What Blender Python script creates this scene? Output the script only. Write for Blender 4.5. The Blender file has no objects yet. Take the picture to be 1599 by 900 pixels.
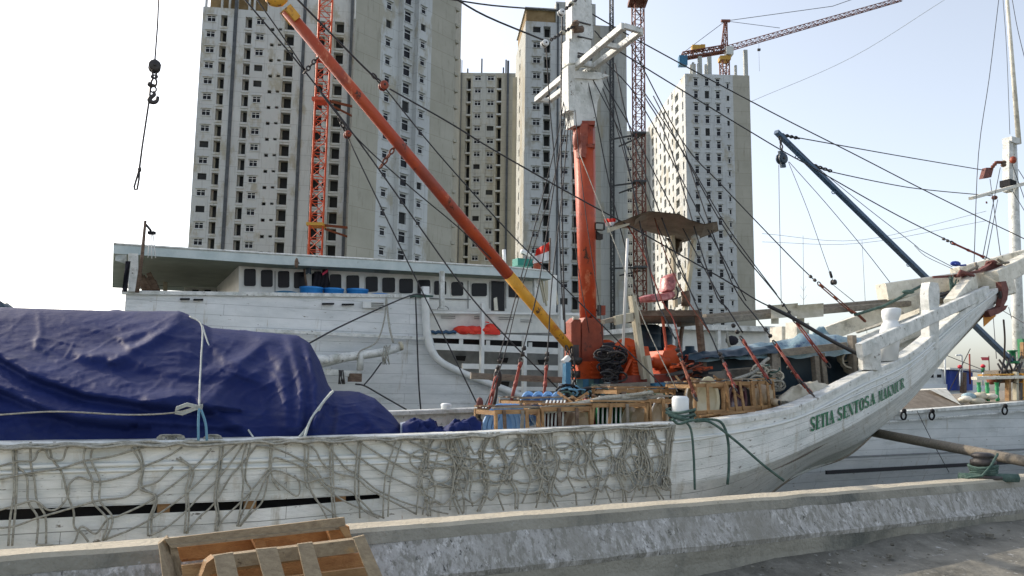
import bpy, math, random
from mathutils import Vector as V, Matrix, noise
R = random.Random(7)
scene = bpy.context.scene
col = scene.collection
# ------------------------------------------------------------------ camera
FPX = 1244.0
pitch, roll = math.radians(7.13), 0.0117
F = V((0, math.cos(pitch), math.sin(pitch)))
R0 = V((1, 0, 0)); U0 = R0.cross(F)
RT = R0*math.cos(roll) + U0*math.sin(roll)
UP = U0*math.cos(roll) - R0*math.sin(roll)
CAM = V((0, 0, 1.6))
cam = bpy.data.cameras.new('camera'); cam.lens = FPX/1599*36; cam.sensor_width = 36
cam.clip_start = 0.05; cam.clip_end = 3000
co = bpy.data.objects.new('camera', cam); col.objects.link(co)
m = Matrix((RT, UP, -F)).transposed().to_4x4(); m.translation = CAM
co.matrix_world = m
scene.camera = co
# ------------------------------------------------------------------ sky and sun
SUN_AZ, SUN_EL = math.radians(-58), math.radians(33)
w = bpy.data.worlds.new('World'); scene.world = w; w.use_nodes = True
nt = w.node_tree; bg = nt.nodes['Background']
sky = nt.nodes.new('ShaderNodeTexSky'); sky.sky_type = 'NISHITA'; sky.sun_disc = False
sky.sun_elevation = SUN_EL; sky.sun_rotation = SUN_AZ % (2*math.pi)
sky.air_density = 1.0; sky.dust_density = 2.4; sky.ozone_density = 1.0; sky.altitude = 0
hs = nt.nodes.new('ShaderNodeHueSaturation'); hs.inputs['Saturation'].default_value = .52; hs.inputs['Value'].default_value = 1.15
nt.links.new(sky.outputs[0], hs.inputs['Color']); nt.links.new(hs.outputs[0], bg.inputs[0]); bg.inputs[1].default_value = 0.15
sl = bpy.data.lights.new('sun', 'SUN'); sl.energy = 2.1; sl.angle = math.radians(0.6); sl.color = (1, .86, .68)
so = bpy.data.objects.new('sun', sl); col.objects.link(so)
SD = V((math.sin(SUN_AZ)*math.cos(SUN_EL), math.cos(SUN_AZ)*math.cos(SUN_EL), math.sin(SUN_EL)))
so.rotation_euler = SD.to_track_quat('Z', 'Y').to_euler(); so.location = (-20, 10, 30)
scene.view_settings.view_transform = 'Standard'; scene.view_settings.look = 'None'
scene.view_settings.exposure = 0.68; scene.view_settings.gamma = 1

# ------------------------------------------------------------------ helpers
def ray(px, py): return F*FPX + RT*(px-799.5) + UP*(450-py)
def pt(px, py, Y0, s=0.5):
    "point seen at a pixel on the upright plane  Y = Y0 + s*X"
    d = ray(px, py); t = Y0/(d.y - s*d.x); return CAM + d*t
def ptz(px, py, z):
    d = ray(px, py); return CAM + d*((z-1.6)/d.z)
S = 0.5
bu = V((1, S, 0)).normalized(); bv = V((-S, 1, 0)).normalized(); Z = V((0, 0, 1))
def herm(xs, ps, x):
    n = len(xs)
    if x <= xs[0]: i = 0
    elif x >= xs[-1]: i = n-2
    else: i = max(k for k in range(n-1) if xs[k] <= x)
    def tan(k):
        if k == 0: return (ps[1]-ps[0])/(xs[1]-xs[0])
        if k == n-1: return (ps[-1]-ps[-2])/(xs[-1]-xs[-2])
        a = (ps[k]-ps[k-1])/(xs[k]-xs[k-1]); b = (ps[k+1]-ps[k])/(xs[k+1]-xs[k]); return (a+b)*.5
    h = xs[i+1]-xs[i]; t = (x-xs[i])/h
    m0, m1 = tan(i)*h, tan(i+1)*h
    if t < 0: return ps[i]+m0*t
    if t > 1: return ps[i+1]+m1*(t-1)
    t2, t3 = t*t, t*t*t
    return ps[i]*(2*t3-3*t2+1)+m0*(t3-2*t2+t)+ps[i+1]*(-2*t3+3*t2)+m1*(t3-t2)
def lin(xs, ys, x):
    if x <= xs[0]: return ys[0]
    for k in range(len(xs)-1):
        if x <= xs[k+1]:
            t = (x-xs[k])/(xs[k+1]-xs[k]); return ys[k]*(1-t)+ys[k+1]*t
    return ys[-1]
def path(pts, n=8):
    "smooth curve through 3D points"
    xs = list(range(len(pts))); k = (len(pts)-1)*n
    return [herm(xs, pts, i/n) for i in range(k+1)]
def sag(a, b, d=0.0, n=10):
    return [a.lerp(b, i/n) - Z*(4*d*(i/n)*(1-i/n)) for i in range(n+1)]
def pline(px, Ys, s=S, n=5, sg=0.0):
    "pixel polyline with plane offsets interpolated from Ys[0] to Ys[1]"
    L = [0]
    for a, b in zip(px, px[1:]): L.append(L[-1]+math.hypot(b[0]-a[0], b[1]-a[1]))
    q = [pt(p[0], p[1], Ys[0]+(Ys[1]-Ys[0])*l/L[-1], s) for p, l in zip(px, L)]
    return path(q, n) if len(q) > 2 else sag(q[0], q[1], sg, 8)

MATS = {}
class MB:
    def __init__(s, m='white'): s.v = []; s.f = []; s.fm = []; s.m = m; s.uv = {}; s.sm = []; s.smooth = False
    def add(s, vs, fs, uvs=None):
        b = len(s.v); s.v += [V(x) for x in vs]
        for f in fs: s.f.append([b+i for i in f]); s.fm.append(s.m); s.sm.append(s.smooth)
        if uvs:
            for i, u in enumerate(uvs): s.uv[b+i] = u
        return s
    def box(s, c, size, rz=0, rot=None):
        x, y, z = [k/2 for k in size]
        M = rot if rot else Matrix.Rotation(rz, 3, 'Z')
        vs = [V(c)+M@V((a*x, b*y, d*z)) for a in (-1, 1) for b in (-1, 1) for d in (-1, 1)]
        return s.add(vs, [(0, 1, 3, 2), (4, 6, 7, 5), (0, 4, 5, 1), (2, 3, 7, 6), (0, 2, 6, 4), (1, 5, 7, 3)])
    def beam(s, a, b, w, h, up=Z, taper=1.0, bev=0.0):
        d = (b-a); L = d.length; d = d.normalized(); r = d.cross(up)
        r = r.normalized() if r.length > 1e-4 else d.cross(V((0, 1, 0))).normalized()
        q = r.cross(d)
        vs = []
        prof = [(-1, -1), (1, -1), (1, 1), (-1, 1)]
        if bev: 
            e = 1-bev; prof = [(-e, -1), (e, -1), (1, -e), (1, e), (e, 1), (-e, 1), (-1, e), (-1, -e)]
        n = len(prof)
        for p, t in ((a, 1), (b, taper)):
            for x, y in prof: vs.append(p+r*(x*w/2*t)+q*(y*h/2*t))
        fs = [tuple(range(n-1, -1, -1)), tuple(range(n, 2*n))]+[(i, (i+1) % n, n+(i+1) % n, n+i) for i in range(n)]
        return s.add(vs, fs)
    def prism(s, pts, vec):
        n = len(pts); vs = list(pts)+[p+vec for p in pts]
        nn = V((0, 0, 0))
        for i in range(n): nn += pts[i].cross(pts[(i+1) % n])
        fs = [tuple(range(n)), tuple(range(2*n-1, n-1, -1))]+[(i, n+i, n+(i+1) % n, (i+1) % n) for i in range(n)]
        if nn.dot(vec) > 0: fs = [tuple(reversed(f)) for f in fs]
        return s.add(vs, fs)
    def tube(s, pts, r, n=6, r2=None, close=False, caps=True, uvl=False):
        pts = [V(p) for p in pts]; k = len(pts); r2 = r if r2 is None else r2
        vs = []; prev = None
        for i, p in enumerate(pts):
            if close: d = (pts[(i+1) % k]-pts[i-1])
            else: d = pts[min(i+1, k-1)]-pts[max(i-1, 0)]
            if d.length < 1e-9: d = V((0, 0, 1))
            d.normalize()
            if prev is None:
                prev = d.cross(Z)
                if prev.length < .05: prev = d.cross(V((1, 0, 0)))
            prev = prev - d*prev.dot(d)
            if prev.length < 1e-6: prev = d.orthogonal()
            prev.normalize(); q = d.cross(prev)
            rr = r[i] if isinstance(r, (list, tuple)) else r+(r2-r)*i/max(1, k-1)
            for j in range(n):
                a = 2*math.pi*j/n; vs.append(p+prev*(rr*math.cos(a))+q*(rr*math.sin(a)))
        fs = []
        for i in range(k if close else k-1):
            i2 = (i+1) % k
            for j in range(n): fs.append((i*n+j, i*n+(j+1) % n, i2*n+(j+1) % n, i2*n+j))
        if not close and caps: fs += [tuple(range(n-1, -1, -1)), tuple((k-1)*n+j for j in range(n))]
        o = s.smooth; s.smooth = True; s.add(vs, fs); s.smooth = o; return s
    def lathe(s, c, axis, prof, n=14, squash=None):
        "prof = [(along, radius)]"
        a = V(axis).normalized(); r = a.orthogonal().normalized() if abs(a.z) < .9 else V((1, 0, 0)); q = a.cross(r)
        if squash: r, q = V(squash[0]), V(squash[1])
        vs = []
        for h, rad in prof:
            for j in range(n):
                t = 2*math.pi*j/n; vs.append(V(c)+a*h+r*(rad*math.cos(t))+q*(rad*math.sin(t)))
        fs = [(i*n+j, i*n+(j+1) % n, (i+1)*n+(j+1) % n, (i+1)*n+j) for i in range(len(prof)-1) for j in range(n)]
        fs += [tuple(range(n-1, -1, -1)), tuple((len(prof)-1)*n+j for j in range(n))]
        o = s.smooth; s.smooth = True; s.add(vs, fs); s.smooth = o; return s
    def grid(s, rows, uvs=None, flip=False, skip=None, smooth=True):
        n = len(rows[0]); vs = [p for r in rows for p in r]; fs = []
        for i in range(len(rows)-1):
            for j in range(n-1):
                if skip and skip(i, j): continue
                f = (i*n+j, i*n+j+1, (i+1)*n+j+1, (i+1)*n+j); fs.append(f[::-1] if flip else f)
        o = s.smooth; s.smooth = smooth; s.add(vs, fs, [u for r in uvs for u in r] if uvs else None); s.smooth = o; return s
    def ico(s, c, r, sc=(1, 1, 1), n=8):
        prof = [(-r*sc[2]*math.cos(math.pi*i/n), max(.001, r*math.sin(math.pi*i/n))) for i in range(n+1)]
        return s.lathe(c, Z, prof, n=2*n, squash=(V((sc[0], 0, 0)), V((0, sc[1], 0))))
    def build(s, name, parent=None, origin=None):
        if parent is not None: o = V(parent['_o'])
        elif origin is not None: o = V(origin)
        else:
            o = V(((min(p.x for p in s.v)+max(p.x for p in s.v))/2, (min(p.y for p in s.v)+max(p.y for p in s.v))/2, min(p.z for p in s.v)))
        me = bpy.data.meshes.new(name)
        me.from_pydata([tuple(p-o) for p in s.v], [], s.f)
        keys = []
        for k in s.fm:
            if k not in keys: keys.append(k)
        for k in keys: me.materials.append(MATS[k])
        me.polygons.foreach_set('material_index', [keys.index(k) for k in s.fm])
        me.polygons.foreach_set('use_smooth', s.sm)
        if s.uv:
            uv = me.uv_layers.new(name='UVMap')
            for l in me.loops: uv.data[l.index].uv = s.uv.get(l.vertex_index, (0, 0))
        me.update()
        ob = bpy.data.objects.new(name, me); col.objects.link(ob)
        if parent is not None: ob.parent = parent
        else: ob.location = o
        ob['_o'] = tuple(o)
        return ob
def tag(o, label=None, cat=None, group=None, kind=None):
    if label: o['label'] = label
    if cat: o['category'] = cat
    if group: o['group'] = group
    if kind: o['kind'] = kind
    return o
def empty(name, loc, label, cat, group=None):
    o = bpy.data.objects.new(name, None); col.objects.link(o); o.location = loc; o['_o'] = tuple(loc)
    o.empty_display_size = .3
    return tag(o, label, cat, group)
def copy_to(o, parent, delta):
    c = o.copy(); col.objects.link(c); c.parent = parent; c.location = o.location+delta; return c
def single(name, mb, label, cat, group=None): return tag(mb.build(name), label, cat, group)

# ------------------------------------------------------------------ materials
def mat(name, c1, c2=None, scale=4.0, rough=.6, bump=.0, bscale=30, metal=0.0, stretch=(1, 1, 1), ramp=(.4, .65), c3=None, s3=1.0, r3=(.6, .7), planks=None, coord='Object', spec=.4, trans=0):
    M = bpy.data.materials.new(name); M.use_nodes = True; t = M.node_tree; N = t.nodes; L = t.links
    b = N['Principled BSDF']; b.inputs['Roughness'].default_value = rough; b.inputs['Metallic'].default_value = metal
    b.inputs['Specular IOR Level'].default_value = spec
    MATS[name] = M
    tc = N.new('ShaderNodeTexCoord'); mp = N.new('ShaderNodeMapping'); mp.inputs['Scale'].default_value = stretch
    L.new(tc.outputs[coord], mp.inputs[0])
    rgb = lambda c: (c[0], c[1], c[2], 1)
    out = None
    if c2 is None: 
        b.inputs['Base Color'].default_value = rgb(c1)
    else:
        n = N.new('ShaderNodeTexNoise'); n.inputs['Scale'].default_value = scale; n.inputs['Detail'].default_value = 7; n.inputs['Roughness'].default_value = .65
        L.new(mp.outputs[0], n.inputs['Vector'])
        r = N.new('ShaderNodeValToRGB'); r.color_ramp.elements[0].position = ramp[0]; r.color_ramp.elements[1].position = ramp[1]
        r.color_ramp.elements[0].color = rgb(c1); r.color_ramp.elements[1].color = rgb(c2)
        L.new(n.outputs[0], r.inputs[0]); out = r.outputs[0]
    def over(out, colr, fac):
        mx = N.new('ShaderNodeMix'); mx.data_type = 'RGBA'; L.new(fac, mx.inputs['Factor']); L.new(out, mx.inputs[6]); mx.inputs[7].default_value = rgb(colr); return mx.outputs[2]
    def mask(sc, lo, hi, st, w=0):
        m2 = N.new('ShaderNodeMapping'); m2.inputs['Scale'].default_value = st; m2.inputs['Location'].default_value = (w, w*1.3, w*.7); L.new(tc.outputs[coord], m2.inputs[0])
        n = N.new('ShaderNodeTexNoise'); n.inputs['Scale'].default_value = sc; n.inputs['Detail'].default_value = 8; n.inputs['Roughness'].default_value = .7; L.new(m2.outputs[0], n.inputs['Vector'])
        mr = N.new('ShaderNodeMapRange'); mr.inputs[1].default_value = lo; mr.inputs[2].default_value = hi; L.new(n.outputs[0], mr.inputs[0]); return mr.outputs[0]
    if c3 is not None: 
        for spec3 in (c3 if isinstance(c3, list) else [(c3, s3, r3, stretch)]):
            out = over(out, spec3[0], mask(spec3[1], spec3[2][0], spec3[2][1], spec3[3], spec3[1]*3.7))
    hgt = None
    if planks:
        bw, rh, ms, pc = planks
        bt = N.new('ShaderNodeTexBrick'); bt.inputs['Scale'].default_value = 1; bt.inputs['Brick Width'].default_value = bw; bt.inputs['Row Height'].default_value = rh
        bt.inputs['Mortar Size'].default_value = ms; bt.inputs['Mortar Smooth'].default_value = .4
        src = N.new('ShaderNodeTexCoord')
        if coord == 'UV': vec = src.outputs['UV']
        else:
            sx = N.new('ShaderNodeSeparateXYZ'); cx = N.new('ShaderNodeCombineXYZ'); L.new(src.outputs[coord], sx.inputs[0])
            ad = N.new('ShaderNodeMath'); L.new(sx.outputs[0], ad.inputs[0]); L.new(sx.outputs[1], ad.inputs[1]); L.new(ad.outputs[0], cx.inputs[0]); L.new(sx.outputs[2], cx.inputs[1]); vec = cx.outputs[0]
        # wobble
        nz = N.new('ShaderNodeTexNoise'); nz.inputs['Scale'].default_value = 1.5; L.new(vec, nz.inputs['Vector'])
        vm = N.new('ShaderNodeVectorMath'); vm.operation = 'SCALE'; vm.inputs['Scale'].default_value = ms*2; L.new(nz.outputs['Color'], vm.inputs[0])
        va = N.new('ShaderNodeVectorMath'); L.new(vec, va.inputs[0]); L.new(vm.outputs[0], va.inputs[1]); L.new(va.outputs[0], bt.inputs['Vector'])
        bt.inputs['Color1'].default_value = (1, 1, 1, 1); bt.inputs['Color2'].default_value = (.86, .86, .86, 1); bt.inputs['Mortar'].default_value = (0, 0, 0, 1)
        m1 = N.new('ShaderNodeMix'); m1.data_type = 'RGBA'; m1.blend_type = 'MULTIPLY'
        rr = N.new('ShaderNodeMapRange'); rr.inputs[3].default_value = 1; rr.inputs[4].default_value = 1
        m1.inputs['Factor'].default_value = .35; L.new(out, m1.inputs[6]); L.new(bt.outputs['Color'], m1.inputs[7])
        mm = mask(1.3, .35, .6, (1, 1, 1), 5)
        mu = N.new('ShaderNodeMath'); mu.operation = 'MULTIPLY'; L.new(bt.outputs['Fac'], mu.inputs[0]); L.new(mm, mu.inputs[1])
        out = over(m1.outputs[2], pc, mu.outputs[0]); hgt = bt.outputs['Fac']
    if out is not None: L.new(out, b.inputs['Base Color'])
    if bump:
        n = N.new('ShaderNodeTexNoise'); n.inputs['Scale'].default_value = bscale; n.inputs['Detail'].default_value = 6; L.new(mp.outputs[0], n.inputs['Vector'])
        bp = N.new('ShaderNodeBump'); bp.inputs['Strength'].default_value = bump; bp.inputs['Distance'].default_value = .02
        if hgt is not None:
            sb = N.new('ShaderNodeMath'); sb.operation = 'SUBTRACT'; L.new(n.outputs[0], sb.inputs[0]); L.new(hgt, sb.inputs[1]); L.new(sb.outputs[0], bp.inputs['Height'])
        else: L.new(n.outputs[0], bp.inputs['Height'])
        L.new(bp.outputs[0], b.inputs['Normal'])
    return M
st = (1, 1, 1)
# hull paint: UV in metres, chips, grime, rust runs
mat('hull_paint', (.56, .60, .58), (.80, .82, .80), 1.1, .5, .35, 18, stretch=(1, 3, 1), ramp=(.3, .6), coord='UV',
    c3=[((.34, .37, .36), 3.0, (.56, .80), (.5, 3, 1)), ((.40, .37, .29), 1.6, (.56, .74), (3.5, .7, 1)), ((.16, .15, .13), 7.0, (.625, .65), (.7, 2.6, 1)), ((.10, .09, .08), 22.0, (.66, .69), (.6, 1.6, 1)), ((.30, .12, .04), 3.2, (.685, .74), (5, 1.1, 1))],
    planks=(3.7, .155, .0035, (.24, .25, .23)))
mat('hull_far', (.60, .63, .63), (.78, .80, .80), .8, .55, .3, 12, stretch=(1, 3, 1), ramp=(.3, .6), coord='UV',
    c3=[((.42, .44, .42), 2.0, (.57, .8), (.4, 2, 1)), ((.42, .38, .30), 1.2, (.60, .72), (4, .5, 1)), ((.22, .2, .17), 7.0, (.645, .67), (.6, 2.2, 1))], planks=(5, .28, .006, (.33, .35, .35)))
mat('white', (.48, .50, .47), (.72, .73, .70), 5, .55, .35, 25, ramp=(.35, .6), c3=[((.36, .36, .31), 2.2, (.55, .68), st), ((.20, .19, .16), 9, (.61, .65), st), ((.35, .16, .06), 3, (.70, .75), (2, 2, .6))])
mat('white_cabin', (.60, .62, .60), (.74, .75, .72), 3, .5, .15, 12, ramp=(.3, .6), c3=[((.35, .34, .3), 6, (.68, .76), (1, 1, .4))])
mat('cream', (.58, .55, .45), (.76, .73, .63), 5, .55, .35, 25, ramp=(.35, .6), c3=[((.25, .24, .2), 7, (.61, .66), st), ((.38, .36, .3), 2, (.56, .68), st)])
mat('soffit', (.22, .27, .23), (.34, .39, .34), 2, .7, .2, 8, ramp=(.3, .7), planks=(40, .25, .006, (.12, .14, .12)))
mat('roof_paint', (.42, .5, .5), (.6, .66, .65), 2, .6, .1, 8, ramp=(.3, .7), c3=[((.2, .2, .18), 5, (.66, .75), st)])
mat('glass_dark', (.010, .011, .015), None, rough=.25, spec=.15)
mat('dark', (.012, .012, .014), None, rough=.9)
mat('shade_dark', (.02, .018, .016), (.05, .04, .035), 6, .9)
mat('shade', (.16, .17, .17), (.24, .25, .25), 2, .8)  # interior shade put into the inner wall's colour; plain grey on trim
mat('concrete', (.23, .22, .18), (.38, .365, .31), 1.3, .85, .8, 35, ramp=(.3, .7), c3=[((.12, .125, .11), 1.1, (.5, .68), (1, 1, .5)), ((.40, .40, .37), 18, (.62, .72), st), ((.05, .05, .045), 14, (.68, .74), st)])
mat('wall_top', (.36, .325, .25), (.48, .44, .35), 3, .85, .8, 30, ramp=(.3, .7), c3=[((.22, .2, .16), 16, (.62, .7), st)])  # yellower, lighter concrete: sunlight on the wall top put into the colour
mat('lime', (.44, .43, .41), (.25, .245, .215), 9, .9, .7, 40, stretch=(2.2, 2.2, .6), ramp=(.44, .58), c3=[((.62, .61, .59), 14, (.54, .62), (1.6, 1.6, .5)), ((.07, .07, .065), 20, (.60, .65), (1.6, 1.6, .7)), ((.27, .26, .225), 1.3, (.44, .68), st)])
mat('ground', (.13, .125, .105), (.25, .24, .205), 2, .9, .9, 25, ramp=(.35, .65), c3=[((.42, .42, .40), 9, (.61, .67), st), ((.07, .068, .055), 1.2, (.48, .66), st), ((.35, .34, .32), 30, (.62, .68), st)])
mat('water', (.02, .035, .035), None, rough=.12)
mat('land', (.12, .13, .08), (.2, .19, .14), .2, .9)
mat('grass', (.05, .10, .02), (.10, .17, .04), 3, .9, .5, 20)
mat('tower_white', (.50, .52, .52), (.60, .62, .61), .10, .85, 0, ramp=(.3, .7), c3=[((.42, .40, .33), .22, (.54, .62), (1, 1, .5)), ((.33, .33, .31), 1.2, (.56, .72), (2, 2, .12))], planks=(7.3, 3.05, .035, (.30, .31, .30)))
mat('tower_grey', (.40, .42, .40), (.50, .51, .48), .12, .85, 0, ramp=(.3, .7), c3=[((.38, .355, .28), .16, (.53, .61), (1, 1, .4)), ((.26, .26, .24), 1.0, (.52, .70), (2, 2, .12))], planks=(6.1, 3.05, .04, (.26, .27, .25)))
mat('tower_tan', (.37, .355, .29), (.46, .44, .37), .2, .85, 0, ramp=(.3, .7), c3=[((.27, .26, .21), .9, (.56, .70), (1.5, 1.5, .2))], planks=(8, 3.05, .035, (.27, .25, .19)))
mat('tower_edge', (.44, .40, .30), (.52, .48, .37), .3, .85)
mat('brown_board', (.22, .15, .07), (.32, .23, .12), .5, .9)
mat('hole', (.020, .022, .024), (.045, .047, .046), .25, .9)  # near-black backs of openings: the shade inside put into the colour
mat('frame_white', (.7, .72, .72), None, rough=.5)
mat('stripe', (.055, .065, .075), (.10, .11, .12), 1, .6)
mat('red_crane', (.52, .06, .025), (.62, .12, .05), 1, .55)
mat('brown_crane', (.16, .045, .03), (.24, .10, .07), 1, .6)
mat('dark_steel', (.045, .05, .055), (.09, .09, .09), 2, .6)
mat('yellow_crane', (.55, .32, .05), (.45, .25, .05), 1, .6)
mat('orange', (.37, .05, .018), (.50, .085, .028), 3, .5, .25, 15, ramp=(.3, .7), c3=[((.30, .06, .035), 1.5, (.5, .6), st), ((.60, .20, .10), 4, (.60, .66), (1, 1, .5)), ((.07, .03, .02), 7, (.615, .65), (1, 1, .5))])
mat('orange_bright', (.58, .085, .015), (.46, .06, .012), 5, .55, .1, 15, c3=[((.10, .035, .02), 9, (.62, .68), st)])
mat('orange_dull', (.20, .04, .02), (.36, .075, .035), 4, .5, .2, 15, ramp=(.35, .65), c3=[((.06, .03, .02), 7, (.6, .68), st)])
mat('yellow', (.60, .28, .02), (.70, .36, .04), 5, .5, .15, 20, c3=[((.42, .13, .03), 3, (.52, .62), st), ((.09, .05, .03), 9, (.59, .63), st)])
mat('rust', (.12, .035, .02), (.24, .07, .035), 9, .8, .4, 30)
mat('red_rod', (.17, .028, .018), (.30, .05, .028), 9, .5, .2, 30)
mat('iron', (.03, .028, .028), (.07, .06, .055), 9, .5, .3, 30)
mat('wire', (.03, .03, .033), None, rough=.6)
mat('rope_grey', (.28, .275, .235), (.46, .45, .39), 30, .9, .6, 90)
mat('rope_pale', (.42, .45, .42), (.58, .60, .56), 10, .9, .5, 90)
mat('rope_green', (.05, .10, .085), (.12, .18, .15), 14, .9, .6, 90)
mat('rope_blue', (.14, .30, .42), None, rough=.9)
mat('tarp', (.008, .015, .078), (.014, .025, .110), 1.6, .62, .3, 14, ramp=(.3, .7), spec=.12, c3=[((.03, .038, .095), 2.3, (.54, .75), (1, 1, 2)), ((.10, .11, .14), 30, (.70, .74), (1, 1, 1))])
mat('tarp_pale', (.35, .40, .48), (.5, .53, .58), 4, .5, .5, 12)
mat('tarp_dull', (.18, .30, .36), (.36, .46, .50), 3, .5, .8, 14, c3=[((.05, .09, .2), 3, (.55, .65), st)])
mat('tank_blue', (.012, .03, .05), (.025, .055, .08), 2, .4, .1, 9)
mat('canopy', (.17, .14, .105), (.25, .21, .165), 4, .85, .4, 20, c3=[((.36, .31, .24), 3, (.62, .72), st)])
mat('wood', (.20, .105, .045), (.42, .26, .12), 4, .75, .4, 30, stretch=(1, 1, 3), ramp=(.3, .7), c3=[((.17, .09, .04), 5, (.62, .72), st)])
mat('wood_orange', (.30, .13, .045), (.50, .25, .09), 4, .7, .4, 30, stretch=(.6, 5, 5), ramp=(.3, .7), c3=[((.14, .05, .025), 4, (.62, .68), (1, 3, 3))])
mat('wood_grey', (.16, .14, .115), (.30, .265, .21), 5, .85, .6, 30, stretch=(1, 4, 4), ramp=(.3, .7), c3=[((.08, .06, .045), 5, (.62, .7), (1, 3, 3))])
mat('wood_pale', (.40, .37, .27), (.58, .54, .42), 5, .8, .5, 30, stretch=(3, 3, .5), ramp=(.3, .7), c3=[((.13, .10, .07), 4, (.6, .68), (3, 3, .6))])
mat('wood_brown', (.10, .065, .045), (.20, .14, .10), 6, .85, .6, 30, stretch=(1, 1, 3))
mat('pallet_wood', (.26, .20, .13), (.44, .35, .23), 7, .8, .6, 50, stretch=(1.2, 6, 6), ramp=(.3, .7), c3=[((.12, .085, .05), 6, (.62, .7), (1, 5, 5)), ((.5, .33, .16), 3, (.6, .7), (1, 2, 2))])
mat('steel_blue', (.018, .06, .12), (.035, .095, .18), 5, .45, .15, 20, c3=[((.10, .04, .03), 8, (.68, .73), st)])
mat('paint_blue', (.02, .12, .24), (.04, .18, .30), 5, .5)
mat('paint_teal', (.05, .13, .14), (.12, .22, .22), 5, .6)
mat('drum_blue', (.02, .19, .52), (.03, .25, .62), 5, .35)
mat('lid_teal', (.02, .14, .26), None, rough=.4)
mat('cloth_red', (.62, .03, .02), (.75, .06, .03), 6, .7, .5, 14)
mat('cloth_white', (.75, .75, .75), None, rough=.8)
mat('cloth_black', (.018, .018, .026), None, rough=.9)
mat('cloth_pink', (.62, .06, .12), None, rough=.9)
mat('green_paint', (.02, .16, .06), (.03, .24, .09), 8, .5)
mat('green_post', (.03, .26, .10), (.05, .34, .15), 8, .5)
mat('letter_green', (.008, .12, .05), (.015, .18, .08), 12, .5, ramp=(.4, .6), c3=[((.45, .5, .46), 16, (.66, .70), st)])
mat('teal_box', (.02, .20, .16), None, rough=.6)
mat('ware_blue', (.22, .42, .72), (.26, .48, .78), 3, .18)
mat('ware_green', (.02, .18, .08), None, rough=.18)
mat('ware_red', (.22, .05, .06), None, rough=.18)
mat('ware_maroon', (.055, .012, .025), None, rough=.15)
mat('ware_cream', (.55, .50, .33), (.62, .56, .40), 3, .2)
mat('ware_beige', (.36, .28, .18), (.44, .35, .24), 3, .25)
mat('ware_white', (.72, .70, .64), None, rough=.15)
mat('ware_rim', (.66, .68, .64), None, rough=.2)
mat('seat_vinyl', (.34, .08, .09), (.62, .26, .25), 9, .35, .5, 14, ramp=(.4, .6), c3=[((.16, .04, .05), 5, (.58, .64), st)])
mat('sack', (.42, .39, .30), (.58, .54, .44), 4, .9, .5, 14)
mat('plastic_white', (.72, .73, .72), None, rough=.3)
mat('bollard_white', (.70, .73, .73), (.78, .8, .8), 3, .45, c3=[((.3, .3, .28), 12, (.68, .72), st)])
mat('lamp_glass', (.3, .32, .28), None, rough=.2)
mat('anchor', (.12, .04, .035), (.20, .075, .06), 8, .7, .4, 25)
mat('orange_cloth', (.62, .26, .05), None, rough=.8)
mat('red_ball', (.6, .03, .05), None, rough=.4)
mat('leaf', (.03, .07, .02), (.07, .13, .035), 5, .8)
mat('boat_blue', (.02, .05, .28), None, rough=.5)
mat('band_black', (.006, .006, .010), None, rough=.6)

# ================================================================== SETTING
SW = 0.555
wu = V((1, SW, 0)).normalized(); wn = V((SW, -1, 0)).normalized()
# quay ground
g = MB('ground')
W0 = 5.83           # plane of the front foot of the wall
def wpt(a, off, z):  # a metres along the wall, off metres towards the camera from the foot plane
    return V((0, W0, 0))+wu*a+wn*off+Z*z
def lift(a, o): return lin([1, 6.5, 12], [0, .17, .2], a)*max(0, 1-max(0, o)/6)
rows = []
for j in range(40):
    o = -.3+ (j/39)**1.6*16
    rows.append([wpt(-14+i*.45, o, lift(-14+i*.45, o)+(.10*math.exp(-max(0, o)/.22)*(1+.7*noise.noise(V((i*.5, j*.2, 0)))) + .015*noise.noise(V((i*.6, o*2, 3))))) for i in range(90)])
g.grid(rows, flip=False)
tag(g.build('quay_ground'), kind='structure')
# parapet wall, lofted profile with rough ledge
wl = MB('concrete')
HT = .66
prof = [(-.26, -2.0, 'concrete'), (-.26, HT-.02, 'wall_top'), (-.24, HT, 'wall_top'), (-.03, HT, 'wall_top'), (-.008, HT-.025, 'concrete'), (.0, HT-.06, 'concrete'), (.01, HT-.10, 'lime'), (.045, HT-.17, 'lime'), (.10, HT-.275, 'lime'), (.13, HT-.32, 'lime'), (.115, HT-.36, 'concrete'), (.10, .2, 'concrete'), (.11, .08, 'concrete'), (.13, -.1, 'concrete')]
NA = 300
for k in range(len(prof)-1):
    (o0, z0, mm), (o1, z1, m1) = prof[k], prof[k+1]
    wl.m = m1 if k in (0,) else mm
    rr = []
    sub = 4 if abs(z1-z0) < .3 else 3
    for q in range(sub+1):
        t = q/sub; row = []
        for i in range(NA+1):
            a = -9+i*.09
            o = o0+(o1-o0)*t; z = z0+(z1-z0)*t
            amp = .012 if mm != 'lime' else .022
            if z0 > 0 or z1 > 0:
                nz = noise.noise(V((a*2.3, o*6, z*6)))+.6*noise.noise(V((a*7, o*9, z*12)))
                o += amp*nz; z += amp*.5*noise.noise(V((a*3+9, 5, o*8)))
            row.append(wpt(a, o-.12, z))
        rr.append(row)
    wl.grid(rr, flip=True)
wt = empty('parapet_wall', wpt(0, -.3, 0), 'long low concrete quay wall with a whitish scraped ledge along its face', 'wall')
wl.build('wall_body', wt)
# water and far land
wa = MB('water'); wa.add([V((-900, -20, -1.5)), V((900, -20, -1.5)), V((900, 1500, -1.5)), V((-900, 1500, -1.5))], [(0, 1, 2, 3)])
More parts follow.
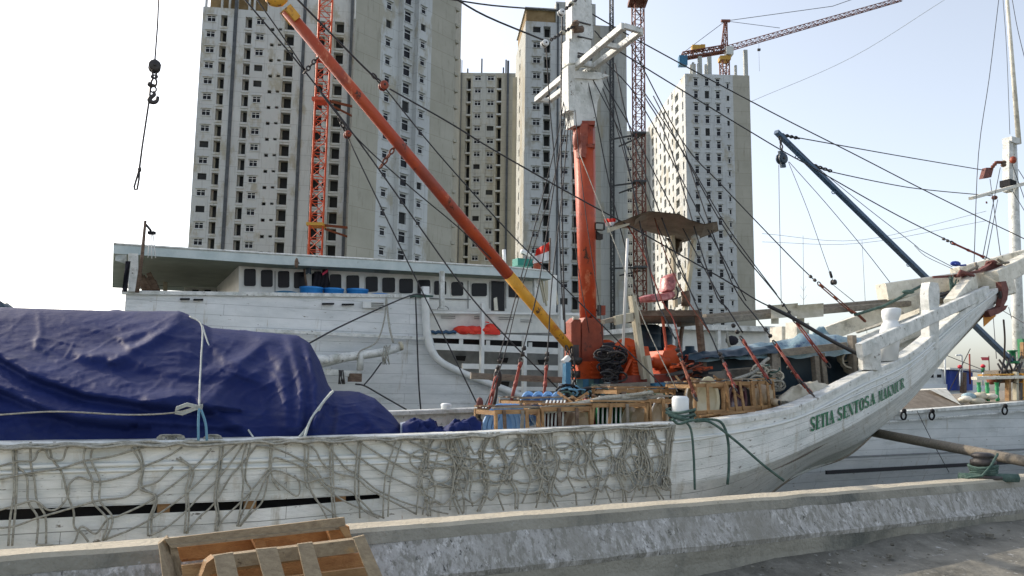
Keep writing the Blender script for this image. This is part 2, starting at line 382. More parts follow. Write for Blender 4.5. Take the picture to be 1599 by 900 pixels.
# water starts beyond the wall
wa = MB('water'); a0, a1 = wpt(-900, -.3, -1.5), wpt(900, -.3, -1.5)
wa.add([a0, a1, a1+bv*90, a0+bv*90], [(0, 1, 2, 3)])
tag(wa.build('water'), kind='structure')
la = MB('land'); la.add([a0+bv*60+Z*1.4, a1+bv*60+Z*1.4, a1+bv*2400+Z*1.4, a0+bv*2400+Z*1.4, a0+bv*60-Z*.2, a1+bv*60-Z*.2], [(0, 1, 2, 3), (0, 4, 5, 1)])
tag(la.build('far_ground'), kind='structure')
gb = MB('grass')
c = pt(960, 560, 62, S)
rows = []
for j in range(8):
    rows.append([V((c.x-16+i*1.2, c.y+j*1.6+i*.4, -.2+6.0*math.sin(min(1, j/5)*1.57)*(.93+.12*noise.noise(V((i*.3, j, 1)))))) for i in range(28)])
gb.grid(rows)
tag(gb.build('grass_bank'), kind='structure')
# near quay behind and left so the ground reaches beyond the frame is covered by quay_ground
q2 = MB('ground'); q0, q1 = wpt(-300, 15.9, -.004), wpt(300, 15.9, -.004)
q2.add([q0, q1, q1+wn*300, q0+wn*300], [(0, 1, 2, 3)])
tag(q2.build('quay_yard'), kind='structure')
for sgn in (-1, 1):
    q3 = MB('ground'); e0, e1 = (wpt(-300, -.3, -.006), wpt(-13.9, -.3, -.006)) if sgn < 0 else (wpt(25.9, -.3, -.006), wpt(300, -.3, -.006))
    q3.add([e0, e1, e1+wn*16.25, e0+wn*16.25], [(0, 1, 2, 3)])
    tag(q3.build('quay_strip'), kind='structure')

# ================================================================== TOWERS
class Face:
    def __init__(s, px, Y, sl):
        d = ray(px, 600); p = CAM+d*(Y/d.y); s.P = V((p.x, p.y, 0)); s.s = sl
        s.d = V((1, sl, 0)).normalized(); s.n = V((s.d.y, -s.d.x, 0)); s.Y0 = p.y-sl*p.x
    def az(s, px, py):
        q = pt(px, py, s.Y0, s.s); return (q-s.P).dot(s.d), q.z
    def p(s, a, o, z): return s.P+s.d*a+s.n*o+Z*z
def perp(face, a):       # side face going back from the point a along a face
    f = Face.__new__(Face); f.P = face.p(a, 0, 0); f.d = -face.n; f.n = V((f.d.y, -f.d.x, 0)); f.s = None; return f
def strip(mb, f, a0, a1, z0, z1, ops, m):
    mb.m = m
    q = lambda pts, mm: (setattr(mb, 'm', mm), mb.add([f.p(*p) for p in pts], [(0, 1, 2, 3)]))
    if not ops: q([(a0, 0, z0), (a1, 0, z0), (a1, 0, z1), (a0, 0, z1)], m); return
    xa, xb = ops[0][0], ops[0][1]
    q([(a0, 0, z0), (xa, 0, z0), (xa, 0, z1), (a0, 0, z1)], m); q([(xb, 0, z0), (a1, 0, z0), (a1, 0, z1), (xb, 0, z1)], m)
    zc = z0
    for (_, _, za, zb, dep) in sorted(ops, key=lambda o: o[2]):
        q([(xa, 0, zc), (xb, 0, zc), (xb, 0, za), (xa, 0, za)], m); zc = zb
        q([(xa, 0, za), (xa, -dep, za), (xa, -dep, zb), (xa, 0, zb)], m)
        q([(xb, 0, za), (xb, 0, zb), (xb, -dep, zb), (xb, -dep, za)], m)
        q([(xa, 0, za), (xb, 0, za), (xb, -dep, za), (xa, -dep, za)], m)
        q([(xa, 0, zb), (xa, -dep, zb), (xb, -dep, zb), (xb, 0, zb)], m)
        q([(xa, -dep, za), (xb, -dep, za), (xb, -dep, zb), (xa, -dep, zb)], 'hole')
    q([(xa, 0, zc), (xb, 0, zc), (xb, 0, z1), (xa, 0, z1)], m)
def win_mesh(name, f, w, h, parent, a, z, kind, dep):
    mb = MB('frame_white'); c = f.p(a, 0, z)
    def bx(x0, x1, y0, y1, o0, o1, mm):
        mb.m = mm
        mb.prism([c+f.d*x+f.n*o1+Z*y for x, y in ((x0, y0), (x1, y0), (x1, y1), (x0, y1))], f.n*(o0-o1))
    t = .085
    if kind in ('cross', 'single', 'small'):
        o0, o1 = -dep*.7, -dep*.2
        for x0, x1, y0, y1 in ((-w/2, w/2, -h/2, -h/2+t), (-w/2, w/2, h/2-t, h/2), (-w/2, -w/2+t, -h/2+t, h/2-t), (w/2-t, w/2, -h/2+t, h/2-t)): bx(x0, x1, y0, y1, o0, o1, 'frame_white')
        if kind == 'cross': bx(-t/2, t/2, -h/2+t, h/2-t, o0, o1+.01, 'frame_white')
        if kind != 'small': bx(-w/2+t, w/2-t, h*.14, h*.14+t, o0, o1-.01, 'frame_white')
        bx(-w/2+t, w/2-t, -h/2+t, h/2-t, o0-.01, o0+.02, 'glass_dark')
        bx(-w/2-.2, w/2+.2, h/2+.12, h/2+.26, 0.002, .28, 'tower_white')
        bx(-w/2-.1, w/2+.1, -h/2-.14, -h/2-.02, 0.002, .14, 'tower_white')
    else:
        bx(-w/2-.06, w/2+.06, -h/2-.42, -h/2-.02, .002, .20, 'tower_white')
        bx(-w/2+.02, -w/2+.32, -h/2, h/2-.02, -dep+.02, -dep*.6, 'tower_grey')  # pale side panel: lit flank of the recess put in by colour
    return mb.build(name, parent)
def tower(label, f, bounds, cols, ztop, zbot, depth, side=None, sidecols=None, name='apartment_tower', shape=None, group=None):
    T = empty(name, f.p((bounds[0][0]+bounds[-1][1])/2, -depth/2, zbot), label, 'tower', group)
    mb = MB()
    nwin = 0
    def face(f, bounds, cols, zt):
        nonlocal nwin
        for (a0, a1, m) in bounds:
            cs = sorted([c for c in cols if a0 <= c['a'] <= a1], key=lambda c: c['a'])
            edges = [a0]+[(c0['a']+c0['w']/2+c1['a']-c1['w']/2)/2 for c0, c1 in zip(cs, cs[1:])]+[a1]
            if not cs: strip(mb, f, a0, a1, zbot, zt, [], m)
            for c, e0, e1 in zip(cs, edges, edges[1:]):
                ops = []; z = c['z']; p = c['p']
                while z-p-c['h']/2-.3 > zbot+1: z -= p
                zs = []
                while z+c['h']/2 < min(zt, c.get('zmax', 1e9))-.3: zs.append(z); z += p
                for z in zs: ops.append((c['a']-c['w']/2, c['a']+c['w']/2, z-c['h']/2, z+c['h']/2, c['dep']))
                strip(mb, f, e0, e1, zbot, zt, ops, c.get('m', m))
                if not zs: continue
                if c['k'] == 'hole': continue
                zs2 = [z for z in zs if z > c.get('zvis', 12)]
                first = win_mesh('balcony' if c['k'] == 'balc' else 'window', f, c['w'], c['h'], T, c['a'], zs2[0], c['k'], c['dep'])
                for z in zs2[1:]:
                    if c['k'] == 'balc' or R.random() > .09: copy_to(first, T, Z*(z-zs2[0])); nwin += 1
    face(f, bounds, cols, ztop)
    aL, aR = bounds[0][0], bounds[-1][1]
    if shape:
        bL, bR = shape
    else: bL, bR = f.p(aL, -depth, 0), f.p(aR, -depth, 0)
    L0, R0_ = f.p(aL, 0, 0), f.p(aR, 0, 0)
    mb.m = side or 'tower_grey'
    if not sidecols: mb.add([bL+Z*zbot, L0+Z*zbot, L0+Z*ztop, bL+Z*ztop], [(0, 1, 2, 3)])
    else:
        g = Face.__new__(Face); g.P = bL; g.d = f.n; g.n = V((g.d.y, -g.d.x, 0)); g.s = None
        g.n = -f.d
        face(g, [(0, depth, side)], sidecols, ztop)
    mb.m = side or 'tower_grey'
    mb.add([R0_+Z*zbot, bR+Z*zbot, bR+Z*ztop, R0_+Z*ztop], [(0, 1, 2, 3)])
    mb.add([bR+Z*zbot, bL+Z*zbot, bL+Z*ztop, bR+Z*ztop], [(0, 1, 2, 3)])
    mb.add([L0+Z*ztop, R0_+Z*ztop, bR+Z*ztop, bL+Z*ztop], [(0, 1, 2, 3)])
    mb.build('wall', T)
    return T, nwin
def cdef(f, x0, x1, refy, ytop, ybot, n, hpx, k, dep=.25, m=None, **kw):
    "column from pixels: x range at refy, centre of two openings n floors apart"
    a0, _ = f.az(x0, refy); a1, _ = f.az(x1, refy); xm = (x0+x1)/2
    z1 = f.az(xm, ytop)[1]; z0 = f.az(xm, ybot)[1]; h = f.az(xm, ytop-hpx/2)[1]-f.az(xm, ytop+hpx/2)[1]
    d = dict(a=(a0+a1)/2, w=a1-a0, z=z0, p=(z1-z0)/n, h=h, k=k, dep=dep)
    if m: d['m'] = m
    d.update(kw); return d
def bnd(f, refy, *items):
    out = [];
    xs = items[0::2]; ms = items[1::2]
    for i, m in enumerate(ms): out.append((f.az(xs[i], refy)[0], f.az(xs[i+1], refy)[0], m))
    return out
def bars(T, f, lst, z0, zbot=None, name='pilaster', mm='stripe', out=.18):
    for x0, x1, refy in lst:
        mb = MB(mm); a0, a1 = f.az(x0, refy)[0], f.az(x1, refy)[0]
        mb.prism([f.p(a0, out, zbot or 1), f.p(a1, out, zbot or 1), f.p(a1, out, z0), f.p(a0, out, z0)], -f.n*(out-.003)); mb.build(name, T)
# ---- tower A (left)
fA = Face(400, 152, .16)
P25 = dict(refy=230)
P1 = 25.5
A = lambda x0, x1, y, h, k, dep=.25, **kw: cdef(fA, x0, x1, 230, y, y+153, 6, h, k, dep, **kw)
zA = fA.az(400, 17)[1]
cols = [A(311, 325, 225.3, 10, 'cross'), A(333, 343.5, 229, 18.5, 'balc', 1.4), A(372.5, 383, 232, 18.5, 'balc', 1.4), A(390, 403, 230.1, 10, 'cross'),
        A(413, 419, 242.7, 5, 'hole', .8), A(426, 431.5, 242.5, 3.6, 'hole', .8), A(436, 451, 235, 18.5, 'balc', 1.4),
        A(486, 500, 238, 18.5, 'balc', 1.4), A(504, 510, 236, 9.5, 'single'), A(515, 530, 239.5, 18.5, 'balc', 1.4)]
cols = [c for c in cols]
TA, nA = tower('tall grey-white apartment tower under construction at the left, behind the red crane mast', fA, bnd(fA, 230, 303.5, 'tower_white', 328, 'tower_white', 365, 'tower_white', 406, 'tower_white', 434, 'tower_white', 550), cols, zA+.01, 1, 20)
bars(TA, fA, [(354, 359.5, 230), (464, 469, 230)], zA+12)
bars(TA, fA, [(540, 544.5, 230)], zA+12, mm='stripe', out=.8)
# upper block of A continuing out of frame, with the open crown floor at its left
fu = MB('tower_white')
aa = lambda x: fA.az(x, 10)[0]
fu.prism([fA.p(aa(421), .0, zA+.02), fA.p(aa(554), .0, zA+.02), fA.p(aa(554), 0, zA+14), fA.p(aa(421), 0, zA+14)], -fA.n*16)
fu.m = 'brown_board'; fu.prism([fA.p(aa(326), -1.2, zA+.02), fA.p(aa(421), -1.2, zA+.02), fA.p(aa(421), -1.2, zA+4), fA.p(aa(326), -1.2, zA+4)], -fA.n*10)
fu.m = 'tower_white'
for x in (320, 345, 357, 369, 388, 396, 418): fu.prism([fA.p(aa(x), .0, zA+.02), fA.p(aa(x+3), .0, zA+.02), fA.p(aa(x+3), 0, zA+6), fA.p(aa(x), 0, zA+6)], -fA.n*.6)
fu.prism([fA.p(aa(318), .3, zA+4.01), fA.p(aa(421), .3, zA+4.01), fA.p(aa(421), .3, zA+4.6), fA.p(aa(318), .3, zA+4.6)], -fA.n*14)
fu.build('crown_storey', TA)
for x0, x1, y, h in ((425, 430, 20.5, 4), (437, 441, 21, 3), (481, 486, 3, 12)):
    hb = MB('hole'); hb.prism([fA.p(aa(x0), .004, fA.az(x0, y+h/2)[1]), fA.p(aa(x1), .004, fA.az(x0, y+h/2)[1]), fA.p(aa(x1), .004, fA.az(x0, y-h/2)[1]), fA.p(aa(x0), .004, fA.az(x0, y-h/2)[1])], -fA.n*.002)
for (x0, x1, k, h) in ((448, 457, 'balc', 18), (513, 518, 'single', 9.5), (524, 535, 'balc', 18)):
    pass
# ---- tower A2 (diagonal faced, nearer)
fA2 = Face(600, 123, 1.2)
B = lambda x0, x1, y0, y1, n, h, k, dep=.25, **kw: cdef(fA2, x0, x1, 300, y0, y1, n, h, k, dep, **kw)
cols = [B(594.5, 603, 240.9, 392.9, 5, 12.5, 'single', .25), B(624, 635, 252.8, 400.8, 5, 18, 'single', .3), B(650.5, 658, 290.7, 405.3, 4, 11, 'single', .25)]
zA2 = fA2.az(600, -190)[1]
xl = fA2.az(545, 300)[0]; xr = fA2.az(706, 300)[0]
TA2, nA2 = tower('tall apartment block with bare tan panels flanking white bays, diagonal behind the long orange boom', fA2, bnd(fA2, 300, 545, 'tower_tan', 587, 'tower_white', 614, 'tower_white', 641, 'tower_white', 668, 'tower_tan', 706), cols, zA2, 1, 15,
      shape=(fA2.p(xl, 0, 0)+V((0, 16, 0)), fA2.p(xr, 0, 0)+V((0, 14, 0))), side='tower_tan')
bars(TA2, fA2, [(615.5, 616.3, 300), (640, 641, 300)], zA2, mm='tower_white', out=1.0)
for k in range(28):
    ed = MB('tower_tan'); z = 14+k*3.0; ed.box(fA2.p(xr+.35, -.3, z), (.9, .9, .5), math.atan(1.2)); ed.build('slab_edge', TA2)
# ---- tower B
fB = Face(756, 187, 0.0)
C_ = lambda x0, x1, y, h, k, dep=.3, **kw: cdef(fB, x0, x1, 200, y, y+199, 10, h, k, dep, **kw)
cols = [C_(727, 734, 131, 17, 'balc', 1.4), C_(740, 750, 122, 7.5, 'cross'), C_(760, 770.6, 122, 7.5, 'cross'), C_(775, 782, 130, 17, 'balc', 1.4), C_(709.5, 712, 128, 8, 'hole', .3)]
zB = fB.az(760, 114)[1]
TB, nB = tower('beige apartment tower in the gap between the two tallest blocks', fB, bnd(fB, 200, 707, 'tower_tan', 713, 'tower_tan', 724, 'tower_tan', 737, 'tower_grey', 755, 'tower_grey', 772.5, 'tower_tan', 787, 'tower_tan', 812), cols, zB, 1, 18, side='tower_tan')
bars(TB, fB, [(790.5, 794, 200), (719, 720, 200)], zB+3, out=.5)
for x, h in ((718, 4), (752, 4.2), (790, 4), (786, 2), (730, 1.6)):
    rb = MB('dark_steel'); q = fB.az(x, 112)[0]; rb.box(fB.p(q, -1, zB+h/2-.2), (.35, .35, h)); rb.build('starter_bar', TB)
# ---- tower C
fC = Face(830, 150, .11)
C_ = lambda x0, x1, y0, y1, n, h, k, dep=.3, **kw: cdef(fC, x0, x1, 270, y0, y1, n, h, k, dep, **kw)
cols = [C_(830.5, 842.5, 240.5, 365.9, 5, 9.5, 'cross'), C_(847.3, 858.5, 244.2, 369.5, 5, 18.5, 'balc', 1.4), C_(875.5, 887, 242.5, 368, 5, 9.5, 'cross'), C_(893, 904, 246.5, 371.5, 5, 18.5, 'balc', 1.4)]
zC = fC.az(840, 34)[1]
TC, nC = tower('grey-white apartment tower with a brown top floor behind the ship mast', fC, bnd(fC, 270, 818.5, 'tower_white', 845, 'tower_white', 864, 'tower_white', 890, 'tower_white', 906, 'tower_grey', 928, 'tower_tan', 938, 'tower_grey', 979.5), cols, zC, 1, 17, side='tower_grey',  # narrow tan strip: a sunlit band put into the wall colour
    sidecols=[dict(a=8, w=1.3, z=40.3, p=3.05, h=1.5, k='hole', dep=.3)])
bars(TC, fC, [(868.8, 871.5, 270)], zC+4, mm='stripe')
cr = MB('brown_board'); a0, a1 = fC.az(822, 30)[0], fC.az(868, 30)[0]
cr.prism([fC.p(a0, -.4, zC+.01), fC.p(a1, -.4, zC+.01), fC.p(a1, -.4, zC+2.5), fC.p(a0, -.4, zC+2.5)], -fC.n*14)
cr.m = 'tower_grey'; cr.prism([fC.p(a0-.3, .3, zC+2.5), fC.p(a1, .3, zC+2.5), fC.p(a1, .3, zC+2.8), fC.p(a0-.3, .3, zC+2.8)], -fC.n*15)
a2 = fC.az(930, 30)[0]
cr.prism([fC.p(a1, .1, zC+.01), fC.p(a2, .1, zC+.01), fC.p(a2, .1, zC+4.4), fC.p(a1, .1, zC+4.4)], -fC.n*12)
cr.build('roof_storey', TC)
ris = MB('tower_edge'); q = fC.p(fC.az(818.5, 270)[0], -14, 0)  # corner rib whose sunlit look is put into its beige colour
ris.prism([q+V((-.9, .3, 1)), q+V((.0, 0, 1)), q+V((.0, 0, zC-6)), q+V((-.9, .3, zC-6))], V((0, 1.2, 0))); ris.build('pilaster', TC)
# ---- tower E behind C and D
fE = Face(990, 222, .05)
cols = [cdef(fE, 980, 987.5, 350, 313.5, 413, 6, 6.5, 'cross', .3)]
TE, nE = tower('low pale block half hidden behind the brown crane mast', fE, bnd(fE, 350, 972, 'tower_grey', 1016, ), cols, fE.az(990, 205)[1], 1, 12)
# ---- tower D
fD = Face(1100, 184, .05)
D_ = lambda x0, x1, y, h, k, dep=.3, **kw: cdef(fD, x0, x1, 245, y, y+201.5, 10, h, k, dep, **kw)
cols = [D_(1085.2, 1092, 245.3, 12, 'single', .3), D_(1102.5, 1109.3, 245.8, 12, 'single', .3), D_(1119.7, 1126.5, 246.3, 12, 'single', .3), D_(1137, 1141, 251.5, 8, 'small', .3)]
zD = fD.az(1100, 116)[1]
sd = [dict(a=39.6, w=1.1, z=40, p=3.0, h=1.9, k='hole', dep=.3), dict(a=34, w=3.2, z=41, p=3.0, h=1.9, k='hole', dep=1.2), dict(a=29.5, w=1.3, z=40, p=3.0, h=1.5, k='hole', dep=.3),
      dict(a=25.6, w=1.3, z=40, p=3.0, h=1.5, k='hole', dep=.3), dict(a=21.2, w=2.2, z=41, p=3.0, h=2.2, k='hole', dep=1.2), dict(a=16.5, w=1.4, z=40, p=3.0, h=1.5, k='hole', dep=.3),
      dict(a=12, w=1.4, z=40, p=3.0, h=1.5, k='hole', dep=.3), dict(a=7.5, w=2.4, z=41, p=3.0, h=2.2, k='hole', dep=1.2), dict(a=3, w=1.4, z=40, p=3.0, h=1.5, k='hole', dep=.3)]
TD, nD = tower('white apartment tower with three window columns and a lattice jib crane on its roof', fD, bnd(fD, 245, 1071.5, 'tower_white', 1097, 'tower_white', 1114, 'tower_white', 1131, 'tower_white', 1147, 'tower_tan', 1173.5), cols, zD, 1, 42, side='tower_white', sidecols=sd)
for x, h in ((1085, 3.4), (1096, 5), (1105, 3), (1111, 5), (1152, 3), (1168, 7)):
    rb = MB('tower_grey'); q = fD.az(x, 118)[0]; rb.box(fD.p(q, -1.5, zD+h/2), (.9 if h > 4 else .5, .9, h)); rb.build('roof_column', TD)
for k in range(13): rb = MB('tower_grey'); rb.box(fD.p(.2, -3.2*k-1, zD+1.5+.6*(k % 3)), (.5, .6, 3+1.2*(k % 3))); rb.build('roof_column', TD)
print('WINDOWS', nA, nA2, nB, nC, nE, nD)

# ---- lattice crane masts
def lattice(mb, a, b, w, n, r=.09, w2=None, tri=False, side=None):
    d = (b-a).normalized(); x = side or V((1, .2, 0)).normalized(); x = (x-d*x.dot(d)).normalized(); y = d.cross(x)
    w2 = w if w2 is None else w2
    cs = [(-1, -1), (1, -1), (1, 1), (-1, 1)] if not tri else [(-1, -1), (1, -1), (0, 1)]
    def c(i, k):
        ww = w+(w2-w)*k/n; return a.lerp(b, k/n)+x*(cs[i][0]*ww/2)+y*(cs[i][1]*ww/2)
    m_ = len(cs)
    for i in range(m_):
        mb.tube([c(i, 0), c(i, n)], r*1.5, 4)
        for k in range(n):
            j = (i+1) % m_
            mb.tube([c(i, k), c(j, k+1)] if k % 2 else [c(j, k), c(i, k+1)], r, 3, caps=False)
            mb.tube([c(i, k), c(j, k)], r, 3, caps=False)
def vline(px, py, Y, s=0):
    return pt(px, py, Y, s)
# red mast in front of A
Y = 128
m0 = pt(483.5, 600, Y, 0); m0.z = 1; m1 = V((m0.x, m0.y, pt(500, -30, Y, 0).z))
T = empty('tower_crane_mast', m0, 'red lattice tower crane mast climbing the front of the left tower', 'crane')
mb = MB('red_crane'); lattice(mb, m0, m1, 2.1, 34, .085); mb.build('mast', T)
for py in (352, 158):
    z = pt(489, py, Y, 0).z; mb = MB('yellow_crane' if py > 300 else 'red_crane')
    mb.box((m0.x, m0.y, z), (2.7, 2.7, .5)); mb.build('collar', T)
    br = MB('rust'); c = V((m0.x+1.4, m0.y, z))
    br.beam(c, c+V((5.4, 6, .6)), .28, .4); br.beam(c-Z*.6, c+V((4, 6, -1.2)), .2, .3); br.build('tie_beam', T)
# brown mast by the C tower
Y = 142
m0 = pt(1001, 600, Y, 0); m0.z = 1; m1 = V((m0.x, m0.y, pt(997, 6, Y, 0).z))
T = empty('tower_crane_mast', m0, 'brown lattice tower crane mast with flared head standing right of the ship mast', 'crane')
mb = MB('brown_crane'); lattice(mb, m0, m1, 1.75, 40, .085); mb.build('mast', T)
mb = MB('brown_crane'); mb.box(m1+Z*.4, (3.4, 3.4, .8)); mb.box(m1+Z*1.6, (2.4, 2.4, 1.6)); lattice(mb, m1+Z*2.4, m1+Z*14, 1.7, 6, .085); mb.build('slewing_head', T)
for py in (210, 285, 418):
    z = pt(1000, py, Y, 0).z; mb = MB('dark_steel'); c = V((m0.x, m0.y, z)); mb.box(c, (2.3, 2.3, .35)); mb.beam(c, c+V((-4.8, 5, .5)), .2, .3); mb.beam(c-Z*.6, c+V((-3, 5, -.8)), .2, .25); mb.build('tie_beam', T)
# hoist mast on C
f0 = fC.p(fC.az(954, 270)[0], 1.0, 1); f1 = V((f0.x, f0.y, pt(956, -20, 150, 0).z))
mb = MB('dark_steel'); lattice(mb, f0, f1, .62, 60, .06)
for k in range(9): mb.beam(V((f0.x, f0.y, 12+k*8)), V((f0.x, f0.y, 12+k*8))-fC.n*1.0, .12, .12)
T = single('hoist_mast', mb, 'thin dark lattice hoist mast fixed to the blank side of the tower', 'hoist mast')
# jib crane over D
Y = 186
base = pt(1132, 135, Y, 0); base.z = zD-4; cab = pt(1131, 85, Y, 0)
T = empty('jib_crane', base, 'tower crane with long lattice jib and blue counterweight on top of the right tower', 'crane')
mb = MB('brown_crane'); lattice(mb, base, V((base.x, base.y, cab.z-1)), 1.7, 5, .11); mb.build('mast', T)
mb = MB('white'); mb.box(V((base.x+1.0, base.y-.6, cab.z+.4)), (1.7, 2, 2.0)); mb.m = 'yellow_crane'; mb.box(V((base.x, base.y, cab.z-1.3)), (2.6, 2.4, 1.0)); mb.build('cab', T)
tip = pt(1409, -2, Y, 0); jb = pt(1066, 88, Y, 0); apex = pt(1133, 33, Y, 0)
jd = V((0, .0, 0))
mid = pt(1131, 77, Y, 0)
mb = MB('brown_crane'); lattice(mb, mid, tip, 1.3, 40, .07, .9, tri=True, side=V((0, 1, 0))); mb.build('jib', T)
mb = MB('brown_crane'); lattice(mb, jb, mid, 1.5, 8, .12, side=V((0, 1, 0))); mb.m = 'dark_steel'; mb.beam(jb-Z*.5, mid-Z*.5, 1.3, .25); mb.build('counter_jib', T)
mb = MB('paint_blue'); mb.box(pt(1066, 96, Y, 0), (2.0, 1.8, 2.4)); mb.build('counterweight', T)
mb = MB('yellow_crane'); mb.box(pt(1087, 76, Y, 0), (2.2, 1.5, 1.3)); mb.box(pt(1097, 74, Y, 0), (1.1, 1.2, 1.0)); mb.build('winch', T)
mb = MB('brown_crane'); lattice(mb, mid, apex, 1.2, 6, .09, .5); mb.box(apex, (2.2, .7, .5)); mb.build('apex_tower', T)
mb = MB('dark_steel')
mb.tube([apex, jb+Z*.8], .07, 4); mb.tube([apex, pt(1218, 44, Y, 0)], .07, 4); mb.tube([apex, pt(1300, 10, Y, 0), pt(1340, -4, Y, 0)], .08, 4); mb.build('stay_rope', T)
hk = MB('dark_steel'); q = pt(1185, 78, Y, 0); hk.box(q, (.7, .5, .5)); hk.tube([q, pt(1185, 62, Y, 0)], .03, 3); hk.tube([q, q-Z*5.5], .035, 3); hk.build('hook_block', T)
# far antenna masts
for px, top, lab in ((1254, 368, 'thin distant radio mast with short cross spikes, further left of two'), (1346, 376, 'thin leaning distant radio mast held by faint stays, nearer the bow')):
    mb = MB('dark_steel'); a = pt(px+(2 if px < 1300 else 12), 600, 230, 0); b = pt(px, top, 230, 0)
    mb.tube([a, b], .09, 4, .05)
    for k in range(5):
        if px > 1300: break
        c = a.lerp(b, .38+.06*k); mb.tube([c, c+V((1.6-.2*k, 0, 1.5))], .035, 3); mb.tube([c, c+V((-1.6+.2*k, 0, 1.5))], .035, 3)
    single('radio_mast', mb, lab, 'mast')

# ================================================================== CARGO SHIP (near)
def interp_rows(rows, xs):
    pass
CY = 12.2; CV = CY*bu.x            # centreline
def mirror(p): return p-bv*(2*(p.dot(bv)-CV))
RX = [-350, -100, 0, 200, 400, 635, 800, 1060, 1150, 1250, 1350, 1420, 1500, 1556]
RY0 = [8.7]*8+[8.85, 9.4, 10.15, 10.8, 11.6, 12.0]
railpy = [703, 699, 697, 694, 690, 684, 677, 663, 655, 634, 586, 554, 489, 452]
rail = [pt(x, y, Y0) for x, y, Y0 in zip(RX, railpy, RY0)]
r1off = [.17]*8+[.16, .15, .15, .14, .12, .06]
row1 = [p-Z*o for p, o in zip(rail, r1off)]
row1b = [pt(x, y+s, Y0-.02) for x, y, s, Y0 in zip(RX, railpy, [42, 42, 42, 41, 40, 38, 34, 28, 20, 17, 25, 21, 14, 5], RY0)]
slt = [798, 797, 796, 789, 782, 770, 766, 755, 738, 700, 650, 603, 526, 461]
slb = [818, 815, 813, 803, 795, 775, 770, 758, 741, 703, 653, 606, 528, 463]
row2 = [pt(x, y, Y0+.02) for x, y, Y0 in zip(RX, slt, RY0)]
row3 = [pt(x, y, Y0+.03) for x, y, Y0 in zip(RX, slb, RY0)]
def deep(p, z, dv): return V((p.x, p.y, 0))+bv*dv+Z*z
stem = [deep(rail[i], -1.9, .5) for i in range(7)]+[deep(rail[7], -1.9, 1.3), deep(rail[8], -1.9, CV-rail[8].dot(bv)-.6), pt(1219, 757, CY), pt(1333, 704, CY), pt(1407, 628, CY), pt(1493, 536, CY), pt(1563, 462, CY)]
row4 = [a.lerp(b, .5)-bv*(.22 if i < 12 else .03) for i, (a, b) in enumerate(zip(row3, stem))]
ROWS = [rail, row1, row1b, row2, row3, row4, stem]
def H(i, x): return herm(RX, ROWS[i], x) if x > 1060 else V([lin(RX, [p[k] for p in ROWS[i]], x) for k in range(3)])
XS = [-350+i*47 for i in range(int(1410/47)+1)]+[1062+i*6.5 for i in range(77)]
XS = [x for x in XS if x <= 1556]
arc = [0]
for a, b in zip(XS, XS[1:]): arc.append(arc[-1]+(H(1, b)-H(1, a)).length)
SHIP = empty('cargo_ship', bu*2+bv*CV-Z*1.9, 'weathered white wooden cargo ship with green lettering on its raked bow, nearest the quay', 'ship')
hb = MB('hull_paint')
def hullside(f, flip):
    for i in range(len(ROWS)-1):
        sub = [2, 2, 5, 1, 6, 6][i]
        rr = []; uu = []
        for q in range(sub+1):
            t = q/sub; row = []; u = []
            for k, x in enumerate(XS):
                a, b = H(i, x), H(i+1, x); p = a.lerp(b, t); tt = (i+t)
                if i == 0 and q == 0: pass
                p = p+bv*(-.012*noise.noise(V((p.x*.9, p.z*1.5, 1)))*1.0)
                row.append(f(p)); u.append((arc[k], {0: 0, 1: -.17, 2: -.33, 3: -.95, 4: -1.0, 5: -1.9, 6: -2.9}[i]+({0: -.17, 1: -.16, 2: -.62, 3: -.05, 4: -.9, 5: -1.0}[i])*t))
            rr.append(row); uu.append(u)
        skip = (lambda a_, j: (XS[j+1] < 636)) if i == 3 else None
        hb.grid(rr, uu, flip=flip, skip=skip)
hullside(lambda p: p, True); hullside(mirror, False)
hb.build('hull', SHIP)
# inner bulwark, deck
ib = MB('white')
def inner(x, dz=0): 
    p = H(0, x); return p+bv*min(.17, max(.0, (CV-p.dot(bv))*.5))+Z*dz
for fl, f in ((False, lambda p: p), (True, mirror)):
    rr = [[f(inner(x, -.01)) for x in XS], [f(inner(x, -.40)) for x in XS]]
    ib.grid(rr, [[(a, 0) for a in arc], [(a, -.6) for a in arc]], flip=fl)
ib.build('inner_bulwark', SHIP)
dk = MB('wood_grey')
rr = []
for q in range(5):
    rr.append([inner(x, -.8).lerp(mirror(inner(x, -.8)), q/4) for x in XS if x < 1430])
dk.grid(rr); dk.build('deck', SHIP)
sl2 = MB('dark')  # dark sheet: the shade behind the freeing slot put into a colour
sl2.prism([pt(-340, 770, 9.0), pt(650, 745, 9.0), pt(650, 785, 9.0), pt(-340, 830, 9.0)], bv*.02); sl2.build('scupper_shade', SHIP)
for x in (255, 390, 530):
    b_ = MB('wood'); p = pt(x, 794-(x-255)*.052, 8.80); b_.box(p, (.10, .1, .16), math.atan(.5)); b_.build('scupper_block', SHIP)
# cap rail as a bevelled timber following the sheer
cr = MB('white')
for f in (lambda p: p, mirror):
    cs = []
    for x in XS:
        p = f(H(0, x)); w = min(.3, max(.05, 2*abs(CV-p.dot(bv))));  sg = 1 if f(V((0, 0, 0))) == V((0, 0, 0)) else -1
        e = lambda dv, dz: p+bv*(sg*dv)+Z*(dz+.004*noise.noise(V((x*.05, 0, 0))))
        w = min(.27, w)
        cs.append([e(-.035, -.05), e(-.035, .015), e(-.02, .03), e(w-.02, .03), e(w, .015), e(w, -.05)])
    rr = [[c[k % 6] for c in cs] for k in range(7)]
    cr.grid(rr, [[(a, k*.05) for a in arc] for k in range(7)], flip=(sg == 1), smooth=False)
MATS['white']
cr.build('cap_rail', SHIP)
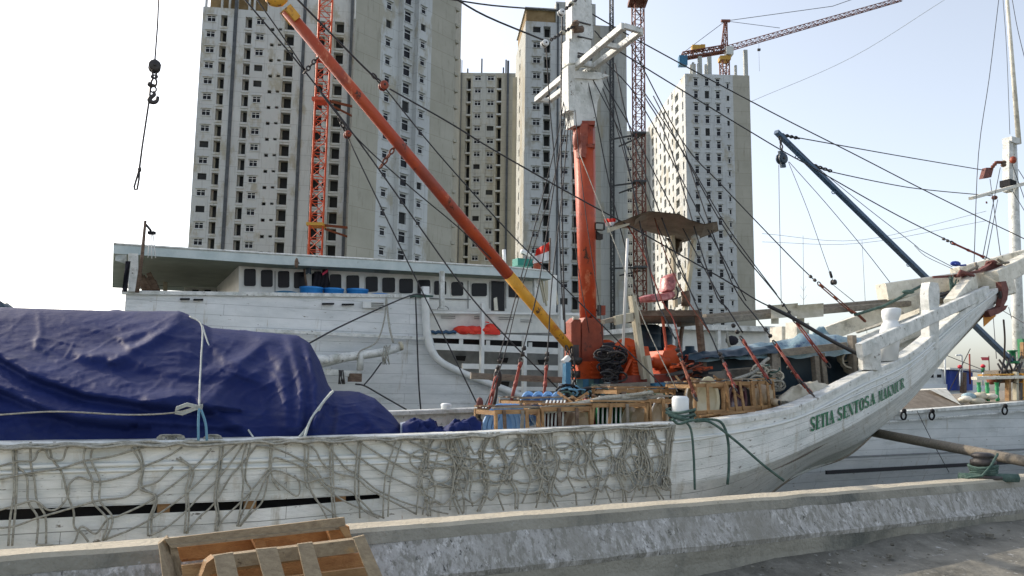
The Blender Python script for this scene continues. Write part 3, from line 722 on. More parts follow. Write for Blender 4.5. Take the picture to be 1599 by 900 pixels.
# strake moulding under the rail and wale line
mo = MB('hull_paint')
mo.tube([H(1, x)-bv*.012 for x in XS], .022, 6); mo.tube([H(2, x)-bv*.004 for x in XS], .014, 5)
mo.build('strake_moulding', SHIP)
sm_ = MB('wood_grey'); sm_.tube([herm(RX, stem, x)+Z*.0 for x in XS if x > 1150], .035, 8); 
sm_.build('stem_post', SHIP)
# ---- lettering: slab serif capitals built from strokes
def letter(ch):
    T_, t = .30, .10   # thick, thin
    P = []
    def r(x0, y0, x1, y1): P.append([(x0, y0), (x1, y0), (x1, y1), (x0, y1)])
    def q(*pts): P.append(list(pts))
    def serif(xc, y, wd=.40): r(xc-wd/2, y, xc+wd/2, y+t)
    W = .8
    if ch == 'E' or ch == 'T' or ch == 'I':
        if ch == 'E':
            W = .78; r(.1, 0, .1+T_, 1); r(0, 0, W, t); r(0, 1-t, W, 1); r(.37, .45, .6, .55); r(W-.1, t, W, .32); r(W-.1, .7, W, 1-t); r(.52, .35, .6, .45); r(.52, .55, .6, .65)
        elif ch == 'T': W = .84; r(W/2-T_/2, t, W/2+T_/2, 1-t); r(0, 1-t, W, 1); r(0, .68, .09, 1-t); r(W-.09, .68, W, 1-t); serif(W/2, 0)
        else: W = .42; r(.075, t, .345, 1-t); serif(.21, 0); serif(.21, 1-t)
    elif ch == 'A': W = .95; q((.38, 1), (.58, 1), (.90, t), (.60, t)); q((.38, 1), (.46, .82), (.20, t), (.09, t)); r(.26, .32, .62, .41); r(0, 0, .32, t); r(.5, 0, 1.0, t)
    elif ch == 'N': W = .98; r(.08, t, .17, .92); r(.80, 0, .89, .92); q((.08, 1), (.36, 1), (.89, 0), (.66, 0)); r(0, 0, .28, t); r(.68, .92, 1.0, 1)
    elif ch == 'M': W = 1.1; r(.09, t, .18, .95); r(.76, t, 1.0, 1); q((.06, 1), (.34, 1), (.60, .15), (.48, .02)); q((.48, .02), (.58, .15), (.78, 1), (.72, 1)); r(0, 0, .28, t); r(.68, 0, 1.1, t)
    elif ch == 'K': W = .95; r(.1, t, .37, 1-t); serif(.235, 0); serif(.235, 1-t); q((.37, .42), (.70, .92), (.80, .92), (.40, .34)); q((.46, .56), (.60, .64), (.92, t), (.62, t)); r(.55, 0, 1.0, t); r(.62, 1-t, .92, 1)
    elif ch == 'U': W = .95; r(.1, .22, .36, .92); r(.72, .25, .82, .92); q((.1, .22), (.36, .22), (.42, .1), (.25, 0)); q((.25, 0), (.42, .1), (.62, .08), (.6, 0)); q((.6, 0), (.62, .08), (.72, .25), (.82, .25)); r(0, .92, .46, 1); r(.64, .92, .92, 1)
    elif ch == 'R': W = .95; r(.1, t, .36, 1-t); serif(.22, 0); r(0, 1-t, .6, 1); q((.6, 1), (.6, .9), (.62, .75), (.84, .78)); q((.84, .78), (.62, .75), (.6, .55), (.6, .47)); r(.36, .46, .6, .55); q((.45, .47), (.66, .47), (.92, 0), (.66, 0)); r(.66, 0, 1, t)
    elif ch in 'SO':
        W = .85
        def arcs(cx, cy, rx, ry, a0, a1, w0, w1, n=8):
            for k in range(n):
                p = []
                for aa, ww in ((a0+(a1-a0)*k/n, 1), (a0+(a1-a0)*(k+1)/n, 1)):
                    a = math.radians(aa); th = w1+(w0-w1)*abs(math.cos(a)); p.append((cx+rx*math.cos(a), cy+ry*math.sin(a))); p.append((cx+(rx-th)*math.cos(a), cy+(ry-min(th, .13))*math.sin(a)))
                P.append([p[0], p[2], p[3], p[1]])
        if ch == 'O': arcs(.43, .5, .43, .52, 0, 360, .27, .10, 18)
        else:
            arcs(.40, .73, .36, .28, 20, 240, .24, .10, 9); arcs(.42, .28, .38, .30, -160, 60, .24, .10, 9)
            q((.12, .55), (.35, .62), (.74, .45), (.50, .36)); r(.66, .66, .74, .98); r(.02, .02, .10, .34)
    return P, W
def hullpt(sx, t):
    "t: 0 at second strake line, 1 at wale line"
    return H(2, sx).lerp(H(3, sx), t)
def hull_text(txt, x0, x1, t0a, t1a, t0b, t1b):
    ws = [letter(c)[1]*.70+.06 if c != ' ' else .34 for c in txt]; tot = sum(ws); cur = 0
    for c, wd in zip(txt, ws):
        if c != ' ':
            P, W = letter(c); mb = MB('letter_green')
            for poly in P:
                # subdivide quads a little so they follow the hull
                pts = []
                for (x, y) in poly:
                    k = (cur+x*.70)/tot; sx = x0+(x1-x0)*k*(1-.10*(k-1)) if 0 else x0+(x1-x0)*k
                    ta = t0a+(t0b-t0a)*k; tb = t1a+(t1b-t1a)*k
                    pts.append((sx, tb+(ta-tb)*y))
                n = len(pts)
                if n == 4:
                    rr = []
                    for i in range(4):
                        rr.append([])
                        for j in range(4):
                            u, v_ = i/3, j/3
                            a = ((1-u)*pts[0][0]+u*pts[1][0])*(1-v_)+((1-u)*pts[3][0]+u*pts[2][0])*v_
                            b = ((1-u)*pts[0][1]+u*pts[1][1])*(1-v_)+((1-u)*pts[3][1]+u*pts[2][1])*v_
                            p = hullpt(a, b); nn = (hullpt(a+1, b)-p).cross(hullpt(a, b+.01)-p).normalized()
                            if nn.dot(bv) > 0: nn = -nn
                            p = p+bv*(-.012*noise.noise(V((p.x*.9, p.z*1.5, 1))))
                            rr[-1].append(p+nn*.016)
                    mb.grid(rr, smooth=False)
            mb.build('painted_letter', SHIP)
        cur += wd
hull_text('SETIA SENTOSA', 1264, 1367, .12, .60, .24, .72)
hull_text('MAKMUR', 1371, 1412, .26, .76, .26, .84)
# ---- bow timbers
def tm(name, a, b, w, h, m='cream', bev=.12, par=SHIP, taper=1.0):
    mb = MB(m); mb.beam(a, b, w, h, bev=bev, taper=taper); return mb.build(name, par)
tm('bow_rail', pt(1342, 548, 10.15), pt(1541, 455, 12.0), .11, .23, 'white')
tm('bow_rail_block', pt(1357, 545, 10.3)-Z*.35, pt(1357, 545, 10.3)+Z*.10, .30, .2, 'white')
mb = MB('bollard_white')
def post_prof(c, top, prof, sq=1):
    return
b0 = pt(1386, 565, 10.75); b1 = pt(1392, 481, 10.75)
mb.lathe(b0, b1-b0, [(0, .17), (.45, .175), (.62, .165), (.70, .135), (.72, .12), (.75, .13), (.82, .155), (.93, .165), (.95, .15), (.96, .12)], n=12); 
L = (b1-b0).length
mb.v = [b0+(p-b0) for p in mb.v]
mb.build('bollard_post', SHIP)
p0 = pt(1452, 545, 11.25); p1 = pt(1452, 442, 11.25)
mb = MB('bollard_white'); mb.m = 'white'
zz = [(0, .13), (.25, .135), (.45, .15), (.58, .13), (.66, .15), (.8, .165), (.9, .16), (1, .12)]
q = [(p0.lerp(p1, h), r_) for h, r_ in zz]
for (a, ra), (b, rb_) in zip(q, q[1:]):
    n = (b-a)
    vs = []
    for c, r_ in ((a, ra), (b, rb_)): vs += [c+bu*(sx*r_)+bv*(sy*.09) for sx, sy in ((-1, -1), (1, -1), (1, 1), (-1, 1))]
    mb.add(vs, [(0, 1, 5, 4), (1, 2, 6, 5), (2, 3, 7, 6), (3, 0, 4, 7), (4, 5, 6, 7)])
mb.build('knee_post', SHIP)
# platform beams at the bow
tm('head_beam', pt(1377, 457, 13.2), pt(1560, 430, 12.4), .34, .38)
tm('head_beam', pt(1492, 427, 13.6), pt(1600, 398, 13.1), .3, .26)
tm('head_block', pt(1539, 447, 12.3), pt(1566, 440, 12.3), .5, .60)
tm('beak_timber', pt(1549, 437, 12.1), pt(1625, 398, 12.5), .3, .36)
tm('knee_brace', pt(1485, 480, 11.7), pt(1516, 440, 12.3), .24, .36)
tm('inner_rail', pt(1290, 522, 13.4), pt(1456, 462, 12.7), .14, .30)
tm('inner_rail', pt(1336, 514, 15.0), pt(1470, 470, 13.0), .14, .22)
tm('inner_post', pt(1452, 500, 12.4), pt(1452, 475, 12.4), .3, .3)
ip = MB('cream'); ip.prism([pt(1395, 490, 14), pt(1455, 470, 13), pt(1455, 520, 13), pt(1400, 525, 14)], bv*.1); ip.build('breast_plank', SHIP)
tm('timber_head', pt(1222, 540, 14.6), pt(1222, 512, 14.6), .4, .4)
tm('timber_head', pt(1245, 545, 13.6), pt(1245, 505, 13.6), .35, .35)
# dark masts hole etc: bulwark bollards with rope are own things below

# ================================================================== DERRICK on the ship
MY = 12.2
def mp(px, py): return pt(px, py, MY)
foot = mp(922, 640); foot.z = .3
CR = empty('cargo_derrick', foot, 'ship mast crane with orange lower column, white upper section and raised orange boom', 'crane')
def facet(mb, a, b, ra, rb, n=8):
    mb.lathe(a, (b-a), [(0, ra), ((b-a).length, rb)], n=n)
mb = MB('orange'); facet(mb, mp(918.5, 505), mp(912, 196), .135, .185, 8); mb.build('mast_column', CR)
mb = MB('orange_dull'); 
for py, hh in ((197, .07), (232, .06)):
    mc = MB('orange_dull'); mc.box(mp(912, py), (.33, .33, hh)); mc.build('mast_band', CR)
mb = MB('orange_dull')
for k in range(9):
    a = R.uniform(-1, 1); mb.box(mp(897+R.uniform(0, 7), 205+k*5)-bv*.16, (.10, .12, .12), R.uniform(0, 1))
mb.ico(mp(900, 222)-bv*.12, .13, (1, .8, 1.6), 5)
mb.build('rust_crust', CR)
mb = MB('white')
def pxprism(mb, pl, Y0, dep, s=S): mb.prism([pt(x, y, Y0, s) for x, y in pl], bv*dep)
pxprism(mb, [(896, 196), (931, 198), (933, 160), (943, 132), (936, 113), (897, 113), (889, 118), (887, 172), (896, 178)], MY-.14, .26)
pxprism(mb, [(887, 103), (898, 101), (898, 174), (888, 172)], MY-.2, .2)
pxprism(mb, [(888, 99), (924, 99), (923, 60), (889, 60)], MY-.14, .22)
pxprism(mb, [(893, 60), (926, 60), (923, -40), (893, -40)], MY-.12, .20)
pxprism(mb, [(897, 122), (934, 124), (952, 118), (936, 113), (890, 110)], MY-.18, .34)
mb.build('mast_head', CR)
mb = MB('iron')
for py, w_ in ((64, .27), (90, .28), (95, .28), (41, .25)):
    mc = MB('iron'); mc.box(mp(907, py), (w_, w_, .02 if py != 95 else .05), math.atan(.5)); mc.build('mast_clamp', CR)
mb.m = 'wood_brown'; mb.tube([mp(890, 44)-bv*.2, mp(883, 50)-bv*.3, mp(886, 56)-bv*.25, mp(897, 55)-bv*.25], .06, 6)
mb.build('rope_binding', CR)
# crosstree: long narrow ladder frame athwart the mast
mb = MB('white')
c0, c1 = pt(836, 157, 0+14.2, S), pt(973, 40, 10.2, S)
zc = (c0.z+c1.z)/2
A0, A1 = ptz(838, 156, zc), ptz(974, 41, zc); B0, B1 = ptz(858, 157, zc), ptz(1001, 49, zc)
for a, b in ((A0, A1), (B0, B1)): mb.beam(a, b, .085, .10, bev=.15)
for t in (0.0, .40, .55, .8, 1.0): mb.beam(A0.lerp(A1, t), B0.lerp(B1, t), .06, .075)
mb.build('crosstree', CR)
# base
mb = MB('orange_dull')
pxprism(mb, [(909, 592), (943, 592), (942, 508), (937, 498), (914, 496), (909, 503)], MY-.4, .40)
mb.build('gear_housing', CR)
mb = MB('orange_dull'); pxprism(mb, [(892, 560), (906, 560), (907, 500), (900, 496), (892, 504)], MY-.42, .2); mb.build('boom_bracket', CR)
mb = MB('orange_bright'); pxprism(mb, [(903, 592), (936, 592), (937, 564), (903, 565)], MY-.55, .2)
for k in range(4): mb.box(pt(930, 568+k*7, MY-.66), (.16, .05, .02), math.atan(.5))
mb.build('base_plate', CR)
mb = MB('iron'); mb.lathe(pt(897, 570, MY-.55), Z, [(0, .08), (.05, .12), (.1, .12), (.12, .07), (.3, .07)]); mb.lathe(pt(897, 590, MY-.55), Z, [(0, .09), (.1, .09)]); mb.build('pivot', CR)
mb = MB('steel_blue')
for x, mm in ((905, 'paint_teal'), (914, 'paint_blue'), (922, 'paint_teal'), (931, 'steel_blue'), (938, 'paint_teal')): mb.m = mm; a = pt(x, 592, MY-.5); b = V(a); b.z = .3; mb.beam(b, a, .09, .1)
mb.m = 'plastic_white'; mb.box(pt(894, 615, MY-.55), (.06, .08, .13))
mb.build('support_leg', CR)
mb = MB('cream'); mb.box(pt(899, 497, MY-.4), (.09, .09, .05)); mb.build('cap', CR)
# boom: pivot near the base, tip up and left, nearer to us
bA = pt(889, 543, MY-.6); bT = pt(432, -2, 10.6)
brk = bA.lerp(bT, .245)
mb = MB('yellow'); mb.tube([bA, bA.lerp(brk, .5), brk], .070, 12, .084); mb.build('boom_lower', CR)
mb = MB('orange'); mb.tube([brk, brk.lerp(bT, .5), brk.lerp(bT, .965)], .084, 12, .070); 
for k in range(5):
    mb.m = 'dark'
bo = mb.build('boom', CR)
mb = MB('yellow'); d = (bT-bA).normalized(); e = brk.lerp(bT, .965)
mb.beam(e-d*.16, e+d*.02, .17, .10); mb.ico(bT, .11, (1.3, .6, 1), 5); mb.build('boom_tip', CR)
def ringlink(mb, c, ax1, ax2, a, b, r):
    mb.tube([c+ax1*(a*math.cos(t*math.pi/5))+ax2*(b*math.sin(t*math.pi/5)) for t in range(10)], r, 5, close=True)
def chain(mb, a, b, size=.055, r=.010):
    L = (b-a).length; n = max(2, int(L/(size*1.5))); d = (b-a).normalized(); s1 = d.orthogonal().normalized(); s2 = d.cross(s1)
    for i in range(n+1): ringlink(mb, a.lerp(b, i/n), d, s1 if i % 2 else s2, size, size*.55, r)
mb = MB('iron'); chain(mb, pt(893, 548, MY-.7), pt(897, 600, MY-.7), .06, .014); chain(mb, pt(885, 545, MY-.7), pt(892, 580, MY-.7), .05, .012); mb.build('chain', CR)
# gaff blocks on the mast head left side
def block(mb, c, r=.07, m='rust', th=.05, ax=None):
    "pulley block: two cheeks with a sheave and a strap"
    ax = ax or (bv); o = mb.m
    mb.m = m
    mb.lathe(c-ax*(th*.9), ax, [(0, r*.8), (.01, r), (th*.5, r)], n=12); mb.lathe(c+ax*(th*.4), ax, [(0, r), (th*.5, r), (th*.5+.01, r*.8)], n=12)
    mb.m = 'iron'; mb.lathe(c-ax*(th*.5), ax, [(0, r*.85), (th, r*.85)], n=12); mb.lathe(c-ax*(th*1.1), ax, [(0, r*.25), (th*2.2, r*.25)], n=8); mb.m = o
def bigblock(a, b, n, label, wid=.16):
    mb = MB('cream'); mb.m = 'iron'; chain(mb, a, a.lerp(b, .8), .035, .012); mb.m = 'sack'
    mb.ico(a.lerp(b, .45), .04, (1.3, .8, 1), 4); block(mb, b, .055, 'plastic_white', .05)
    return tag(mb.build('pulley_block'), label, 'pulley')
bigblock(mp(893, 5)-bv*.25, pt(877, 20, MY-.5), 4, 'pale pulley block shackled to the top left of the white mast head')
bigblock(mp(888, 48)-bv*.25, pt(851, 68, MY-.6), 5, 'weathered pale pulley block hanging lower left of the mast head on chain')

# box lamps beside the mast
mb = MB('iron'); mb.box(pt(936, 354, MY-.1), (.15, .12, .12), .3); mb.m = 'lamp_glass'; mb.box(pt(936, 354, MY-.17), (.125, .01, .09), .3); mb.m = 'iron'; mb.beam(pt(928, 360, MY), pt(936, 366, MY-.1), .03, .03)
mb.box(pt(934, 370, MY-.05), (.12, .1, .09), .5)
single('flood_lamp', mb, 'small square flood lamp bracketed to the right of the orange mast column', 'lamp')
mb = MB('rust'); mb.m = 'orange_dull'; mb.box(pt(939, 485, MY), (.12, .14, .15)); mb.m = 'iron'; mb.box(pt(935, 485, MY-.02), (.06, .16, .16)); mb.beam(pt(930, 485, MY), pt(936, 485, MY), .03, .03)
single('signal_horn', mb, 'small rusty orange box fixed to the mast right above the gear housing', 'box')

# ================================================================== WINCH and helm station
WY = 11.6
wo = pt(1020, 596, WY); 
WN = empty('deck_winch', wo, 'bright orange motor winch with cable drum on the blue platform', 'winch')
mb = MB('orange_bright')
def drum(mb, c, ax, r, L, n=18): mb.lathe(c, ax, [(0, r), (.04, r), (.04, r*.55), (L-.04, r*.55), (L-.04, r), (L, r)], n=n)
drum(mb, pt(980, 553, WY-.2), bv, .25, .6); mb.build('drum', WN)
mb = MB('cloth_black'); mb.lathe(pt(963, 560, WY)-bv*0, bv, [(0, .22), (.1, .26), (.4, .26), (.5, .2)], n=14); 
for k in range(10):
    a = pt(952+k*2.2, 545+R.uniform(-6, 6), WY-.25); b = pt(942+k*2.5, 597, WY-.3); mb.tube(sag(a, b, -.05, 6), .013, 4)
mb.build('cable_coil', WN)
mb = MB('orange_bright'); pxprism(mb, [(988, 541), (1012, 541), (1017, 560), (1014, 592), (986, 592)], WY-.3, .4); 
for k in range(9): mb.box(pt(992, 545+k*5, WY-.32), (.10, .03, .018), .4)
mb.build('gear_cover', WN)
mb = MB('orange_bright'); mb.lathe(pt(1018, 566, WY-.2), bu, [(0, .09), (.08, .09), (.09, .13), (.16, .13), (.18, .09), (.3, .09)], n=12); pxprism(mb, [(1031, 562), (1037, 548), (1056, 546), (1065, 556), (1066, 584), (1031, 584)], WY-.2, .4)
mb.ico(pt(1048, 546, WY), .10, (1.2, 1, .8), 5); mb.build('engine', WN)
mb = MB('orange_bright'); mb.beam(pt(972, 590, WY-.25), pt(985, 561, WY-.3), .05, .04); mb.build('stay_arm', WN)
mb = MB('red_rod'); mb.beam(pt(962, 594, WY-.2), pt(1070, 590, WY-.2), .3, .13); mb.beam(pt(1062, 590, WY), pt(1080, 560, WY), .12, .2); mb.build('base_frame', WN)
mb = MB('paint_blue'); mb.beam(pt(1005, 604, WY-.4), pt(1132, 596, WY-.4), .6, .10); mb.m = 'wood_grey'; mb.beam(pt(938, 606, WY-.4), pt(1000, 602, WY-.4), .5, .10)
mb.m = 'dark'; mb.beam(pt(938, 622, WY-.1), pt(1130, 614, WY-.1), .5, .24)
for x in (945, 1000, 1060, 1125): mb.m = 'wood_grey'; a = pt(x, 608, WY-.3); b = V(a); b.z = .45; mb.beam(b, a, .1, .1)
single('winch_platform', mb, 'low blue and grey timber platform under the orange winch', 'platform')
# water drums behind
for x, y0, y1, r_, lab in ((1012, 560, 508, .24, 'dark blue water tank behind the orange winch, left of two'), (1036, 556, 511, .17, 'dark slim water tank behind the orange winch, right of two')):
    mb = MB('tank_blue'); a = pt(x, y0, 13.1); b = pt(x, y1, 13.1); L = (b-a).length
    mb.lathe(a, Z, [(0, r_*.9), (.03, r_), (L*.3, r_), (L*.32, r_*1.04), (L*.36, r_), (L*.7, r_), (L*.72, r_*1.04), (L*.76, r_), (L-.05, r_), (L, r_*.8)], n=18); single('water_tank', mb, lab, 'tank')
mb = MB('tank_blue'); a = pt(1078, 592, 12.2); mb.lathe(a, Z, [(0, .2), (.3, .24), (.42, .2), (.5, .08), (.56, .08)], n=14); single('fuel_can', mb, 'dark grey-blue round can beside the winch engine', 'can')
# posts and awning frame
def singlebeam(name, a, b, w, h, m, label, cat, group=None, bev=.1, taper=1.0):
    mb = MB(m); mb.beam(a, b, w, h, bev=bev, taper=taper); return single(name, mb, label, cat, group)
AF = empty('awning_frame', pt(1020, 600, 11.4), 'rough timber frame with dark board roof over the winch', 'shelter')
for nm, a, b, w_, m_ in (('post', pt(1006, 592, 11.2), pt(987, 462, 11.2), .11, 'wood_pale'), ('post', pt(1100, 596, 11.2), pt(1090, 488, 11.2), .10, 'wood_brown'), ('post', pt(1017, 600, 11.1), pt(1010, 556, 11.1), .09, 'wood_pale'),
                         ('post', pt(1060, 548, 12.6), pt(1076, 440, 12.6), .06, 'wood_brown'), ('brace', pt(1041, 548, 11.6), pt(1034, 492, 11.6), .04, 'orange')):
    mb = MB(m_); mb.beam(a, b, w_, w_*.8, bev=.1); mb.build(nm, AF)
mb = MB('wood_grey'); mb.beam(pt(941, 503, 11.0), pt(989, 491, 11.2), .08, .06); mb.m = 'wood_pale'; mb.beam(pt(960, 501, 11.0), pt(987, 495, 11.1), .05, .13); mb.build('rail', AF)
mb = MB('wood_grey'); q = [ptz(x, y, pt(1000, 490, 12).z) for x, y in ((940, 500), (998, 487), (1088, 487), (1102, 503))]; mb.prism(q, -Z*.05); mb.m = 'wood_brown'; mb.beam(pt(996, 490, 11.2), pt(1090, 489, 11.2), .1, .09); mb.build('roof_board', AF)
# long spars lying along the ship
singlebeam('spar', pt(1060, 505, 12.6), pt(1470, 470, 12.9), .13, .13, 'wood_grey', 'long lower grey timber spar lying above the foredeck', 'spar', 'spars stowed above the foredeck', .3)
singlebeam('spar', pt(1100, 496, 12.9), pt(1452, 466, 13.2), .12, .12, 'wood_grey', 'long upper grey timber spar lashed over the foredeck', 'spar', 'spars stowed above the foredeck', .3)
mb = MB('sack'); 
for x in (1216, 1256):
    a = pt(x, 478, 12.4); 
    mb.grid([[pt(x-12+i*6, 477+j*7-(i*.5), 12.35+.1*math.sin(j*1.4)+R.uniform(-.02, .02)) for i in range(8)] for j in range(4)]); mb.grid([[pt(x-12+i*4, 494+j*6, 12.4+R.uniform(-.06, .06)) for i in range(4)] for j in range(3)])
single('spar_wrapping', mb, 'frayed grey sackcloth wrapped round the two long spars', 'cloth')
# canopy over the helm chair
mb = MB('canopy')
C4 = [pt(1013, 331, 11.2), pt(1060, 333, 12.6), pt(1120, 350, 12.3), pt(1062, 366, 10.4), pt(985, 352, 10.6)]
near = [(958, 351), (985, 341), (1012, 331), (1038, 333), (1062, 336), (1078, 345), (1100, 351), (1120, 347)]
far = [(962, 352), (984, 357), (1008, 361), (1030, 367), (1048, 372), (1066, 379), (1090, 372), (1121, 360)]
rr = []
for i in range(22):
    u = i/21*7; k = min(6, int(u)); f_ = u-k; row = []
    for j in range(11):
        v_ = j/10
        nx_, ny_ = [near[k][q_]*(1-f_)+near[k+1][q_]*f_ for q_ in (0, 1)]; fx_, fy_ = [far[k][q_]*(1-f_)+far[k+1][q_]*f_ for q_ in (0, 1)]
        n_ = pt(nx_, ny_, 10.9); f2 = pt(fx_, fy_, 12.5); p = n_.lerp(f2, v_)
        p.z += -.06*math.sin(v_*math.pi)*(1 if 0 < i < 21 else 0)+.012*noise.noise(V((u*2.2, v_*3, 0)))
        row.append(p)
    rr.append(row)
mb.grid(rr, smooth=False); mb.grid([[p+Z*.012 for p in r_] for r_ in rr], flip=True, smooth=False)
fl = [[pt(1040+i*5+j*(2.2-i*.42), 372+j*4.5-abs(i-2)*j*.4, 12.3+.07*math.sin(i*2.1+j)) for i in range(6)] for j in range(7)]
mb.grid(fl, smooth=False)
mb.prism([pt(1097, 352, 11.2), pt(1120, 346, 11.2), pt(1122, 361, 11.6), pt(1089, 374, 12.2)], bv*.02)
mb.prism([pt(992, 343, 10.95), pt(1012, 330, 10.95), pt(1009, 341, 11.1), pt(990, 352, 11.1)], bv*.02)
mb.m = 'sack'; fl = [[pt(948+i*7, 356-i*1.5+j*(4-i*.5), 11.0+.03*math.sin(i)) for i in range(6)] for j in range(3)]; mb.grid(fl)
CN = single('canopy_sheet', mb, 'brown tarpaulin sheet stretched as a sunshade above the red chair', 'tarpaulin')
singlebeam('canopy_pole', pt(1069, 487, 11.5), pt(1084, 372, 11.5), .07, .07, 'wood_pale', 'leaning weathered pole holding up the right side of the brown canopy', 'pole')
singlebeam('canopy_pole', pt(1055, 480, 11.8), pt(1050, 368, 11.8), .06, .06, 'tower_edge', 'upright pale pole behind the red chair back', 'pole')
mb = MB('rope_pale'); mb.ico(pt(1086, 371, 11.3), .06, (1.2, .9, .8), 5); mb.m = 'wood_brown'; mb.tube([pt(1069, 455, 11.45), pt(1071, 465, 11.45), pt(1070, 478, 11.45)], .075, 7); single('lashing', mb, 'rope and cloth lashings on the leaning canopy pole', 'lashing')
mb = MB('plastic_white'); mb.tube([pt(973, 540, 11.0), pt(978, 420, 11.0), pt(980, 373, 11.0)], .022, 6); single('flag_pole', mb, 'thin white upright pole between the mast and the brown canopy', 'pole')
# chair
CH = empty('helm_chair', pt(1034, 487, 11.6), 'shiny faded red vinyl chair on a dark pedestal under the canopy', 'chair')
mb = MB('seat_vinyl')
def cushion(mb, pl, Y0, dep, n=6):
    c = V((0, 0, 0)); pts = [pt(x, y, Y0) for x, y in pl]
    for p in pts: c += p
    c /= len(pts)
    rr = []
    for off, sc in ((0, .75), (.03, .95), (dep/2, 1.0), (dep-.03, .95), (dep, .75)):
        rr.append([c+(p-c)*sc+bv*off for p in pts+[pts[0]]])
    mb.grid(rr, flip=False); mb.add(rr[0][:-1], [tuple(range(len(pts)))]); mb.add(rr[-1][:-1], [tuple(range(len(pts)))[::-1]])
cushion(mb, [(1010, 463), (1020, 459), (1040, 457), (1056, 454), (1058, 462), (1052, 468), (1030, 471), (1012, 471)], 11.4, .30); mb.build('seat', CH)
mb = MB('seat_vinyl'); cushion(mb, [(1040, 455), (1042, 434), (1048, 428), (1057, 425), (1059, 434), (1055, 454), (1048, 457)], 11.45, .22); mb.build('backrest', CH)
mb = MB('iron'); mb.lathe(pt(1040, 487, 11.6), Z, [(0, .14), (.03, .14), (.03, .04), (.2, .04)]); mb.tube([pt(1050, 468, 11.38), pt(1057, 466, 11.38), pt(1059, 456, 11.38), pt(1056, 448, 11.38)], .015, 5); mb.build('pedestal', CH)

# ================================================================== foredeck cargo box with sheets
BX = empty('deck_locker', pt(1250, 600, 11), 'dark blue panelled deck locker with grey timber frame behind the bow rail', 'locker')
mb = MB('tank_blue'); pxprism(mb, [(1065, 600), (1065, 556), (1345, 545), (1345, 600), (1300, 610), (1180, 620)], 11.6, 2.2); mb.build('panel', BX)
for a, b, w_ in (((1203, 612), (1202, 550), .2), ((1216, 610), (1212, 552), .08), ((1276, 604), (1272, 556), .10), ((1288, 602), (1282, 552), .08), ((1333, 596), (1330, 524), .12)):
    mb = MB('wood_grey'); mb.beam(pt(*a, 11.1), pt(*b, 11.1), w_, .1, bev=.05); mb.build('post', BX)
for a, b in (((1216, 552), (1320, 540)), ((1100, 588), (1200, 578)), ((1130, 583), (1215, 576))):
    mb = MB('wood_grey'); mb.beam(pt(*a, 11.05), pt(*b, 11.05), .08, .12, bev=.05); mb.build('crossbar', BX)
def crumple(name, label, px0, px1, top, bot, Y0a, Y0b, m, amp=.12, nx=26, ny=12, cat='tarpaulin', seed=0, solid=True):
    mb = MB(m); rr = []
    for j in range(ny+1):
        v_ = j/ny; row = []
        for i in range(nx+1):
            u = i/nx; x = px0+(px1-px0)*u; yt, yb = top(u), bot(u)
            if v_ < .5: y = yb+(yt-yb)*math.sin(v_*math.pi); Y0 = Y0a+(Y0b-Y0a)*(v_**1.3)*.6
            else: y = yt; Y0 = Y0a+(Y0b-Y0a)*(v_**1.3)
            p = pt(x, y, Y0)
            if v_ >= .5: p.z = pt(x, yt, Y0a+(Y0b-Y0a)*.3).z-.25*(v_-.5)**2*4*abs(Y0b-Y0a)*.3
            nz = noise.noise(V((u*7+seed, v_*5, seed)))+.5*noise.noise(V((u*17, v_*11+seed, 3)))+.8*abs(noise.noise(V((u*6+v_*4, v_*3-u*3, seed+9))))
            row.append(p+V((.3, -.8, .6))*(amp*nz*math.sin(math.pi*min(1, max(.0, u*6)) /2)*(1 if u < .85 else (1-u)/.15)))
        rr.append(row)
    mb.grid(rr, flip=True)
    return single(name, mb, label, cat)
crumple('tarp_sheet', 'crumpled faded blue-white sheets lying on top of the deck locker', 1085, 1345, lambda u: 556-26*math.sin(u*2.2)-(8 if u > .6 else 0), lambda u: 566-12*u, 11.1, 13.2, 'tarp_dull', .10, seed=2)
crumple('tarp_sheet', 'darker blue folded sheet heaped near the left end of the deck locker', 1075, 1215, lambda u: 552-14*u, lambda u: 562-10*u, 10.95, 12.4, 'tank_blue', .07, seed=5)
crumple('canvas_sack', 'pale canvas sack slumped against the bow rail', 1216, 1300, lambda u: 620-26*math.sin(min(1, u*1.6)*math.pi/2)+10*u*u, lambda u: 628-8*u, 9.9, 11.0, 'sack', .08, 18, 10, 'sack', 4)
crumple('tarp_sheet', 'rounded pale blue bundle beyond the deck locker', 1262, 1300, lambda u: 530-20*math.sin(u*3.1), lambda u: 545, 12.8, 13.6, 'tarp_dull', .04, 12, 8, seed=8)
# rope heap at bow
mb = MB('rope_pale'); mb.m = 'sack'
for k in range(26):
    c = pt(1325+R.uniform(-8, 40), 560+R.uniform(-8, 22), 11.4+R.uniform(-.3, .3)); r_ = R.uniform(.10, .24); a1 = V((R.uniform(-1, 1), R.uniform(-.3, .3), R.uniform(-.4, .4))).normalized(); a2 = a1.cross(V((R.uniform(-.3, .3), 1, R.uniform(-.3, .3)))).normalized()
    mb.m = 'sack' if k % 3 else 'rope_green'
    mb.tube([c+a1*(r_*math.cos(t*.52))+a2*(r_*.8*math.sin(t*.52))+V((0, R.uniform(-.02, .02), 0)) for t in range(12)], .022, 5, close=True)
single('rope_heap', mb, 'heap of tangled thick mooring rope piled inside the bow', 'rope')
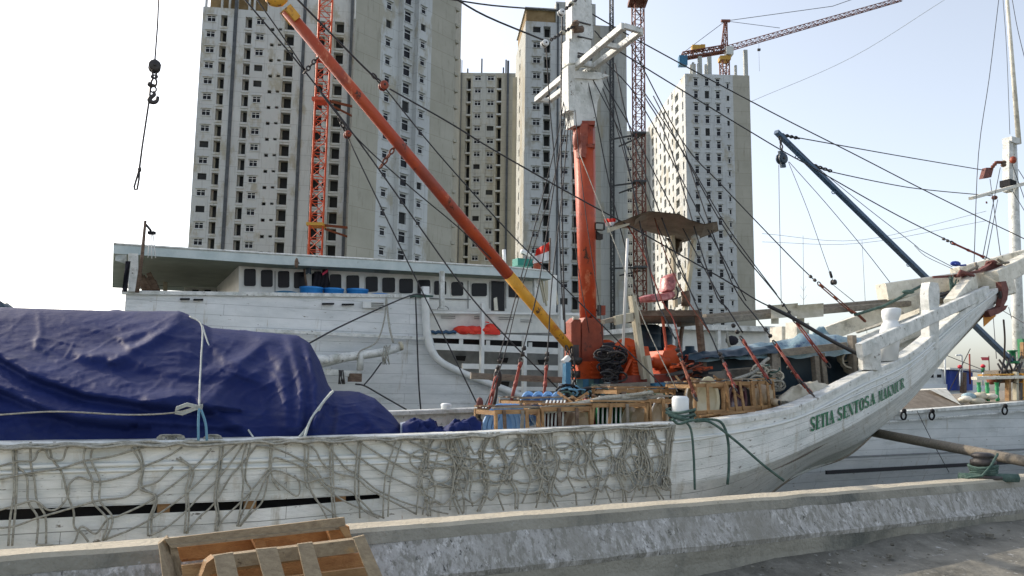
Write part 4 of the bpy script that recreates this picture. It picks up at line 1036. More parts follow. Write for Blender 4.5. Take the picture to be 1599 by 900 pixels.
# anchors
def anchor(label, pl1, pl2, Y0):
    mb = MB('anchor')
    for pl, d in ((pl1, .12), (pl2, .3)): mb.prism([pt(x, y, Y0) for x, y in pl], bv*d)
    return mb
mb = anchor('', [(1563, 440), (1571, 439), (1575, 452), (1573, 468), (1567, 479), (1562, 480), (1566, 462)], [(1543, 486), (1568, 478), (1574, 477), (1570, 484), (1560, 490), (1547, 495)], 11.9)
mb.m = 'iron'; mb.beam(pt(1561, 455, 11.95), pt(1565, 478, 11.95), .06, .06)
single('anchor', mb, 'rusty brown ship anchor hung under the bow beak', 'anchor')
mb = MB('anchor'); mb.prism([pt(x, y, 12.2) for x, y in ((1496, 428), (1530, 422), (1550, 411), (1556, 418), (1566, 416), (1551, 408), (1558, 420), (1536, 424), (1500, 433))], bv*.12)
mb.beam(pt(1457, 433, 12.3), pt(1505, 431, 12.3), .035, .05); mb.prism([pt(x, y, 12.2) for x, y in ((1548, 421), (1553, 406), (1570, 416))], bv*.2); mb.tube([pt(1496, 432, 12.1), pt(1500, 424, 12.1), pt(1512, 428, 12.1), pt(1520, 431, 12.1)], .04, 6)
single('anchor', mb, 'rusty reddish anchor lying on top of the white bow beams', 'anchor')
mb = MB('orange_cloth'); mb.prism([pt(x, y, 12.05) for x, y in ((1536, 486), (1556, 493), (1548, 500), (1537, 510))], bv*.02); single('rag', mb, 'orange-yellow rag hanging below the anchor', 'rag')
mb = MB('rope_blue'); mb.m = 'boat_blue'; mb.ico(pt(1492, 412, 12.2), .10, (1.2, .5, .6), 5); mb.tube([pt(1492, 412, 12.1), pt(1500, 415, 12.1), pt(1508, 414, 12.1)], .02, 5); single('rag', mb, 'dark blue rag knotted to the bow beam stay', 'rag')
mb = MB('rope_green')
for k in range(14):
    a = pt(1480+R.uniform(0, 18), 434+R.uniform(-4, 4), 12.2); b = pt(1483+R.uniform(0, 14), 458+R.uniform(-6, 2), 12.15); mb.tube(sag(a, b, R.uniform(-.05, .06), 6), .014, 4)
mb.tube([pt(1335, 492, 12.6), pt(1380, 478, 12.6), pt(1400, 468, 12.7), pt(1422, 455, 12.7), pt(1440, 446, 12.7)], .03, 6); mb.ico(pt(1418, 456, 12.5), .10, (1.4, .5, .5), 5)
mb.m = 'wood_grey'
for a, b in (((1510, 425), (1527, 416)), ((1523, 410), (1526, 422)), ((1557, 405), (1570, 412)), ((1575, 410), (1558, 412))): mb.tube([pt(*a, 12.1), pt(*b, 12.1)], .03, 5)
mb.m = 'dark'; mb.beam(pt(1465, 464, 12), pt(1487, 456, 12), .05, .05); mb.tube([pt(1462, 447, 12.2), pt(1458, 456, 12.2), pt(1466, 462, 12.2), pt(1490, 452, 12.2)], .025, 5)
single('lashing', mb, 'greenish rope lashings wound around the bow beams', 'lashing')

# ================================================================== BLUE TARP over the cargo
TX = [-140, 0, 60, 120, 190, 280, 296, 312, 330, 400, 465, 484, 500, 512, 520, 560, 585, 610, 632, 650]
TYp = [476, 480, 482, 484, 486, 486, 492, 504, 512, 518, 524, 536, 565, 600, 612, 612, 622, 645, 672, 683]
TD_ = [12.6]*5+[12.5, 12.4, 12.2, 12.2, 12.1, 11.8, 11.5, 11.1, 10.8, 10.7, 10.6, 10.4, 10.1, 9.7, 9.5]
TD_ = [8.95+(v-8.95)*.62 for v in TD_]
folds = [  # polyline, amplitude, width px below, width px above
    ([(-60, 520), (0, 556), (60, 590), (140, 618), (240, 634), (330, 640)], .20, 7, 34),
    ([(-60, 590), (0, 606), (60, 632), (120, 655), (200, 665)], .15, 6, 26),
    ([(-60, 640), (60, 645), (140, 655), (260, 661), (360, 668)], .07, 5, 16),
    ([(240, 632), (300, 622), (360, 660), (400, 688)], .08, 8, 14),
    ([(284, 488), (262, 515), (210, 552), (180, 568)], .07, 7, 9), ([(282, 489), (240, 512), (195, 530)], .06, 6, 9), ([(275, 492), (235, 500), (190, 512)], .04, 5, 7),
    ([(318, 516), (350, 560), (420, 600)], .06, 9, 12), ([(400, 540), (350, 600), (320, 640)], .05, 9, 12), ([(400, 520), (440, 560), (450, 690)], .10, 12, 12),
    ([(452, 528), (470, 600), (466, 690)], .11, 9, 9), ([(478, 538), (492, 600), (488, 690)], .09, 7, 7), ([(330, 580), (390, 560), (430, 520)], .05, 8, 10),
    ([(0, 500), (60, 540), (170, 560), (280, 560)], .05, 12, 18), ([(130, 560), (210, 570), (300, 590), (400, 585)], .05, 8, 12), ([(515, 620), (490, 660), (470, 690)], .09, 7, 7), ([(540, 616), (570, 650), (600, 684)], .06, 7, 9),
    ([(60, 484), (64, 520), (60, 545)], .03, 5, 5), ([(150, 560), (230, 540), (290, 500)], .05, 7, 10), ([(520, 614), (530, 650), (520, 690)], .05, 6, 6)]
def foldh(x, y):
    h = 0
    for pl, A_, wd, wu_ in folds:
        best = None
        for (x0, y0), (x1, y1) in zip(pl, pl[1:]):
            dx, dy = x1-x0, y1-y0; L2 = dx*dx+dy*dy; t = ((x-x0)*dx+(y-y0)*dy)/L2; tc = max(0, min(1, t)); qx, qy = x0+dx*tc, y0+dy*tc
            d = math.hypot(x-qx, y-qy); side = (dx*(y-qy)-dy*(x-qx))  # >0 below for rightward lines
            if best is None or d < best[0]: best = (d, side)
        d, side = best; w_ = wd if side*(1 if pl[-1][0] >= pl[0][0] else -1) > 0 else wu_
        h += A_*math.exp(-(d/w_)**2*.9) if d < w_*3 else 0
    return h
mb = MB('tarp'); rr = []
NX, NY = 330, 90
for j in range(NY+31):
    row = []
    for i in range(NX+1):
        x = -140+790*i/NX; yt = lin(TX, TYp, x); Yt = lin(TX, TD_, x); yb = 699-(x*.015)+3
        if j <= NY:
            t = j/NY; g_ = t**1.5; ty = 1-(1-t)**1.0
            y = yb+(yt-yb)*(1-(1-t)**1.25); Y0 = 8.98+(Yt-8.98)*g_
            p = pt(x, y, Y0)
            e = min(1, (650-x)/30)*min(1, t*8)
            d = foldh(x, y)*e*(1-t**4)
            wx = x+18*noise.noise(V((x*.01, y*.02, 4))); wy = y+10*noise.noise(V((x*.012, y*.02, 8))); cr_ = lambda n_, w_: max(0, 1-abs(n_)/w_); nz = .05*noise.noise(V((x*.006, y*.012, 0)))+.030*cr_(noise.noise(V((wx*.006+wy*.008, wy*.030-wx*.010, 7))), .20)+.020*cr_(noise.noise(V((wx*.012-wy*.012, wy*.04+wx*.02, 17))), .16)+.010*cr_(noise.noise(V((wx*.03+wy*.02, wy*.07-wx*.03, 27))), .2)+.005*noise.noise(V((x*.12, y*.16, 5)))
            nz *= .62*(1-t**5)
            p += V((.35, -1, .15))*((d+nz*e)*1.0)
        else:
            t = (j-NY)/30; p = pt(x, yt, Yt)+bv*(2.2*t); z0 = p.z-0
            p.z = pt(x, yt, Yt).z-.25*t*t+.04*noise.noise(V((x*.03, t*4, 1)))-max(0, (t-.85)/.15)**2*1.6
        row.append(p)
    rr.append(row)
mb.grid(rr)
TP = single('cargo_tarp', mb, 'large dark blue tarpaulin draped in folds over the deck cargo', 'tarpaulin')
TP2 = crumple('folded_tarp', 'crumpled blue and pale end of tarpaulin lying right of the covered cargo', 628, 752, lambda u: 662-6*math.sin(u*9), lambda u: 686-4*u, 9.0, 9.8, 'tarp', .12, 40, 16, seed=12)
crumple('folded_tarp', 'small pale lining flap of tarpaulin between the blue folds', 625, 668, lambda u: 660+3*u, lambda u: 684, 9.15, 9.6, 'tarp_pale', .05, 14, 8, seed=15)
crumple('folded_tarp', 'dark net covered hump at the far left edge behind the blue cover', -60, 22, lambda u: 452+2*u+26*u*u, lambda u: 500, 11.9, 13.4, 'tank_blue', .05, 16, 10, seed=17)

# ================================================================== ROPES helper
def rope(name, label, pxs, Ys, r, m='wire', cat='rope', group=None, s=S, n=6, sg=0.0, extra=None, n_side=5):
    mb = MB(m); mb.tube(pline(pxs, Ys, s, n, sg), r, n_side)
    if extra: extra(mb)
    o = mb.build(name); return tag(o, label, cat, group)
# ropes over tarp
G = 'pale ropes tying down the blue cover'
RP = lambda lab, pxs, Ys, r=.009, m='rope_pale': rope('tie_rope', lab, pxs, Ys, r, m, 'rope', G)
RP('pale rope hanging straight down the cover to a loose bow knot', [(296, 494), (315, 509), (314, 560), (312, 600), (311, 637)], (10.3, 8.75))
RP('pale rope slanting right over the cover towards the rail', [(316, 509), (328, 545), (352, 600), (376, 640), (384, 665), (400, 690)], (10.6, 8.75))
RP('greenish slack rope running level across the lower left of the cover', [(-60, 652), (0, 648), (90, 643), (200, 648), (270, 645), (308, 636)], (8.6, 8.6), .007, 'rope_grey')
mb = MB('rope_pale')
for k in range(3): mb.tube([pt(x, y+k*2-2, 8.6) for x, y in ((310, 636), (292, 632), (276, 638), (274, 644), (285, 646), (300, 640), (311, 636), (316, 633), (313, 642))], .007, 5)
single('rope_knot', mb, 'looped bow knot in the middle of the pale tie rope', 'knot', G)
RP('light blue doubled cord below the knot, straight left strand', [(311, 638), (310, 660), (310, 688)], (8.6, 8.6), .012, 'rope_blue')
RP('light blue doubled cord below the knot, right slanting strand', [(314, 640), (321, 662), (323, 688)], (8.6, 8.6), .012, 'rope_blue')
RP('pale rope gathering the cover at its right end down to the rail', [(520, 611), (505, 628), (492, 650), (470, 680), (455, 690)], (9.3, 8.7), .014)
RP('second pale strand beside the gathered right end of the cover', [(517, 613), (500, 634), (484, 658), (475, 684)], (9.3, 8.7), .014)

# ================================================================== CARGO NET on the hull side
mb = MB('rope_grey'); NR = random.Random(11)
def hp(x, y, o=.05): 
    p = pt(x, y, 8.7); 
    return pt(x, y, 8.7-.035-o)
def railtop(x): return lin(RX, railpy, x)
def walltop(x): return 853-(x*.0725)
for k in range(3):
    mb.tube(path([pt(x, railtop(x)-1+NR.uniform(-3, 2)+k*2, 8.62-.02*k) for x in range(-30, 1056, 22)], 3), .012, 5)
def cord(pts, r=.0092):
    o_ = NR.uniform(0, .03); mb.tube(path([hp(x, y, o_) for x, y in pts], 5), r, 5)
# left part: paired verticals and swags read from the picture
vl = [[(20, 697), (22, 760), (16, 800), (13, 840)], [(25, 697), (26, 760), (19, 840)], [(20, 700), (24, 722), (42, 740), (44, 776), (59, 800), (57, 838)], [(48, 690), (48, 720), (54, 745), (58, 776), (71, 798), (72, 838)],
      [(77, 694), (82, 715), (97, 735), (106, 768), (115, 790), (116, 812), (128, 822), (138, 834)], [(134, 694), (131, 718), (144, 746), (145, 776), (168, 803), (160, 832)], [(147, 694), (142, 715), (156, 745), (156, 775), (176, 800), (165, 832)],
      [(206, 698), (222, 727), (217, 756), (243, 769), (232, 803), (231, 826)], [(213, 692), (224, 722), (222, 755), (245, 770), (237, 800), (237, 826)], [(275, 714), (297, 728), (290, 760), (291, 785), (288, 822)], [(280, 712), (302, 732), (294, 762), (295, 790), (293, 822)],
      [(344, 696), (342, 722), (335, 770), (340, 800), (336, 818)], [(349, 696), (346, 722), (339, 770), (343, 800), (340, 818)], [(386, 692), (378, 720), (380, 750), (375, 790), (370, 812)], [(391, 692), (383, 740), (392, 760), (384, 780), (370, 812)],
      [(422, 694), (420, 735), (410, 775), (390, 795), (375, 812)], [(426, 692), (424, 735), (437, 760), (425, 742), (462, 768), (468, 752), (460, 738)], [(476, 690), (477, 748), (487, 762), (508, 795), (512, 808)], [(482, 690), (482, 748), (495, 775), (516, 790), (532, 802)], [(515, 690), (516, 740), (520, 800)], [(519, 690), (521, 760), (524, 800)],
      [(560, 688), (555, 740), (556, 770), (570, 790), (592, 800)], [(565, 688), (560, 740), (562, 800)], [(618, 690), (602, 740), (598, 800)], [(628, 688), (610, 745), (606, 798)], [(672, 688), (655, 760), (650, 795)], [(690, 690), (668, 760), (660, 795)]]
st_y = lambda c: [(a, 690+(b-690)*1.085 if b > 690 else b) for a, b in c]
for c in vl: cord(st_y(c))
sw = [[(-20, 730), (0, 725), (30, 718), (52, 717), (60, 704), (70, 702), (78, 714), (97, 716), (104, 700), (115, 692), (150, 696), (200, 694), (300, 692)], [(-20, 748), (0, 744), (46, 735), (96, 728), (134, 717), (170, 712), (206, 703), (240, 694)],
      [(-20, 790), (0, 788), (44, 776), (58, 776), (75, 788), (92, 785), (106, 768), (108, 752), (122, 741), (142, 746), (160, 747), (200, 738), (224, 726), (260, 712), (285, 698)], [(-20, 814), (20, 812), (58, 800), (110, 786), (156, 774), (195, 770), (218, 756), (245, 748), (270, 726)],
      [(57, 838), (70, 838), (112, 838), (124, 815), (132, 813), (150, 822), (168, 802), (190, 795), (240, 772), (300, 730), (330, 700)], [(160, 832), (200, 818), (230, 804), (262, 785), (290, 765), (320, 740), (345, 715), (370, 694)], [(232, 826), (262, 812), (290, 790), (310, 770), (339, 745), (372, 705), (380, 692)],
      [(290, 822), (310, 800), (335, 778), (360, 740), (385, 714), (400, 696)], [(338, 818), (350, 800), (378, 775), (400, 752), (420, 728), (426, 716), (436, 714), (480, 730), (500, 748), (520, 765), (548, 780), (600, 800)],
      [(372, 812), (390, 790), (404, 765), (420, 735), (440, 733), (476, 748), (492, 745), (520, 740)], [(400, 696), (430, 700), (470, 716), (492, 728), (510, 752), (545, 760), (560, 772), (590, 800)], [(466, 690), (490, 700), (503, 720), (525, 735), (556, 742), (580, 760), (650, 794)],
      [(505, 690), (520, 705), (540, 728), (560, 738), (590, 760), (640, 780), (700, 794)], [(532, 690), (560, 712), (600, 736), (650, 758), (690, 780)], [(560, 690), (610, 718), (660, 740), (720, 760)], [(600, 690), (650, 712), (720, 728), (780, 735)], [(640, 690), (700, 708), (760, 718)]]
for c in sw: cord(st_y(c))
# right part: sagging square mesh with doubled cords and slack tangles over it
VX = []
x = 655
while x < 1050: VX.append(x); x += NR.uniform(20, 34)
nodes = []
for i, x in enumerate(VX):
    c = []; sw_ = NR.uniform(-10, 10)
    for q in range(6):
        t = q/5; yy = railtop(x)-3+(walltop(x)+4-railtop(x))*t
        c.append((x+sw_*t+7*math.sin(q*1.7+i*2.1), yy+(NR.uniform(-4, 4) if 0 < q < 5 else 0)))
    nodes.append(c); cord(c, .0105)
    if i % 2 == 0: cord([(a+4+NR.uniform(-2, 2), b) for a, b in c], .0095)
for q in range(1, 5):
    c = []
    for i in range(len(nodes)-1):
        a, b = nodes[i][q], nodes[i+1][q]; c += [a, ((a[0]+b[0])/2, (a[1]+b[1])/2+NR.uniform(3, 9))]
    c.append(nodes[-1][q]); cord(c, .0105)
    for a in c[::2]: mb.ico(hp(a[0], a[1], .03), .019, (1.3, 1, 1), 3)
for x0, wdt, nn in ((712, 26, 7), (835, 24, 8), (905, 20, 4), (985, 30, 9), (1010, 20, 5), (770, 30, 4)):
    for k in range(nn):
        xa = x0+NR.uniform(-wdt, wdt)*.5; ln = NR.uniform(.55, 1); dx = NR.uniform(-14, 34); ph = NR.uniform(0, 6)
        c = [(xa+dx*t+NR.uniform(4, 9)*math.sin(t*7+ph), railtop(xa)-3+(walltop(xa)-railtop(xa))*t*ln) for t in (0, .17, .34, .5, .67, .84, 1)]
        cord(c, .011)
for k in range(16):
    xa = NR.uniform(660, 1000); ya = NR.uniform(700, 745); rr_ = NR.uniform(8, 20)
    cord([(xa+rr_*1.5*math.cos(t), ya+rr_*math.sin(t)) for t in [NR.uniform(0, 6)+i*.6 for i in [0]]+[i*.6+k for i in range(7)]][1:], .0095)
for k in range(8):   # right hem of the net
    cord([(1054-k*1.5, 664), (1048-k*1.2+NR.uniform(-2, 2), 700), (1042+NR.uniform(-3, 3), 735), (1040+NR.uniform(-5, 4), 760)], .013)
for k in range(4):
    c = hp(1040, 752, .05); mb.tube([c+V((.05*math.cos(t+k), -.01, .08*math.sin(t*1.1+k*.5)-.02)) for t in [i*.5 for i in range(9)]], .011, 5)
for xx in (255, 270, 328): # coils on the rail at left
    for k in range(4): mb.tube([hp(xx+k*3+9*math.cos(t*.7), 686+6*math.sin(t*.7), -.05) for t in range(10)], .012, 5)
single('cargo_net', mb, 'grey rope cargo net hung over the white bulwark, tangled towards its right end', 'net')
mb = MB('rope_grey')
for k in range(7): mb.tube(path([pt(830+i*38+NR.uniform(-6, 6), 640-i*5-(3 if i > 2 else 0)+NR.uniform(-4, 4)+k*1.2, 9.25+NR.uniform(-.08, .08)) for i in range(6)], 4), .022, 6)
single('net_bundle', mb, 'rolled grey net rope lying along the tops of the wooden crates', 'net')

# ================================================================== CRATES and ceramic ware
def crate(idx, x0, x1, ytop, Y0, dep, label, lean=0.0,  ybot=None, slats=2, rails=True, m='wood'):
    p0, p1 = pt(x0, ytop, Y0), pt(x1, ytop, Y0)
    zt = (p0.z+p1.z)/2; zb = zt-.62
    T = empty('wooden_crate', ((p0+p1)/2+bv*dep/2)*1.0+Z*(zb-zt), label, 'crate', 'open slatted crates of ceramic ware along the bulwark')
    u0, u1, v0 = p0.dot(bu), p1.dot(bu), p0.dot(bv)
    RR = random.Random(idx); lean += RR.uniform(-.05, .05)
    slope = (p1.z-p0.z)/(u1-u0)
    def b(u, v_, z): return bu*(u0+(u1-u0)*u+lean*(z-1)*1.0)+bv*(v0+dep*v_)+Z*(zb+(zt-zb)*z+slope*((u-.5)*(u1-u0)))
    for v_ in (0, 1):
        fr = MB(m)
        for u in (0, 1): fr.beam(b(u, v_, 0), b(u, v_, 1), .042, .03)
        fr.beam(b(-.03, v_, .97), b(1.03, v_, .97+RR.uniform(-.02, .02)), .025, .05)
        if v_ == 0 and rails: fr.beam(b(0, v_-.02, .38), b(1, v_-.02, .40), .02, .07)
        fr.build('end_frame', T)
    for k in range(slats):
        u = (k+1)/(slats+1)+RR.uniform(-.06, .06); sb = MB(RR.choice([m, m, 'wood_grey', 'wood_brown'])); sb.beam(b(u, -.05, -.02), b(u+RR.uniform(-.14, .08), -.05, 1.0), .02 if 0 else .04, .015, up=bv); sb.build('slat', T)
    for k in range(4):
        sb = MB(RR.choice([m, 'wood_grey', 'wood_brown'])); v_ = k/3; sb.beam(b(-.04+RR.uniform(-.03, .03), v_, 1.04+RR.uniform(0, .03)), b(1.04+RR.uniform(-.03, .03), v_+RR.uniform(-.1, .1), 1.04+RR.uniform(0, .04)), .06, .018); sb.build('slat', T)
    for u in (0, 1):
        sb = MB(m); sb.beam(b(u, 0, .95), b(u, 1, .95), .02, .05); sb.build('side_rail', T)
    return b
def pan(c, face, updir, m, rim, sx=.20, sy=.26, d=.12, name='toilet_pan', label='', group=None, pipe=True):
    "squat toilet pan: flared oval rim, hollow bowl, drain pipe behind; face = direction the hollow looks"
    f = V(face).normalized(); a = V(updir).normalized(); a = (a-f*a.dot(f)).normalized(); b_ = f.cross(a)
    mb = MB(m); n = 22
    def ring(k, off, back=1): return [c+b_*(sx*k*math.cos(2*math.pi*i/n)*(1-.18*math.sin(2*math.pi*i/n)))+a*(sy*k*math.sin(2*math.pi*i/n))+f*off for i in range(n)]
    seq = [(.35, -d, m), (.62, -d*.75, m), (.80, -.03, m), (.985, -.012, m), (1.02, -.010, rim), (1.02, .006, rim), (.975, .010, rim), (.80, .006, m), (.72, -.02, m), (.5, -d*.62, m), (.2, -d*.8, m)]
    rings = [ring(k, o) for k, o, _ in seq]
    for i in range(len(seq)-1):
        mb.m = seq[i+1][2]; vs = rings[i]+rings[i+1]; mb.smooth = True
        mb.add(vs, [(j, (j+1) % n, n+(j+1) % n, n+j) for j in range(n)])
    mb.smooth = False; mb.m = m
    mb.add(rings[0], [tuple(range(n))[::-1]]); mb.add(rings[-1], [tuple(range(n))])
    if pipe: mb.tube([c-f*d*.8-a*sy*.4, c-f*(d+.05)-a*sy*.42, c-f*(d+.12)-a*sy*.45], .055, 10); mb.m = 'dark'; mb.tube([c-f*(d+.121)-a*sy*.45, c-f*(d+.123)-a*sy*.45], .038, 10)
    return single(name, mb, label, 'toilet pan', group)
spec = [  # x0,x1,ytop,Y0,dep,label,lean,slats
    (774, 840, 641, 9.15, .55, 'leftmost front wooden crate, leaning, holding pale blue pans', -.05, 3),
    (846, 921, 637, 9.15, .55, 'front wooden crate with dark red striped stack and one beige pan', 0, 2),
    (926, 1010, 631, 9.15, .55, 'front wooden crate with green and white striped stack', 0, 2),
    (1014, 1052, 624, 9.15, .55, 'narrow front wooden crate with a whitish pan left of the rope wound post', .0, 1),
    (812, 876, 626, 9.9, .55, 'rear wooden crate above the leftmost one with more blue pans', 0, 3),
    (965, 1052, 609, 10.0, .6, 'rear wooden crate under the winch platform with roof of rough boards', 0, 3),
    (1086, 1130, 600, 9.35, .6, 'wooden crate holding a large cream pan facing outwards', 0.0, 1),
    (1134, 1172, 596, 9.6, .6, 'wooden crate holding a dark maroon basin', -.04, 2),
    (1175, 1206, 596, 9.9, .6, 'rightmost wooden crate with a beige drum beside the grey post', -.02, 2)]
for i, (x0, x1, yt, Y0, dep, lab, lean, sl_) in enumerate(spec):
    crate(i, x0, x1, yt, Y0, dep, lab, lean, slats=sl_)
g_ = 'ceramic squat pans stacked in crates'
def stack(x0, x1, y, Y0, n, face, m, rim, lab, sx=.2, sy=.24, d=.09, tilt=.2, pipe=False):
    a, b = pt(x0, y, Y0), pt(x1, y, Y0)
    for k in range(n):
        pan(a.lerp(b, k/max(1, n-1)), face, Z+bu*tilt, m, rim, sx, sy, d, label=lab, group=g_+' ('+lab.split()[0]+')', pipe=pipe and k == 0)
stack(780, 802, 664, 9.3+.2, 4, V((.55, -.83, .05)), 'ware_blue', 'ware_blue', 'blue pan nested in the leaning leftmost crate', .22, .25)
stack(826, 872, 638, 10.2, 4, V((.75, -.6, .1)), 'ware_blue', 'ware_blue', 'blue pan in the rear crate behind the leftmost one', .2, .22)
stack(854, 882, 656, 9.45, 6, bu*.8-bv*.6, 'ware_red', 'ware_rim', 'dark red pan with pale rim in a striped stack', .2, .24, .05, .5)
stack(936, 970, 650, 9.45, 6, bu*.8-bv*.6, 'ware_green', 'ware_rim', 'green pan with white rim in a striped stack', .2, .25, .05, .5)
stack(902, 902, 660, 9.5, 1, -(bu*-.1-bv*.9), 'ware_beige', 'ware_beige', 'beige pan seen from behind with round drain hole', .2, .23, .14, pipe=True)
stack(993, 993, 654, 9.5, 1, -(bu*-.1-bv*.9), 'ware_beige', 'ware_cream', 'beige pan beside the green stack with round drain hole', .2, .24, .14, pipe=True)
stack(914, 922, 650, 9.7, 2, bu-bv*.2, 'ware_red', 'ware_red', 'pinkish red pan between beige pan and green stack', .18, .22)
stack(1030, 1030, 650, 9.45, 1, -bv+bu*.2, 'ware_beige', 'ware_white', 'whitish pan in the narrow crate beside the wound post', .17, .25)
stack(985, 1030, 622, 10.3, 3, -bv+bu*.6, 'ware_white', 'ware_rim', 'white pan in the rear crate below the winch', .17, .16)
stack(1104, 1104, 624, 9.55, 1, -bv+bu*.1, 'ware_cream', 'ware_cream', 'large cream pan facing outwards in its own crate', .24, .31)
stack(1080, 1080, 620, 9.8, 1, -bv+bu*.6, 'ware_beige', 'ware_white', 'pale pan half hidden left of the large cream one', .2, .2)
stack(1152, 1152, 622, 9.85, 1, -bv+bu*.2, 'ware_maroon', 'ware_maroon', 'dark maroon pan behind the slats', .22, .28)
stack(1188, 1188, 618, 10.1, 1, bv-bu*.2, 'ware_beige', 'ware_beige', 'beige pan seen from behind in the rightmost crate', .18, .22, .2, pipe=True)
# lumber scraps below crates at right
mb = MB('wood')
for k in range(14):
    a = pt(1078+R.uniform(0, 60), 652-R.uniform(0, 10), 9.3+R.uniform(-.1, .2)); d = V((R.uniform(.5, 1), R.uniform(.25, .6), R.uniform(.0, .1))); mb.beam(a, a+d.normalized()*R.uniform(.3, .6), .04, .02)
single('lumber_scraps', mb, 'loose wood scraps and broken slats lying on the deck edge right of the wound post', 'wood')
# rail bollard with green rope
p0 = pt(1063, 674, 8.85); p1 = pt(1063, 619, 8.85)
mb = MB('bollard_white'); L = (p1-p0).length; mb.lathe(p0, Z, [(0, .105), (L-.03, .105), (L, .085), (L+.004, .03)], n=14)
single('mooring_post', mb, 'white round topped mooring post on the rail with green rope wound around it', 'bollard')
mb = MB('rope_green')
for k in range(6):
    mb.tube([p0+V(((.125+.02*math.sin(k*2+t)+(.035 if k > 2 else 0))*math.cos(t*.55), (.125+.02*math.sin(k*2+t))*math.sin(t*.55), .06+k*.038+.025*math.sin(t*.8+k))) for t in range(12)], .017, 6, close=True)
mb.tube(pline([(1050, 655), (1060, 662), (1080, 657), (1110, 655), (1128, 662), (1137, 690), (1138, 730), (1136, 757)], (8.6, 8.55)), .017, 6)
single('mooring_rope', mb, 'green rope coiled on the white post and dropping over the rail', 'rope')
rope('mooring_rope', 'dark green rope slanting down the bow from the rail to the quay wall', [(1085, 658), (1110, 660), (1150, 690), (1190, 725), (1224, 751)], (8.6, 8.3), .017, 'rope_green')
rope('mooring_rope', 'green rope hanging straight down the hull beside the net hem', [(1070, 658), (1079, 672), (1083, 710), (1085, 765)], (8.6, 8.5), .015, 'rope_green')
rope('mooring_rope', 'thick frayed rope lashed between the locker post and crates', [(1112, 604), (1150, 592), (1180, 580), (1192, 566), (1200, 560)], (9.8, 10.9), .03, 'rope_grey')

# ================================================================== PALLET leaning on the wall
PL = empty('wooden_pallet', ptz(420, 960, 0), 'weathered wooden pallet propped against the quay wall at lower left', 'pallet')
def PP(x, y, Y): return pt(x, y, Y-.66, SW)
def pb(name, a, b, w_, h_, up, m='pallet_wood'):
    mb = MB(m); mb.beam(a, b, w_, h_, up=up, bev=.06); return mb.build(name, PL)
PF, PBk = 5.80, 6.25    # plane offsets: front face, back
nrm = (PP(300, 900, PF)-PP(300, 820, PF+.25)).normalized()
# front board (top) and back structure
pb('board', PP(262, 848, 6.10), PP(541, 817, 6.10), .10, .018, wn, 'pallet_wood')
def flat(name, pl, Ys, th=.02, m='pallet_wood'):
    mb = MB(m); mb.prism([PP(x, y, Y) for (x, y), Y in zip(pl, Ys)], -wn*th); return mb.build(name, PL)
for ob_ in list(PL.children): bpy.data.objects.remove(ob_)
flat('board', [(256, 842), (264, 852), (540, 822), (538, 808)], [6.2]*4, .02)
flat('board', [(264, 852), (268, 856), (540, 826), (540, 822)], [6.18]*4, .02)
flat('board', [(276, 851), (524, 822), (530, 848), (284, 878)], [6.36]*4, .03, 'wood_orange')
flat('board', [(276, 856), (400, 842), (400, 862), (278, 876)], [6.34]*4, .02, 'wood_orange')
flat('stringer', [(248, 850), (262, 838), (284, 900), (290, 960), (262, 960)], [6.17, 6.3, 6.1, 6.0, 5.98], .05)
flat('stringer', [(262, 838), (276, 852), (292, 920), (298, 960), (284, 960)], [6.21]*5, .05)
flat('stringer', [(393, 838), (410, 838), (424, 870), (430, 880), (410, 880)], [6.21]*5, .12, 'wood_orange')
flat('stringer', [(512, 826), (545, 822), (556, 880), (580, 960), (548, 960)], [6.25]*5, .08, 'wood_orange')
flat('board', [(530, 824), (542, 822), (552, 845), (545, 848)], [6.16]*4, .03, 'wood')
flat('board', [(284, 884), (560, 848), (562, 862), (286, 904)], [6.02]*4, .03, 'wood')
flat('board', [(320, 878), (332, 870), (558, 842), (566, 851), (566, 862), (340, 890)], [5.92]*6, .06, 'pallet_wood')
flat('board', [(284, 900), (564, 864), (570, 885), (288, 930)], [6.22]*4, .03, 'wood_orange')
flat('board', [(290, 920), (585, 885), (590, 905), (292, 950)], [6.05]*4, .03, 'wood')
for x0, x1, yt, yt2, x2, x3 in ((334, 364, 868, 863, 352, 386), (400, 432, 858, 855, 428, 462), (465, 488, 850, 847, 490, 520), (552, 569, 840, 836, 600, 624)):
    flat('slat', [(x0, yt), (x1, yt2), (x3, 960), (x2, 960)], [5.80, 5.80, 5.6, 5.6], .022)
flat('stringer', [(322, 880), (334, 871), (338, 888), (326, 900), (312, 905), (318, 892)], [5.88]*6, .10, 'wood')
# rubble at the wall foot
mb = MB('ground'); 
for k in range(260):
    a = R.uniform(.5, 13); o = R.uniform(.1, .45)*(1 if k % 4 else 3.5); r_ = R.uniform(.004, .016)*(1 if k % 11 else 2); p = wpt(a, o, lift(a, o)+.02+.09*math.exp(-max(0, o-.1)/.22))
    mb.box(p, (r_*2, r_*1.6, r_), rot=Matrix.Rotation(R.uniform(0, 6), 3, 'Z') @ Matrix.Rotation(R.uniform(-.6, .6), 3, 'X'))
tag(mb.build('rubble'), 'small loose stones and grit along the foot of the quay wall', 'rubble', kind='stuff')
for k, (x, y, lab) in enumerate(((1305, 860, 'crumpled white paper scrap on the ground below the wall'), (1583, 818, 'pale crumpled plastic litter at the wall foot near the right edge'))):
    c = ptz(x, y, .06); mb = MB('plastic_white'); mb.m = 'sack' if k else 'plastic_white'
    mb.grid([[c+V((i*.05-.1, j*.04-.06, .03*R.random())) for i in range(5)] for j in range(4)]); single('litter', mb, lab, 'litter')

